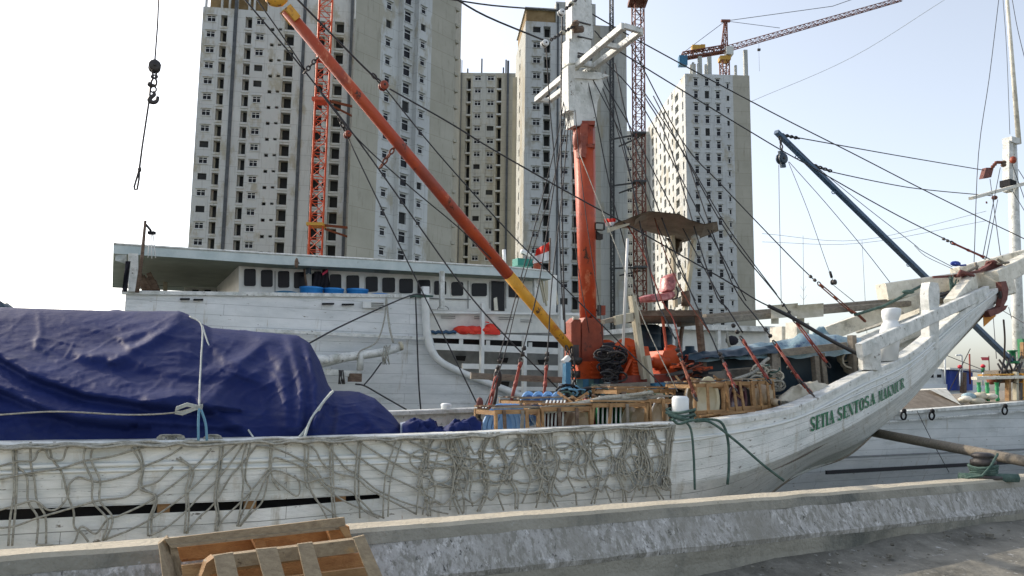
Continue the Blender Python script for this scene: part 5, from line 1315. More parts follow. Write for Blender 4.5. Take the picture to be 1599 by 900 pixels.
# ================================================================== deck clutter round the mast foot
mb = MB('wood_brown'); mb.m = 'shade_dark'; mb.prism([pt(*p, 10.9) for p in ((868, 660), (868, 634), (948, 622), (1205, 602), (1205, 640), (960, 665))], bv*.3)  # dark hatch box added behind the crates, its blackness is painted shade
single('hatch_shade', mb, 'added dark hatch side, painted as the shade behind the rear row of crates', 'hatch')
CL = random.Random(5)
def heap(lab, cat, name, cx, cy, Y0, wd, ht, n, mats, kind='rope'):
    mb = MB(mats[0])
    for k in range(n):
        mb.m = CL.choice(mats); c = pt(cx+CL.uniform(-wd, wd), cy+CL.uniform(-ht, ht), Y0+CL.uniform(-.15, .15))
        if kind == 'rope':
            r_ = CL.uniform(.06, .16); e = CL.uniform(0, 6)
            mb.tube([c+V((r_*math.cos(t*.6+e), r_*.5*math.sin(t*.6), r_*.55*math.sin(t*.6+e))) for t in range(9)], CL.uniform(.009, .018), 5)
        else:
            d = V((CL.uniform(-1, 1), CL.uniform(-.5, .5), CL.uniform(-.25, .25))).normalized(); L_ = CL.uniform(.15, .45); mb.beam(c-d*L_/2, c+d*L_/2, CL.uniform(.02, .07), CL.uniform(.015, .05))
    return single(name, mb, lab, cat)
heap('tangle of dark hoses and rope at the foot of the orange mast', 'hose', 'hose_tangle', 905, 618, 10.8, 34, 12, 40, ['wire', 'iron', 'rope_green', 'dark', 'rope_blue'])
heap('black cable loops hanging beside the winch drum', 'cable', 'cable_tangle', 955, 572, 11.2, 16, 24, 36, ['wire', 'dark', 'cloth_black', 'iron'])
heap('loose wooden offcuts thrown on top of the crates below the mast', 'wood', 'wood_offcuts', 950, 627, 9.9, 70, 5, 34, ['wood', 'wood_grey', 'wood_brown', 'wood_orange'], 'b')
heap('loose battens lying over the crates right of the winch', 'wood', 'wood_offcuts', 1120, 603, 10.0, 60, 5, 26, ['wood', 'wood_grey', 'wood_brown'], 'b')
heap('grey and green rope ends strewn before the deck locker', 'rope', 'rope_ends', 1200, 590, 10.4, 22, 16, 26, ['rope_grey', 'sack', 'rope_green', 'rope_grey'])
heap('small pale and green fabric scraps stuffed between the crates', 'rags', 'rag_pile', 1005, 618, 10.1, 28, 5, 14, ['green_paint', 'cloth_white', 'sack', 'teal_box'], 'b')
heap('red-brown and dark machine parts beside the winch engine', 'machine parts', 'machine_parts', 1075, 578, 11.1, 18, 12, 22, ['rust', 'iron', 'orange_dull', 'orange_bright', 'dark'], 'b')
mb = MB('rope_blue'); mb.m = 'paint_blue'; mb.beam(pt(884, 640, 11.0), pt(885, 566, 11.0), .10, .08); mb.m = 'steel_blue'; mb.beam(pt(876, 640, 11.1), pt(878, 600, 11.1), .09, .07); mb.m = 'plastic_white'; mb.beam(pt(880, 566, 11.0), pt(888, 558, 11.0), .07, .07)
single('blue_post', mb, 'short blue and white painted posts left of the mast foot', 'post')

# ================================================================== WHITE CABIN BOAT behind
B0 = 24.0
CB = empty('passenger_boat', pt(450, 600, 26)*1.0, 'large white wooden boat with a long cabin of dark windows, moored behind the blue cover', 'boat')
def q2(x, y, Y0=B0): return pt(x, y, Y0)
hb = MB('hull_far')
xs = [197, 240, 300, 360, 420, 480, 540, 600, 655, 668, 680, 692, 720, 760, 800, 840, 880, 930, 990, 1060, 1120]
top = [457, 457, 458, 459, 459, 460, 461, 462, 463, 500, 545, 568, 580, 592, 607, 622, 636, 648, 655, 655, 655]
rr = []; uu = []
NJ = 24
for j in range(NJ+1):
    row = []; u = []
    for x, y in zip(xs, top):
        p = q2(x, y); b = V((p.x, p.y, -1.5))+bv*1.2
        t = j/NJ; c = p.lerp(b, t); c += -bv*(.35*math.sin(t*math.pi)); row.append(c); u.append((p.dot(bu), p.z+(-1.5-p.z)*t))
    rr.append(row); uu.append(u)
hb.grid(rr, uu, flip=True)
# stern transom and far side
a, b = q2(197, 457), V((q2(197, 457).x, q2(197, 457).y, -1.5))+bv*1.2
hb.add([a, b, b+bv*6, a+bv*8], [(0, 1, 2, 3)], [(0, 0), (0, -5), (8, -5), (8, 0)])
hb.build('hull', CB)
def mould(x0, y0, x1, y1, r, Y=B0, m='white', nm='rubbing_strake'):
    mb = MB(m); mb.beam(q2(x0, y0, Y), q2(x1, y1, Y), .10, r, bev=.1); return mb.build(nm, CB)
mould(190, 457, 658, 463, .10, B0-.02)
mould(400, 516, 662, 529, .09, B0-.22)
for (x, y, w_) in ((289, 467, 15), (310, 468, 15), (513, 474.5, 18), (544, 475.5, 18)):
    mb = MB('dark'); mb.prism([q2(x-w_/2, y-1.2, B0-.14), q2(x+w_/2, y-1.2, B0-.14), q2(x+w_/2, y+1.2, B0-.14), q2(x-w_/2, y+1.2, B0-.14)], bv*.1); mb.build('drain_slot', CB)
mb = MB('white_cabin'); mb.prism([q2(567, 471, B0-.16), q2(604, 472, B0-.16), q2(604, 482, B0-.16), q2(567, 481, B0-.16)], bv*.1); mb.m = 'dark'
for k in range(3): mb.prism([q2(580, 473+k*2.9, B0-.18), q2(599, 473.4+k*2.9, B0-.18), q2(599, 474.4+k*2.9, B0-.18), q2(580, 474+k*2.9, B0-.18)], bv*.03)
mb.build('louvre', CB)
# curved stem post
mb = MB('white'); mb.m = 'white_cabin'
cv = [q2(664, 458, B0-.15), q2(665, 495, B0-.18), q2(668, 530, B0-.22), q2(676, 552, B0-.24), q2(692, 568, B0-.26), q2(725, 584, B0-.26), q2(760, 598, B0-.24), q2(800, 614, B0-.2), q2(845, 632, B0-.15)]
mb.tube(path(cv, 4), [.12-.02*i/32 for i in range(33)], 8); mb.build('curved_post', CB)
mb = MB('plastic_white'); mb.beam(q2(664, 461, B0-.1), q2(664, 448, B0-.1), .2, .2, bev=.2); mb.build('post_cap', CB)
# lower deck side with frames
mb = MB('hull_far'); mb.m = 'white_cabin'; mb.prism([q2(668, 484, B0+.3), q2(905, 489, B0+.3), q2(905, 520, B0+.5), q2(668, 520, B0+.5)], bv*.08); mb.build('upper_bulwark', CB)
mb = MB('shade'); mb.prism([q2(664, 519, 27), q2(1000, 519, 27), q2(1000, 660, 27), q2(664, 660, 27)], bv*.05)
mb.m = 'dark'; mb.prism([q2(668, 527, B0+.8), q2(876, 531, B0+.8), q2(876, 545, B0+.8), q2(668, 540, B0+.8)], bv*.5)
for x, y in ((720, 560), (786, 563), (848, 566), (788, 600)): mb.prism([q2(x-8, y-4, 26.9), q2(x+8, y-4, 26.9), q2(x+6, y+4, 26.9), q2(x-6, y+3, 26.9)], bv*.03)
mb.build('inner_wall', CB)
for (x0, y0, x1, y1, h) in ((668, 523, 878, 530, .18), (676, 541, 878, 549, .19), (722, 572, 876, 575, .15), (800, 607, 878, 608, .12), (668, 488, 905, 491, .06)):
    mb = MB('white_cabin'); mb.beam(q2(x0, y0, B0+.2), q2(x1, y1, B0+.2), .08, h, bev=.05); mb.build('side_rail', CB)
for (x, y0, y1, w_) in ((752, 474, 584, .15), (818, 524, 617, .17), (875, 478, 632, .16), (895, 560, 625, .10)):
    mb = MB('white_cabin'); mb.beam(q2(x, y1, B0+.1), q2(x+1, y0, B0+.1), w_, .10, bev=.05); mb.build('side_post', CB)
for x, y in ((720, 534), (762, 536), (828, 539)):
    mb = MB('white_cabin'); mb.beam(q2(x, y, B0+.2), q2(x, y, B0+1.2), .12, .16); mb.build('beam_end', CB)
for (x, y, w_) in ((700, 494, 22), (748, 495, 14), (790, 496, 22), (822, 500, 18)):
    mb = MB('dark'); 
    for k in range(2): mb.prism([q2(x-w_/2, y-.6+k*3, B0+.28), q2(x+w_/2, y-.2+k*3, B0+.28), q2(x+w_/2, y+.5+k*3, B0+.28), q2(x-w_/2, y+.1+k*3, B0+.28)], bv*.02)
    mb.build('drain_slot', CB)
# cabin
KW = 24.95
mb = MB('white_cabin'); 
mb.prism([q2(373, 414, KW), q2(870, 430, KW), q2(868, 492, KW), q2(373, 470, KW)], bv*5.0); mb.build('cabin_wall', CB)
def rrect(x0, x1, y0, y1, Y, r=3):
    P = []
    for cx, cy, a0 in ((x1-r, y0+r, 0), (x0+r, y0+r, 90), (x0+r, y1-r, 180), (x1-r, y1-r, 270)):
        for k in range(4):
            a = math.radians(a0+k*30); P.append(q2(cx+r*math.cos(a), cy-r*math.sin(a), Y))
    return P
wl_ = [(381, 399.5), (407.5, 426), (434, 452), (459, 477), (487, 507), (515, 533), (541, 561), (571, 590), (597, 617), (623.5, 645), (652, 672), (678, 697), (705, 723.5), (736.5, 760.5)]
for x0, x1 in wl_:
    k = (x0-381)/355; y0, y1 = 420+22.5*k, 447+16.5*k
    if x0 > 730: y0, y1 = 442.5, 463
    mb = MB('white_cabin'); P = rrect(x0-1.5, x1+1.5, y0-1.5, y1+1.5, KW-.03); mb.prism(P, bv*.028); fr = mb.build('window', CB)
    mb = MB('glass_dark'); mb.prism(rrect(x0, x1, y0, y1, KW-.05), bv*.018); g_ = mb.build('pane', None, origin=CB['_o']); g_.location = (0, 0, 0); g_.parent = fr
mb = MB('glass_dark'); mb.prism([q2(768, 439, KW-.05), q2(788, 440, KW-.05), q2(788, 486, KW-.05), q2(768, 485, KW-.05)], bv*.04); mb.m = 'cream'; mb.prism([q2(771, 466, KW-.07), q2(776, 464, KW-.07), q2(778, 485, KW-.07), q2(772, 485, KW-.07)], bv*.015); mb.build('doorway', CB)
mb = MB('glass_dark'); mb.prism([q2(795, 444, KW-.05), q2(816, 445, KW-.05), q2(816, 465, KW-.05), q2(795, 464, KW-.05)], bv*.04); mb.build('window', CB)
mb = MB('shade')
for x in (429.5, 731, 765, 790): mb.beam(q2(x, 422+(x-400)*.05, KW-.04), q2(x, 482, KW-.04), .02, .02)
mb.beam(q2(375, 457, KW-.04), q2(735, 468, KW-.04), .03, .03); mb.build('panel_joint', CB)
# roof
RF = 24.15
mb = MB('roof_paint')
t0, t1 = q2(177, 382, RF), q2(866, 424, RF); 
pts = [(177, 382), (300, 390), (430, 398), (560, 405), (700, 413), (800, 419), (862, 425)]
b_ = [(177, 396), (300, 404), (430, 413), (560, 419), (700, 427), (800, 432), (862, 436)]
n = len(pts)
topn = [q2(*p, RF) for p in pts]; botn = [q2(*p, RF) for p in b_]; topf = [p+bv*7.4 for p in topn]; botf = [p+bv*7.4+Z*(-.05) for p in botn]
mb.grid([botn, topn], flip=True, smooth=False); mb.grid([topn, topf], flip=True, smooth=False); mb.grid([topf, botf], flip=True, smooth=False)
mb.add([topn[0], botn[0], botf[0], topf[0]], [(0, 1, 2, 3)]); mb.add([topn[-1], botn[-1], botf[-1], topf[-1]], [(3, 2, 1, 0)])
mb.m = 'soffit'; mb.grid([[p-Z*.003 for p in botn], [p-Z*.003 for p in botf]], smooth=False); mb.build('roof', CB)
mb = MB('white'); mb.tube([p+Z*.02 for p in topn], .03, 5); mb.build('roof_edge', CB)
for (x, y0, y1, Y, w_) in ((208, 456, 397, B0-.1, .22), (690, 482, 424, B0, .13), (836, 492, 432, B0+.4, .14), (852, 470, 434, B0+1.0, .12), (866, 470, 438, B0+1.6, .10), (228, 455, 420, 30, .12), (258, 455, 425, 30, .12)):
    mb = MB('white' if w_ > .12 else 'wood_pale'); mb.beam(q2(x, y1, Y), q2(x, y0, Y), w_, w_, bev=.05); mb.build('roof_post', CB)
mb = MB('wood_pale')
for k in range(7): mb.beam(q2(842+k*4, 436, B0+.2+k*.4), q2(850+k*3.5, 462+R.uniform(-6, 20), B0+.6+k*.2), .05, .05)
mb.build('brace', CB)
mb = MB('white_cabin'); mb.prism([q2(288, 449, 30.5), q2(373, 450, 30.5), q2(373, 458, 30.5), q2(288, 458, 30.5)], bv*.1); mb.m = 'dark'
for x in (305, 324, 343, 362): mb.prism([q2(x-5, 453, 30.48), q2(x+5, 453, 30.48), q2(x+5, 456, 30.48), q2(x-5, 456, 30.48)], -bv*.03)
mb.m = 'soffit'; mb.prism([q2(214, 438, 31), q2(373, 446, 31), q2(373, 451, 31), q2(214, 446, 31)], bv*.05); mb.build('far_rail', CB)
dkk = MB('wood_grey'); dkk.add([q2(197, 459, B0+.1), q2(655, 465, B0+.1), q2(655, 465, B0+.1)+bv*6.6, q2(197, 459, B0+.1)+bv*6.6], [(0, 1, 2, 3)]); dkk.build('upper_deck', CB)
mb = MB('wood_brown'); 
for k in range(9): mb.tube([q2(216+k*3+R.uniform(-3, 3), 425+R.uniform(-4, 14), 25.5), q2(222+k*4+R.uniform(-8, 8), 457, 25.5)], .07, 6)
single('stern_clutter', mb, 'dark bundled gear stored under the open stern roof of the white cabin boat', 'gear')
mb = MB('rope_blue'); mb.m = 'cloth_black'
mb.grid([[q2(196+i*2-j*.7, 408+j*6, 23.3+.1*math.sin(i*2+j)) for i in range(5)] for j in range(9)]); mb.m = 'rope_pale'
mb.grid([[q2(180+i*6, 398+j*3+(i*2 if j else 0), 23.5+.1*math.sin(i*2+j)) for i in range(4)] for j in range(4)])
single('hanging_cloth', mb, 'dark and pale rags hanging from the stern corner of the cabin boat roof', 'cloth')
# stern davit
mb = MB('wood_brown'); mb.tube([q2(214, 457, 23.2), q2(222, 400, 23.2), q2(227, 345, 23.2)], .055, 6, .035); mb.m = 'wire'; mb.tube([q2(228, 351, 23.2), q2(236, 361, 23.2)], .03, 5); mb.m = 'dark'; mb.box(q2(237, 364, 23.2), (.15, .12, .07)); mb.m = 'cloth_white'
for a, b in (((234, 367), (231, 403)), ((237, 367), (237, 404)), ((239, 367), (243, 403))): mb.tube([q2(*a, 23.2), q2(*b, 23.2)], .012, 4)
single('stern_davit', mb, 'thin rusty davit pole with a small block at the open stern of the cabin boat', 'davit')
# drums on the side deck
DG = 'blue plastic drums along the cabin boat rail'
for x, yt, w_, op, lab in ((486.5, 449, 36, True, 'bright blue open drum, nearest the hanging clothes'), (521, 451, 32, True, 'bright blue open drum, middle of the three tall ones'), (558, 452, 34, True, 'bright blue open drum, rightmost of the three tall ones')):
    c = q2(x, yt, 24.45); r_ = w_/1244*c.y/2; mb = MB('drum_blue'); bz = c-Z*.85
    mb.lathe(bz, Z, [(0, r_*.9), (.04, r_*.97), (.6, r_*.97), (.79, r_*.98), (.80, r_*1.03), (.845, r_*1.03), (.85, r_*.95), (.70, r_*.93), (.69, .02)], n=24); single('drum', mb, lab, 'drum', DG)
for x, y, w_, lab in ((447, 457, 35, 'low teal blue drum lid at the left end of the drum row'), (594, 460.5, 36, 'flat blue drum lid at the right end of the drum row')):
    c = q2(x, y, 24.45); r_ = w_/1244*c.y/2; mb = MB('lid_teal' if x < 500 else 'drum_blue'); mb.lathe(c-Z*.8, Z, [(0, r_*.9), (.76, r_*.95), (.765, r_*1.02), (.80, r_*1.02), (.83, r_*.6), (.84, .02)], n=24); single('drum', mb, lab, 'drum', DG)
# hanging jackets
mb = MB('cloth_black')
for x0, x1, y0, y1 in ((489, 503, 424, 452), (502, 514, 420, 450)):
    mb.grid([[q2(x0+(x1-x0)*i/7+(j-4)*(i-3.5)*.12, y0+(y1-y0)*j/8, 24.7+.06*math.sin(i*1.9+j*.6)) for i in range(8)] for j in range(9)])
mb.m = 'cloth_pink'; mb.grid([[q2(503+i*2+j*.5, 427-i*1.4+j*1.6, 24.6) for i in range(5)] for j in range(3)])
mb.m = 'wire'; mb.tube([q2(463, 410, 24.0), q2(480, 415, 24.7), q2(515, 420, 24.7)], .02, 5); mb.m = 'wood_brown'; mb.ico(q2(463, 411, 23.6), .09, (.6, .6, 1.6), 5); mb.tube([q2(475, 420, 24.5), q2(479, 450, 24.5)], .03, 5)
single('hanging_jackets', mb, 'black jackets with a pink patch hung outside the cabin windows', 'clothing')
mb = MB('cloth_black'); mb.m = 'tank_blue'; mb.grid([[q2(478+i*2, 415+j*3+abs(i-2), 24.5+.05*math.sin(i*2)) for i in range(5)] for j in range(5)]); single('hanging_rag', mb, 'small blue-grey rag hanging left of the black jackets', 'cloth')
mb = MB('drum_blue'); mb.tube([q2(750, 440, 26), q2(748, 450, 26), q2(750, 462, 26)], [.02, .07, .11], 8); single('blue_cloth', mb, 'bright blue cloth hanging in front of the last rounded window', 'cloth')
mb = MB('cloth_red')
for k in range(3): mb.ico(q2(722+k*15, 516, 24.2), .22, (1.3, .8, .62), 6)
mb.ico(q2(766, 514, 24.2), .2, (1.0, .8, .85), 5); mb.box(q2(752, 518, 24.3), (1.0, .5, .18), .46); mb.grid([[q2(758+i*2, 502+j*2-i*.2+i*.6, 24.2) for i in range(4)] for j in range(2)]); mb.m = 'rope_blue'; mb.m = 'steel_blue'; mb.tube([q2(x, 519+math.sin(x)*1.2, 24.1) for x in range(672, 714, 4)], .05, 5)
single('life_raft_bundle', mb, 'bright red fabric bundle lying on the open side ledge', 'bundle')
mb = MB('dark'); mb.tube([q2(691+9*math.cos(t*.6), 484-6*math.sin(t*.6), 25) for t in range(6)], .05, 6); single('tyre', mb, 'half hidden black tyre on the cabin boat side deck', 'tyre')
# fender logs on the hull
mb = MB('white'); mb.tube([q2(493, 567, 23.4), q2(540, 558, 23.3), q2(600, 550, 23.2), q2(628, 541, 23.2)], [.16, .12, .11, .11], 8); mb.ico(q2(500, 562, 23.3), .22, (1.2, .6, .6), 5); mb.m = 'wood_pale'; mb.tube([q2(624, 541, 23.15), q2(628, 540, 23.15)], .12, 8); mb.m = 'white'; mb.tube([q2(563, 552, 23.2), q2(562, 578, 23.3)], .09, 6)
single('fender_log', mb, 'white painted log fender slung along the side of the cabin boat', 'fender')
mb = MB('white'); mb.beam(q2(508, 581, 23.5), q2(562, 585, 23.4), .2, .16, bev=.1); mb.m = 'wood_brown'; mb.box(q2(554, 590, 23.3), (.3, .3, .22), .46); mb.m = 'iron'
for k in range(10): mb.tube([q2(532+R.uniform(-3, 5), 578, 23.25), q2(532+R.uniform(-8, 8), 600, 23.25)], .012, 4)
single('fender_log', mb, 'short white timber block with brown end below the log fender', 'fender')
mb = MB('rope_grey')
for k in range(9): mb.tube([q2(600+k*1.2+R.uniform(-3, 3), 541+R.uniform(-3, 1), 23.0), q2(598+R.uniform(-3, 8), 555, 22.95), q2(601+R.uniform(-5, 8), 568+R.uniform(-3, 2), 23.0)], .014, 4)
single('rope_lashing', mb, 'bunch of grey rope tied around the log fender end', 'rope')
mb = MB('bollard_white'); mb.lathe(pt(696, 662, 15.6), Z, [(0, .09), (.30, .09), (.32, .10), (.36, .10), (.38, .06)], n=10); single('far_post', mb, 'small pale post standing behind the far rail right of the cover', 'post')
# flags and teal box on the roof
def flag(lab, pl, Y0, hor=.5):
    mb = MB('cloth_red'); n = 10
    (ax, ay), (bx, by), (cx, cy), (dx, dy) = pl   # hoist top, fly top, fly bottom, hoist bottom
    rr = []
    for j in range(9):
        v_ = j/8; rr.append([pt(ax+(dx-ax)*v_+((bx+(cx-bx)*v_)-(ax+(dx-ax)*v_))*i/n, ay+(dy-ay)*v_+((by+(cy-by)*v_)-(ay+(dy-ay)*v_))*i/n, Y0+.15*math.sin(i*.9+j*.2)) for i in range(n+1)])
    for j in range(8): mb.m = 'cloth_red' if j < 4 else 'cloth_white'; mb.grid(rr[j:j+2])
    return single('flag', mb, lab, 'flag')
flag('red and white flag flying above the front end of the cabin roof', [(858, 378), (838, 389), (832, 412), (859, 406)], 24)
flag('small red and white flag at the left tip of the brown canopy', [(962, 341), (943, 342), (946, 354), (960, 352)], 11.2)
singlebeam('flag_staff', q2(858, 426, 24), q2(859, 372, 24), .04, .04, 'wood_brown', 'short staff holding the flag on the cabin roof', 'pole')
mb = MB('teal_box'); mb.box(q2(816, 411, 25.5), (.55, .4, .24), .46); single('teal_crate', mb, 'turquoise box standing on the cabin roof beside the flag', 'box')
mb = MB('cloth_red'); mb.m = 'orange_dull'; mb.lathe(q2(839, 422, 25), Z, [(0, .14), (.22, .12), (.24, .16), (.3, .14)], n=10); single('lamp_housing', mb, 'small orange-brown lantern housing under the roof flag', 'lamp')
mb = MB('plastic_white'); mb.tube([q2(814, 392, 26), q2(822, 396, 26), q2(832, 399, 26)], .08, 6); mb.m = 'dark'; mb.tube([q2(815, 395, 26), q2(824, 398, 26)], .05, 6); mb.m = 'wire'; mb.tube([q2(822, 396, 26), q2(822, 405, 26)], .03, 4); single('speaker_horn', mb, 'pale horn on a short stem above the turquoise box', 'horn')
mb = MB('plastic_white'); mb.tube([q2(788, 414, 27), q2(787, 390, 27)], .06, 6); single('vent_pipe', mb, 'thin grey vent pipe rising from the cabin roof left of the turquoise box', 'pipe')

# white boat hidden beyond the foredeck
WB = empty('moored_boat', pt(1100, 570, 21), 'white boat mostly hidden beyond the winch and foredeck, its pale cabin showing between posts', 'boat')
mb = MB('white_cabin'); mb.prism([pt(1045, 512, 20), pt(1205, 516, 20), pt(1205, 575, 20), pt(1045, 575, 20)], bv*4); mb.build('cabin_wall', WB)
mb = MB('white'); mb.prism([pt(1040, 506, 19.6), pt(1210, 510, 19.6), pt(1212, 518, 19.6), pt(1040, 514, 19.6)], bv*5); mb.build('roof', WB)
for x in (1050, 1121): 
    mb = MB('white'); mb.beam(pt(x, 575, 19.7), pt(x, 514, 19.7), .13, .1); mb.build('post', WB)
mb = MB('shade'); mb.prism([pt(1056, 526, 19.9), pt(1066, 526, 19.9), pt(1066, 550, 19.9), pt(1056, 550, 19.9)], bv*.05); mb.build('window', WB)
mb = MB('cloth_black'); mb.ico(pt(1143, 532, 19.6), .16, (1.2, .5, .9), 5); mb.m = 'rope_grey'; mb.tube([pt(1135, 518, 19.6), pt(1137, 535, 19.6), pt(1142, 548, 19.6)], .04, 5); single('hanging_gear', mb, 'dark gear hung on the hidden white boat cabin wall', 'gear')
mb = MB('hull_far'); mb.grid([[pt(1030, 560, 19.4), pt(1250, 566, 19.4)], [V((pt(1030, 560, 19.4).x, pt(1030, 560, 19.4).y, -1.5)), V((pt(1250, 566, 19.4).x, pt(1250, 566, 19.4).y, -1.5))]], [[(0, 0), (4, 0)], [(0, -3), (4, -3)]], flip=True); mb.build('hull', WB)

# ================================================================== RIGHT-HAND WHITE BOAT
RB = empty('white_boat', pt(1500, 740, 20), 'white planked boat with a black band, lying behind the raked bow at the right', 'boat')
BB = 17.6
def qb(x, y, Y0=BB): return pt(x, y, Y0)
hb = MB('hull_far'); rr = []; uu = []
xs = [1180, 1300, 1400, 1500, 1599, 1700, 1850]; tp = [665, 655, 645, 637, 629, 620, 608]
for j in range(21):
    row = []; u = []
    for x, y in zip(xs, tp):
        p = qb(x, y); b = V((p.x, p.y, -1.7))+bv*1.0; t = j/20; c = p.lerp(b, t)-bv*(.25*math.sin(t*math.pi)); row.append(c); u.append((p.dot(bu), (p.z+1.7)*(1-t)))
    rr.append(row); uu.append(u)
hb.grid(rr, uu, flip=True); hb.build('hull', RB)
def along(nm, y_at, Y, w_, h_, m, x0=1200, x1=1850):
    mb = MB(m); L_ = [(x, y_at(x)) for x in range(x0, x1, 60)]
    for a, b in zip(L_, L_[1:]): mb.beam(qb(a[0], a[1], Y), qb(b[0], b[1], Y), w_, h_, bev=.1)
    return mb.build(nm, RB)
along('cap_rail', lambda x: 645-(x-1400)*.081, BB, .3, .10, 'white')
along('rubbing_strake', lambda x: 658-(x-1400)*.081, BB-.15, .08, .05, 'white')
along('rubbing_strake', lambda x: 711-(x-1400)*.045, BB-.3, .08, .05, 'shade')
along('black_band', lambda x: 732-(x-1400)*.055, BB-.30, .06, .10, 'band_black', 1290, 1850)
mb = MB('wood_grey'); a, b = qb(1380, 645, BB+.2), qb(1800, 612, BB+.2); mb.add([a, b, b+bv*5.5, a+bv*5.5], [(0, 1, 2, 3)]); mb.build('deck', RB)
mb = MB('dark'); 
# deck cover
mb = MB('sack'); mb.m = 'canopy'
mb.add([qb(1393, 640, 18.2), qb(1501, 634, 18.2), qb(1478, 608, 19.5), qb(1428, 610, 19.5)], [(0, 1, 2, 3)]); mb.m = 'cream'
mb.add([qb(1478, 607.5, 19.5), qb(1501, 633, 18.2), qb(1450, 608, 19.3)], [(0, 2, 1)]); mb.add([qb(1393, 640, 18.18), qb(1501, 634, 18.18), qb(1503, 639, 18.1), qb(1393, 644, 18.1)], [(0, 1, 2, 3)])
mb.add([qb(1428, 610, 19.5), qb(1478, 608, 19.5), qb(1478, 606, 20.5), qb(1428, 608, 20.5)], [(0, 1, 2, 3)])
single('hatch_cover', mb, 'grey and cream canvas hatch cover pitched on the right-hand white boat deck', 'cover')
mb = MB('sack')
for k in range(12): mb.ico(qb(1505+R.uniform(0, 45), 628-R.uniform(0, 12), 18.6+R.uniform(-.2, .5)), R.uniform(.12, .22), (1.2, 1, .6), 5); mb.m = R.choice(['sack', 'tarp_dull', 'cream'])
single('sack_pile', mb, 'low pile of pale sacks and nets beside the canvas hatch cover', 'sacks')
for x, y, lab in ((1410, 650, 'black rope fender loop furthest left on the right-hand hull'), (1454, 650, 'black rope fender loop below the canvas hatch cover'), (1568, 642, 'black rope fender loop furthest right near the frame edge')):
    mb = MB('dark'); mb.tube([qb(x+4*math.cos(t*.5)+1, y+6.5*math.sin(t*.5)-(1 if t < 6 else 0), BB-.30) for t in range(13)], .028, 6, close=True); mb.ico(qb(x+2, y-8, BB-.3), .07, (1, 1, 1), 4); single('fender_loop', mb, lab, 'fender')
# its mast, boom
ms = MB('white'); 
MT = empty('boat_mast', V((qb(1590, 630, 19.5).x, qb(1590, 630, 19.5).y, .8)), 'tall white mast with narrow topmast at the right edge, behind the bow beak', 'mast')
mb = MB('white'); mb.tube([qb(1594, 640, 19.5), qb(1586, 400, 19.5), qb(1580, 225, 19.5)], .20, 8, .17); mb.build('mast_column', MT)
mb = MB('white'); mb.beam(qb(1574, 300, 19.3), qb(1574, 222, 19.3), .26, .24, bev=.1); mb.box(qb(1579, 221, 19.3), (.5, .35, .22), .46); mb.build('mast_head', MT)
mb = MB('cream'); mb.tube([qb(1591, 225, 19.6), qb(1580, 90, 19.6), qb(1571, -20, 19.6)], .09, 8, .06); mb.build('topmast', MT)
mb = MB('cream'); mb.beam(qb(1516, 310, 17.6), qb(1640, 276, 20.5), .14, .10, taper=1.3, bev=.2); mb.build('crosstree', MT)
mb = MB('rope_blue'); mb.m = 'dark'; mb.beam(qb(1574, 283, 19.2), qb(1574, 293, 19.2), .38, .38); mb.m = 'wood_brown'; 
for y in (254, 258): mb.ico(qb(1567, y, 19.0), .1, (1, 1, .8), 4)
mb.m = 'orange_dull'; mb.ico(qb(1582, 250, 19.0), .12, (1, 1, 1.2), 4); mb.build('mast_band', MT)
mb = MB('anchor'); mb.prism([qb(1535, 279, 18.8), qb(1548, 277, 18.8), qb(1552, 262, 18.8), qb(1540, 262, 18.8)], bv*.15); mb.m = 'rust'; chain(mb, qb(1549, 262, 18.8), qb(1556, 254, 19), .08, .03); mb.tube([qb(1556, 254, 19), qb(1566, 254, 19.1)], .06, 5)
single('pulley_block', mb, 'red plate pulley block chained to the left side of the right-hand mast', 'pulley')
mb = MB('anchor'); mb.ico(qb(1553, 309, 18.6), .10, (1, 1, .8), 5); mb.tube([qb(1540, 315, 18.5), qb(1541, 318, 18.5)], .03, 4); single('pulley_block', mb, 'small dark block under the right-hand mast crosstree', 'pulley')
BM = empty('blue_boom', qb(1500, 500, 19.0), 'long dark blue cargo boom slanting down behind the white bow', 'boom')
mb = MB('steel_blue'); ba, bb = qb(1578, 563, 19.0), qb(1212, 206, 17.2); mb.beam(ba, bb, .19, .15, taper=.72, bev=.1); mb.build('boom_tube', BM)
mb = MB('steel_blue')
for t in (.22, .50, .80, .93): mb.tube([ba.lerp(bb, t)-Z*.12+V((.05*math.cos(k), 0, .05*math.sin(k)-.02)) for k in range(6)], .015, 4, close=True)
mb.build('eye_ring', BM)
hk = MB('iron'); a = qb(1218, 216, 17.2); b = qb(1221, 236, 17.2); chain(hk, a, b, .06, .02); hk.m = 'steel_blue'; block(hk, qb(1221, 248, 17.2), .15, 'tank_blue', .09); hk.m = 'tank_blue'; hk.beam(qb(1219, 236, 17.2), qb(1223, 262, 17.2), .06, .16)
single('hook_block', hk, 'dark blue pulley block hanging from the tip of the blue boom', 'pulley')
mb = MB('wood_brown'); mb.lathe(qb(1548, 594, 19), V((1, .3, .08)), [(0, .12), (1.6, .14), (1.8, .14)], n=8); mb.m = 'rust'; mb.lathe(qb(1546, 594, 19), V((1, .3, .08)), [(0, .15), (.12, .15)], n=8); single('gaff_log', mb, 'short weathered log lying across under the right-hand mast', 'log')
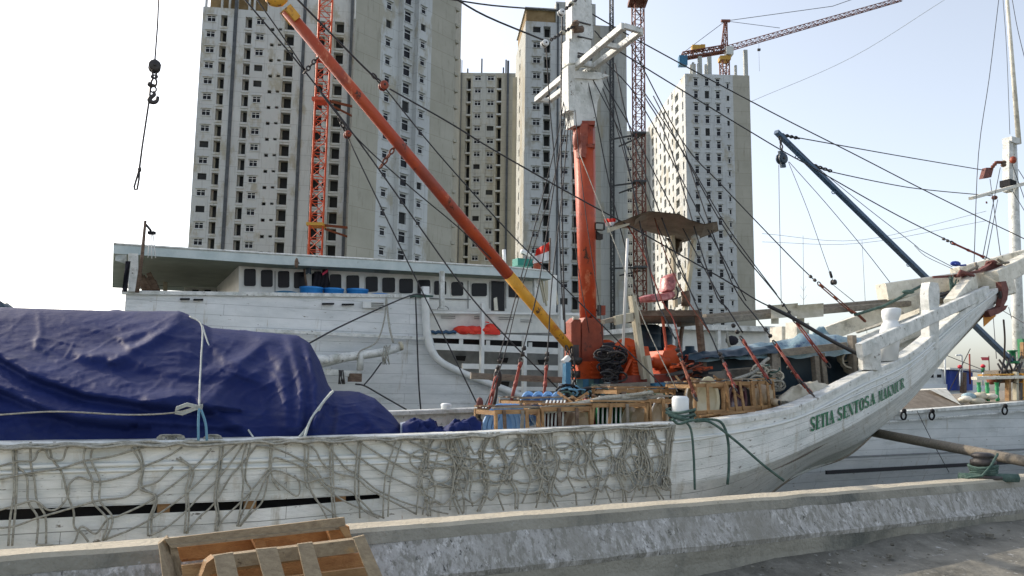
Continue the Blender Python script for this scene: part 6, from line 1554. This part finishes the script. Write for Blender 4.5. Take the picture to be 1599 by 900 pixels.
# green turned railing and yellow-green timber work
SR = empty('green_rail', qb(1560, 625, 18.6), 'green and yellow turned balustrade at the right frame edge', 'railing')
for x, w_ in ((1528, .07), (1541, .09), (1556, .08)):
    mb = MB('green_post'); mb.lathe(qb(x+2, 627, 18.6), Z, [(0, .05), (.08, .07), (.15, .045), (.3, .05), (.42, .07), (.48, .05), (.6, .06), (.62, .08)], n=10); mb.build('baluster', SR)
mb = MB('cream'); mb.beam(qb(1521, 591, 18.6), qb(1650, 588, 18.6), .2, .10, bev=.2); mb.m = 'yellow'; mb.beam(qb(1530, 586, 18.8), qb(1650, 583, 18.8), .15, .05); mb.build('top_rail', SR)
mb = MB('wood'); 
for k, (x, y) in enumerate(((1574, 600), (1586, 595), (1596, 598), (1592, 612))): mb.m = ['wood', 'wood_pale', 'yellow', 'iron'][k]; mb.beam(qb(x, 628, 18.7), qb(x, y-14, 18.7), .14, .12)
mb.m = 'wood_grey'; mb.beam(qb(1548, 582, 19.2), qb(1640, 574, 19.2), .5, .12); mb.build('timber_block', SR)
WH = empty('windlass', qb(1590, 575, 19.0), 'dark green and rusty winch gear at the foot of the right-hand mast', 'winch')
mb = MB('green_paint'); mb.lathe(qb(1582, 568, 19), Z, [(0, .2), (.08, .2), (.1, .1), (.4, .1), (.42, .16), (.46, .16)], n=10); mb.box(qb(1597, 545, 19.2), (.25, .2, .7), .4); mb.build('drum', WH)
mb = MB('iron'); 
for k in range(12): mb.tube([qb(1565+R.uniform(-8, 34), 562+R.uniform(-10, 6), 18.9), qb(1572+R.uniform(-14, 26), 590+R.uniform(-8, 14), 18.8)], .035, 5)
mb.m = 'wood'; mb.beam(qb(1597, 560, 18.9), qb(1597, 535, 18.9), .12, .12); mb.build('tangle', WH)
# distant boats beyond the bow
DB = empty('distant_boat', pt(1480, 600, 48), 'distant white boat with a dark blue wheelhouse side seen under the bow', 'boat')
def qd(x, y, Y0=48): return pt(x, y, Y0)
mb = MB('white_cabin'); mb.prism([qd(1425, 600), qd(1475, 600), qd(1487, 577), qd(1438, 574)], bv*2); mb.m = 'hull_far'; mb.prism([qd(1400, 625, 47.8), qd(1530, 622, 47.8), qd(1540, 602, 47.8), qd(1400, 598, 47.8)], bv*3); mb.build('hull', DB)
mb = MB('boat_blue'); mb.prism([qd(1484, 610, 47.5), qd(1519, 610, 47.5), qd(1519, 582, 47.5), qd(1500, 577, 47.5), qd(1484, 577, 47.5)], bv*2); mb.build('wheelhouse', DB)
mb = MB('dark'); 
for x0 in (1440, 1452, 1464): mb.prism([qd(x0, 585, 47.4), qd(x0+6, 585, 47.4), qd(x0+6, 590, 47.4), qd(x0, 590, 47.4)], bv*.05)
mb.build('window', DB)
mb = MB('white'); mb.beam(qd(1470, 576), qd(1556, 582), 1.5, .15); mb.m = 'wood_brown'; mb.beam(qd(1504, 614, 47), qd(1504, 582, 47), .4, .3); mb.build('roof', DB)
for x, y, lab in ((1499, 573, 'round red buoy atop a distant pole, left of two'), (1535, 572, 'round red buoy atop a distant pole, right of two')):
    mb = MB('red_ball'); mb.ico(qd(x, y, 46), .19, (1, 1, .85), 6); mb.m = 'green_paint' if x > 1510 else 'frame_white'; mb.tube([qd(x, y+3, 46), qd(x, y+9, 46)], .15 if x > 1510 else .05, 6); mb.m = 'frame_white'; mb.tube([qd(x, y+9, 46), qd(x, y+30, 46)], .06, 6); single('buoy_marker', mb, lab, 'buoy')
mb = MB('red_ball'); mb.prism([qd(1532, 558, 46), qd(1544, 558, 46), qd(1544, 563, 46), qd(1534, 563, 46)], bv*.03); mb.m = 'wood_brown'; mb.tube([qd(1544, 556, 46), qd(1545, 585, 46)], .04, 5); single('small_flag', mb, 'tiny red pennant flying above the distant boats', 'flag')
for x, yt, lab in ((1514, 553, 'distant thin red mast'), (1502, 556, 'distant pale davit with curved top'), (1475, 540, 'distant bare pole left of the blue wheelhouse')):
    mb = MB('red_rod' if x == 1514 else 'frame_white'); pts = [qd(x+1, 600, 47), qd(x, yt, 47)]
    if x == 1502: pts += [qd(x-2, yt-1.5, 47), qd(x-9, yt-1, 47)]
    mb.tube(pts, .07, 5); single('distant_mast', mb, lab+' behind the bow', 'mast')
# quay mooring bollard and spar
mb = MB('iron'); c = wpt(6.25, -.30, .655); mb.lathe(c, Z, [(0, .19), (.03, .19), (.04, .10), (.13, .09), (.15, .13), (.20, .13), (.215, .09), (.235, .12), (.26, .12), (.28, .08)], n=14)
mb.m = 'rope_green'
for k in range(5): mb.tube([c+V(((.12+.006*k)*math.cos(t*.55), (.12+.006*k)*math.sin(t*.55), .04+.022*k+.015*math.sin(t+k))) for t in range(12)], .018, 5, close=True)
mb.tube([c+V((.1, -.12, .28)), c+V((-.02, -.18, .15)), c+V((-.12, -.17, .04)), c+V((-.28, -.12, .01))], .014, 5); mb.tube([c+V((-.3, -.05, .015)), c+V((.32, -.1, .015))], .05, 6)
single('bollard', mb, 'dark iron mooring bollard wrapped in green rope on the quay wall at the right', 'bollard')
mb = MB('wood_grey'); a_ = pt(1350, 673, 12.3); b_ = pt(1640, 728, 6.6); mb.tube([a_, a_.lerp(b_, .33), a_.lerp(b_, .66), b_], [.085, .08, .075, .07], 8); single('mooring_spar', mb, 'long grey wooden spar running from under the bow to the quay bollard', 'spar')

# ================================================================== HANGING HOOK at left
mb = MB('wire'); HY = 10.5
hq = lambda x, y: pt(x, y, HY)
mb.tube([hq(248.5, -20), hq(246, 40), hq(243, 80), hq(242, 94)], .009, 5); 
mb.m = 'iron'; block(mb, hq(241.5, 104), .066, 'iron', .06); mb.tube([hq(242, 93), hq(242, 97)], .018, 5)
mb.beam(hq(238, 111), hq(239, 121), .02, .02); mb.beam(hq(245, 111), hq(243, 121), .02, .02)
ringlink(mb, hq(241, 120), V((1, 0, 0)), Z, .035, .02, .010)
ringlink(mb, hq(240.5, 129), Z, V((1, 0, 0)), .05, .03, .012); mb.lathe(hq(239, 136), Z, [(0, .02), (.03, .02)], n=6)
ringlink(mb, hq(239.5, 140), Z, V((1, 0, 0)), .035, .033, .010)
mb.tube(path([hq(239.5, 143), hq(241, 148), hq(236, 152), hq(233.5, 156), hq(236, 159.5), hq(241.5, 160), hq(245.5, 156.5), hq(246.5, 151)], 4), [.016+.010*math.sin(i/28*3.14) for i in range(29)], 8)
single('cargo_hook', mb, 'steel pulley and cargo hook dangling against the white sky at the left', 'hook')
mb = MB('wire'); mb.m = 'iron'; mb.tube([hq(235, 130), hq(234, 150), hq(228, 190), hq(222, 230), hq(218, 262)], .011, 5)
mb.tube([hq(218, 262), hq(213, 280), hq(209.5, 292), hq(211, 297), hq(214, 296), hq(217, 280), hq(218, 262)], .011, 5); mb.ico(hq(218, 265), .022, (1, 1, 1.5), 4); mb.ico(hq(234, 132), .03, (1, 1, 1), 4)
single('wire_sling', mb, 'thin wire sling with an eye loop hanging below the cargo hook', 'sling')

# ================================================================== RIGGING
SG = 'dark wire stays of the ship rigging'
def turnb(pxa, pxb, Ya, Yb, r=.012, gap=.022, m='red_rod'):
    r = min(r, .013); gap = min(gap, .024)
    def f(mb):
        a, b = pt(*pxa, Ya), pt(*pxb, Yb); d = (b-a).normalized(); s_ = d.cross(bv).normalized(); mb.m = m
        for k in (-1, 1): mb.tube([a+s_*gap*k, b+s_*gap*k], r, 5)
        for p in (a, a.lerp(b, .5), b): mb.tube([p-d*.05, p+d*.05], .030, 6)
        mb.m = 'iron'; ringlink(mb, a-d*.08, d, s_, .07, .035, .012); ringlink(mb, b+d*.08, d, s_, .07, .035, .012)
        for t in (-.25, -.4): mb.tube([a+d*t-d*.02, a+d*t+d*.02], .035, 5)
    return f
st_ = lambda lab, pxs, Ys, r=.010, ex=None, m='wire', s=S: rope('wire_stay', lab, pxs, Ys, r, m, 'stay', SG, s, extra=ex, n=4)
st_('stay from mast head over the sky to the far right mast foot', [(892, 3), (1003, 67), (1200, 173), (1332, 240), (1439, 295), (1530, 340), (1599, 373), (1640, 395)], (12.2, 12.8), .012)
st_('long stay from mast head down to a red turnbuckle on the bow tip', [(928, 48), (971, 83), (1200, 223), (1271, 263), (1380, 325), (1466, 369), (1546, 405)], (12.2, 12.4), .012, turnb((1490, 381), (1534, 401), 12.3, 12.4, .012, .012))
S1 = st_('shroud ending in a rusty long turnbuckle left of the cream pan crate', [(945, 112), (973, 220), (1018, 440), (1040, 500), (1055, 530)], (12.2, 10.2), .011, turnb((1066, 568), (1084, 616), 9.9, 9.2, .016, .035, 'rust'))
S2 = st_('shroud ending in a red turnbuckle over the maroon pan crate', [(1005, 149), (1043, 220), (1110, 440), (1136, 482), (1160, 520)], (12.2, 10.2), .011, turnb((1132, 570), (1146, 602), 9.8, 9.2))
S3 = st_('shroud ending in a red turnbuckle beside the grey locker post', [(960, 99), (989, 220), (1072, 440), (1108, 520), (1122, 552)], (12.2, 10.2), .011, turnb((1162, 535), (1196, 588), 10.2, 9.6))
S4 = st_('shroud ending in a double red turnbuckle before the dark locker panel', [(1065, 220), (1090, 300), (1142, 440), (1180, 495), (1202, 524)], (12.2, 10.6), .011, turnb((1214, 542), (1246, 590), 10.5, 10.0))
st_('shroud tail to the lower red lashing on the bow rail', [(1246, 590), (1268, 614)], (10.0, 9.6), .012, turnb((1249, 594), (1264, 611), 10.0, 9.7, .012, .02))
S5 = st_('shroud ending in a red turnbuckle right of the locker crossbar', [(1020, 150), (1083, 270), (1140, 370), (1212, 460), (1237, 495)], (12.2, 11.0), .011, turnb((1246, 507), (1288, 563), 11.0, 10.7))
S6 = st_('shroud crossing the sky to a rusty turnbuckle near the white bow rails', [(985, 70), (1065, 220), (1123, 285), (1180, 345), (1240, 407), (1274, 440)], (12.2, 12.4), .011, turnb((1283, 447), (1326, 484), 12.4, 12.6, .014, .03, 'rust'))
st_('rusty chain tail from the turnbuckle to the inner bow rail', [(1329, 486), (1340, 492), (1351, 502)], (12.6, 12.8), .03, None, 'rust')
st_('heavy black stay curving down to the bow bulwark', [(608, 139), (700, 191), (775, 237), (900, 308), (979, 351), (1060, 397), (1136, 440), (1180, 468), (1220, 488), (1290, 526), (1367, 567)], (11.2, 10.8), .012, lambda mb: mb.tube(pline([(1200, 478), (1240, 498), (1300, 533), (1367, 567)], (10.9, 10.8), S, 4), .032, 6))
st_('stay from upper left frame edge to a red block before the diagonal tower', [(460, -5), (520, 56), (561, 98), (588, 124)], (10.6, 11), .014)
def blk(lab, x, y, Y0, r=.085, m='orange_dull', mb=None, ex=None):
    mb = MB(m); block(mb, pt(x, y, Y0), r, m, .06); mb.m = 'iron'; 
    if ex: chain(mb, pt(*ex, Y0), pt(x, y, Y0), .045, .012)
    return tag(mb.build('pulley_block'), lab, 'pulley')
blk('red pulley block hanging in the wires before the diagonal tower', 599, 134, 11.1, .06, ex=(584, 119))
blk('small red block in the wires at the dark tower stripe', 543, 210, 11.1, .045, ex=(531, 188))
st_('stay running from the red block down past the mast base', [(602, 139), (684, 240), (793, 361), (872, 440), (1000, 568), (1048, 618)], (11.1, 10.2), .010)
st_('pair of crane falls, left strand from frame top to the boom foot', [(381, -2), (477, 113), (560, 221), (652, 350), (724, 450), (790, 526), (870, 606)], (10.7, 11.3), .011)
st_('pair of crane falls, right strand meeting the chain before the red lattice mast', [(400, -2), (440, 55), (478, 112)], (10.7, 10.8), .009)
st_('short stay crossing under the orange boom to its yellow joint', [(500, 145), (561, 220), (640, 292), (713, 353), (767, 404)], (10.8, 11.2), .009)
st_('thin stay falling from the small red block to the cabin boat post', [(543, 215), (599, 332), (660, 457), (744, 629)], (11.1, 10.4), .009)
mb = MB('iron'); chain(mb, pt(477, 112, 10.7), pt(494, 92, 10.75), .04, .010); single('chain', mb, 'short chain joining the wires and boom before the red lattice mast', 'chain')
mb = MB('rust'); chain(mb, pt(596, 259, 11.0), pt(617, 229, 11.0), .045, .012); single('chain', mb, 'short rusty chain hanging from the middle of the orange boom', 'chain')
st_('upper stay coming in from the frame top to the mast head block', [(690, -3), (770, 9), (874, 17)], (11.6, 11.9), .013)
st_('stay from frame top to the weathered lower mast head block', [(706, -5), (760, 26), (849, 63)], (11.4, 11.8), .015)
# falls and left shrouds
st_('black hoist fall running straight down beside the orange mast', [(878, 26), (876, 200), (880, 440), (883, 522)], (11.9, 11.6), .013)
st_('hoist fall from the lower block down to the deck, left strand', [(853, 75), (858, 160), (865, 240), (872, 330), (876, 430), (880, 500)], (11.7, 11.6), .010)
st_('left shroud with red turnbuckle, nearest the cover end', [(882, 150), (867, 228), (836, 350), (807, 457), (789, 524), (778, 562)], (12.2, 11.4), .009, turnb((774, 592), (764, 636), 11.2, 10.8, .014, .02))
st_('left shroud slanting past the white frame to a long red turnbuckle', [(886, 150), (868, 270), (842, 440), (828, 500), (815, 552)], (12.2, 11.0), .010, turnb((812, 570), (797, 632), 11.0, 10.4, .022, .012))
st_('left shroud nearest the mast with red turnbuckle', [(890, 160), (878, 300), (862, 440), (857, 520), (854, 560)], (12.2, 11.2), .010, turnb((853, 575), (849, 628), 11.2, 10.5, .020, .012))
st_('thin left backstay crossing the doorway of the cabin boat', [(890, 170), (862, 290), (812, 457), (786, 560), (755, 640)], (12.3, 11.0), .008)
st_('thin wire close beside the orange mast, outer', [(889, 175), (893, 250), (898, 380), (920, 520)], (11.9, 11.7), .007)
st_('thin wire crossing in front of the orange mast', [(898, 172), (905, 250), (918, 360), (935, 470), (944, 560)], (11.9, 11.6), .007)
st_('wire from crosstree down across the blank tower side', [(914, 110), (932, 190), (952, 290), (985, 420), (1000, 480)], (12.1, 11.5), .009)
st_('second wire from crosstree across the blank tower side', [(918, 110), (960, 190), (1000, 280), (1030, 360), (1086, 470)], (12.1, 11.2), .009)
st_('wire from crosstree falling behind the brown canopy', [(928, 105), (960, 190), (990, 300), (1012, 400), (1022, 470)], (12.1, 12.0), .009)
st_('thin pale line from canopy edge down to the winch', [(905, 240), (960, 380), (1005, 500), (1058, 612)], (11.2, 9.6), .007, None, 'rope_grey')
st_('wire from mast head crossing before the middle of the white window tower', [(1003, 140), (1065, 235), (1123, 335), (1168, 400), (1213, 460)], (12.2, 11.6), .010)
st_('low wire over the canopy towards the winch engine', [(979, 351), (1004, 395), (1034, 470), (1052, 500), (1066, 560)], (11.4, 10.2), .012, None, 'red_rod')
st_('rusty rod hanging before the brown canopy', [(1022, 340), (1040, 400), (1068, 460), (1108, 520)], (11.2, 10.0), .010, None, 'rust')
for k, (a, b, c, lab) in enumerate((((944, 95), (1000, 160), (1090, 330), 'wire from the crosstree end crossing the brown lattice mast, upper'), ((935, 118), (985, 200), (1060, 345), 'wire from the crosstree end crossing the brown lattice mast, lower'))):
    st_(lab, [a, b, c, (c[0]+75, c[1]+140)], (12.1, 11), .010)
# cabin boat ropes
rope('mooring_line', 'slack dark line rising from the cover to the white post cap of the cabin boat', [(483, 536), (540, 506), (637, 463), (664, 461)], (20.5, 23.3), .022, 'wire')
rope('mooring_line', 'vertical line hanging from the cabin boat post down to the deck', [(649, 464), (651, 520), (654, 600), (658, 650)], (23.4, 23.3), .022, 'wire')
rope('mooring_line', 'grey line drooping from the rail to the log fender', [(603, 464), (600, 500), (588, 534), (563, 548), (558, 560)], (23.7, 23.1), .022, 'rope_grey')
rope('mooring_line', 'short grey line holding up the log fender end', [(603, 464), (608, 510), (614, 535)], (23.7, 23.0), .03, 'rope_grey')
rope('mooring_line', 'dark line slanting from the brown timber block down to the right', [(555, 600), (570, 603), (600, 620), (635, 640)], (23.2, 22), .022, 'wire')
rope('mooring_line', 'dark line running from the fender lashing to the brown timber block', [(596, 566), (580, 588), (568, 602)], (23.1, 23.2), .02, 'wire')
mb = MB('rope_green'); 
for k in range(4): mb.tube([q2(640+R.uniform(-2, 4), 462+k*.8, 23.5), q2(655, 464-k*.9, 23.4), q2(670+k*2, 463, 23.4)], .03, 5)
single('rope_lashing', mb, 'green rope wound below the white post cap of the cabin boat', 'rope')
# right-hand rigging
RG = 'thin wires of the right-hand boat rigging'
rt = lambda lab, pxs, Ys, r=.012, ex=None, m='wire': rope('wire_line', lab, pxs, Ys, r, m, 'wire', RG, S, extra=ex, n=4)
rt('topping wire from the blue boom tip to the red plate block', [(1222, 211), (1266, 219), (1400, 243), (1536, 266)], (17.2, 18.8), .016, lambda mb: chain(mb, pt(1222, 211, 17.2), pt(1246, 216, 17.3), .06, .022))
rt('sagging wire from the upper blue boom to the mast crosstree', [(1273, 260), (1300, 269), (1390, 288), (1450, 297), (1548, 306)], (17.4, 18.6), .016, lambda mb: chain(mb, pt(1273, 259, 17.4), pt(1296, 267, 17.4), .06, .022))
rt('slack wire pair from the blue boom down to the blue rag', [(1232, 222), (1284, 268), (1350, 322), (1425, 380), (1440, 392), (1487, 417)], (17.2, 14), .009)
rt('lower loop of the slack wire above the bow', [(1428, 384), (1445, 400), (1487, 420)], (15, 13), .008)
rt('wire falling straight down from the hook block', [(1216, 258), (1217, 330), (1219, 420), (1220, 484)], (17.2, 17.2), .008)
rt('wire slanting from the hook block to a dark small pulley', [(1231, 253), (1262, 330), (1290, 410), (1302, 442)], (17.2, 16), .008, lambda mb: (mb.tube([pt(1296, 424, 16), pt(1299, 434, 16)], .035, 5), block(mb, pt(1302, 441, 16), .07, 'iron', .06), mb.tube([pt(1302, 446, 16), pt(1342, 478, 15)], .01, 4)))
rt('wire slanting from the hook block far down to the bow rails', [(1232, 253), (1290, 318), (1350, 390), (1398, 452)], (17.2, 15), .009)
rt('thin wire dropping from the frame top left of the right-hand mast', [(1560, -4), (1545, 120), (1528, 240), (1521, 410)], (18.5, 17), .012)
rt('thin faint wire beside the topmast', [(1566, -4), (1572, 80), (1577, 210)], (19.6, 19.4), .010)
rt('thin wire leaving the frame right of the topmast', [(1580, -4), (1590, 50), (1610, 130)], (19.6, 19.6), .012)
for k, (a, b) in enumerate((((1546, 280), (1563, 404)), ((1558, 312), (1540, 404)), ((1562, 262), (1534, 404)), ((1580, 255), (1610, 340)), ((1582, 300), (1600, 330)), ((1590, 265), (1612, 300)))):
    rt(['wire from the red plate block down to the beak', 'wire from the crosstree down left to the beam', 'outer wire from mast band down to the beam', 'wire right of the mast head to the frame edge, low', 'short wire right of the mast below the crosstree', 'short wire right of the mast above the crosstree'][k], [a, ((a[0]+b[0])/2, (a[1]+b[1])/2), b], (18.8, 15 if k < 3 else 19.5), .012)
rt('chain hanging from the beak down to the log', [(1567, 500), (1569, 530), (1568, 560)], (17, 18.8), .03, None, 'iron')
for k, (a, b, lab) in enumerate((((1440, 540), (1590, 600), 'line below the bow running right to the green rail'), ((1540, 470), (1599, 505), 'short upper line right of the anchor'), ((1475, 625), (1515, 545), 'red-knobbed line slanting under the bow'), ((1551, 495), (1556, 560), 'vertical line right of the orange rag'), ((1575, 480), (1597, 560), 'line beside the mast foot'))):
    rt(lab, [a, ((a[0]+b[0])/2, (a[1]+b[1])/2), b], (22, 18.5), .014)
rt('thin dark line dropping over the right-hand hull side', [(1432, 642), (1456, 690), (1482, 738)], (17.2, 17.0), .010)
rope('tie_line', 'horizontal thin faint cable far behind the bow', [(1190, 365), (1345, 375), (1540, 330)], (180, 180), .05, 'tower_grey', 'cable', None, 0)
rope('tie_line', 'second thin faint cable far behind the bow', [(1190, 378), (1345, 380), (1540, 345)], (180, 180), .05, 'tower_grey', 'cable', None, 0)
rope('tie_line', 'faint cable rising across the empty sky to the upper right', [(1170, 160), (1330, 90), (1475, 0)], (120, 120), .035, 'tower_grey', 'cable', None, 0)
singlebeam('plank', pt(735, 587, 13.4), pt(882, 594, 13.0), .10, .10, 'wood_grey', 'long grey plank lashed level between the left shrouds', 'plank')
mb = MB('rope_green'); mb.m = 'iron'; mb.ico(pt(777, 590, 13), .10, (.7, .7, 1.6), 5); mb.tube([pt(776, 600, 12.9), pt(774, 620, 12.9), pt(771, 636, 12.9)], .03, 5); single('lashing', mb, 'dark lashing holding the level plank to the left shrouds', 'lashing')
mb = MB('anchor'); mb.ico(pt(749, 630, 11), .055, (.9, .9, 1.5), 5); mb.m = 'iron'; mb.tube([pt(749, 636, 11), pt(748, 655, 11)], .025, 5); mb.ico(pt(748, 660, 11), .05, (1, 1, 1.4), 4); single('pulley_block', mb, 'small dark red block at the left end of the crates', 'pulley')
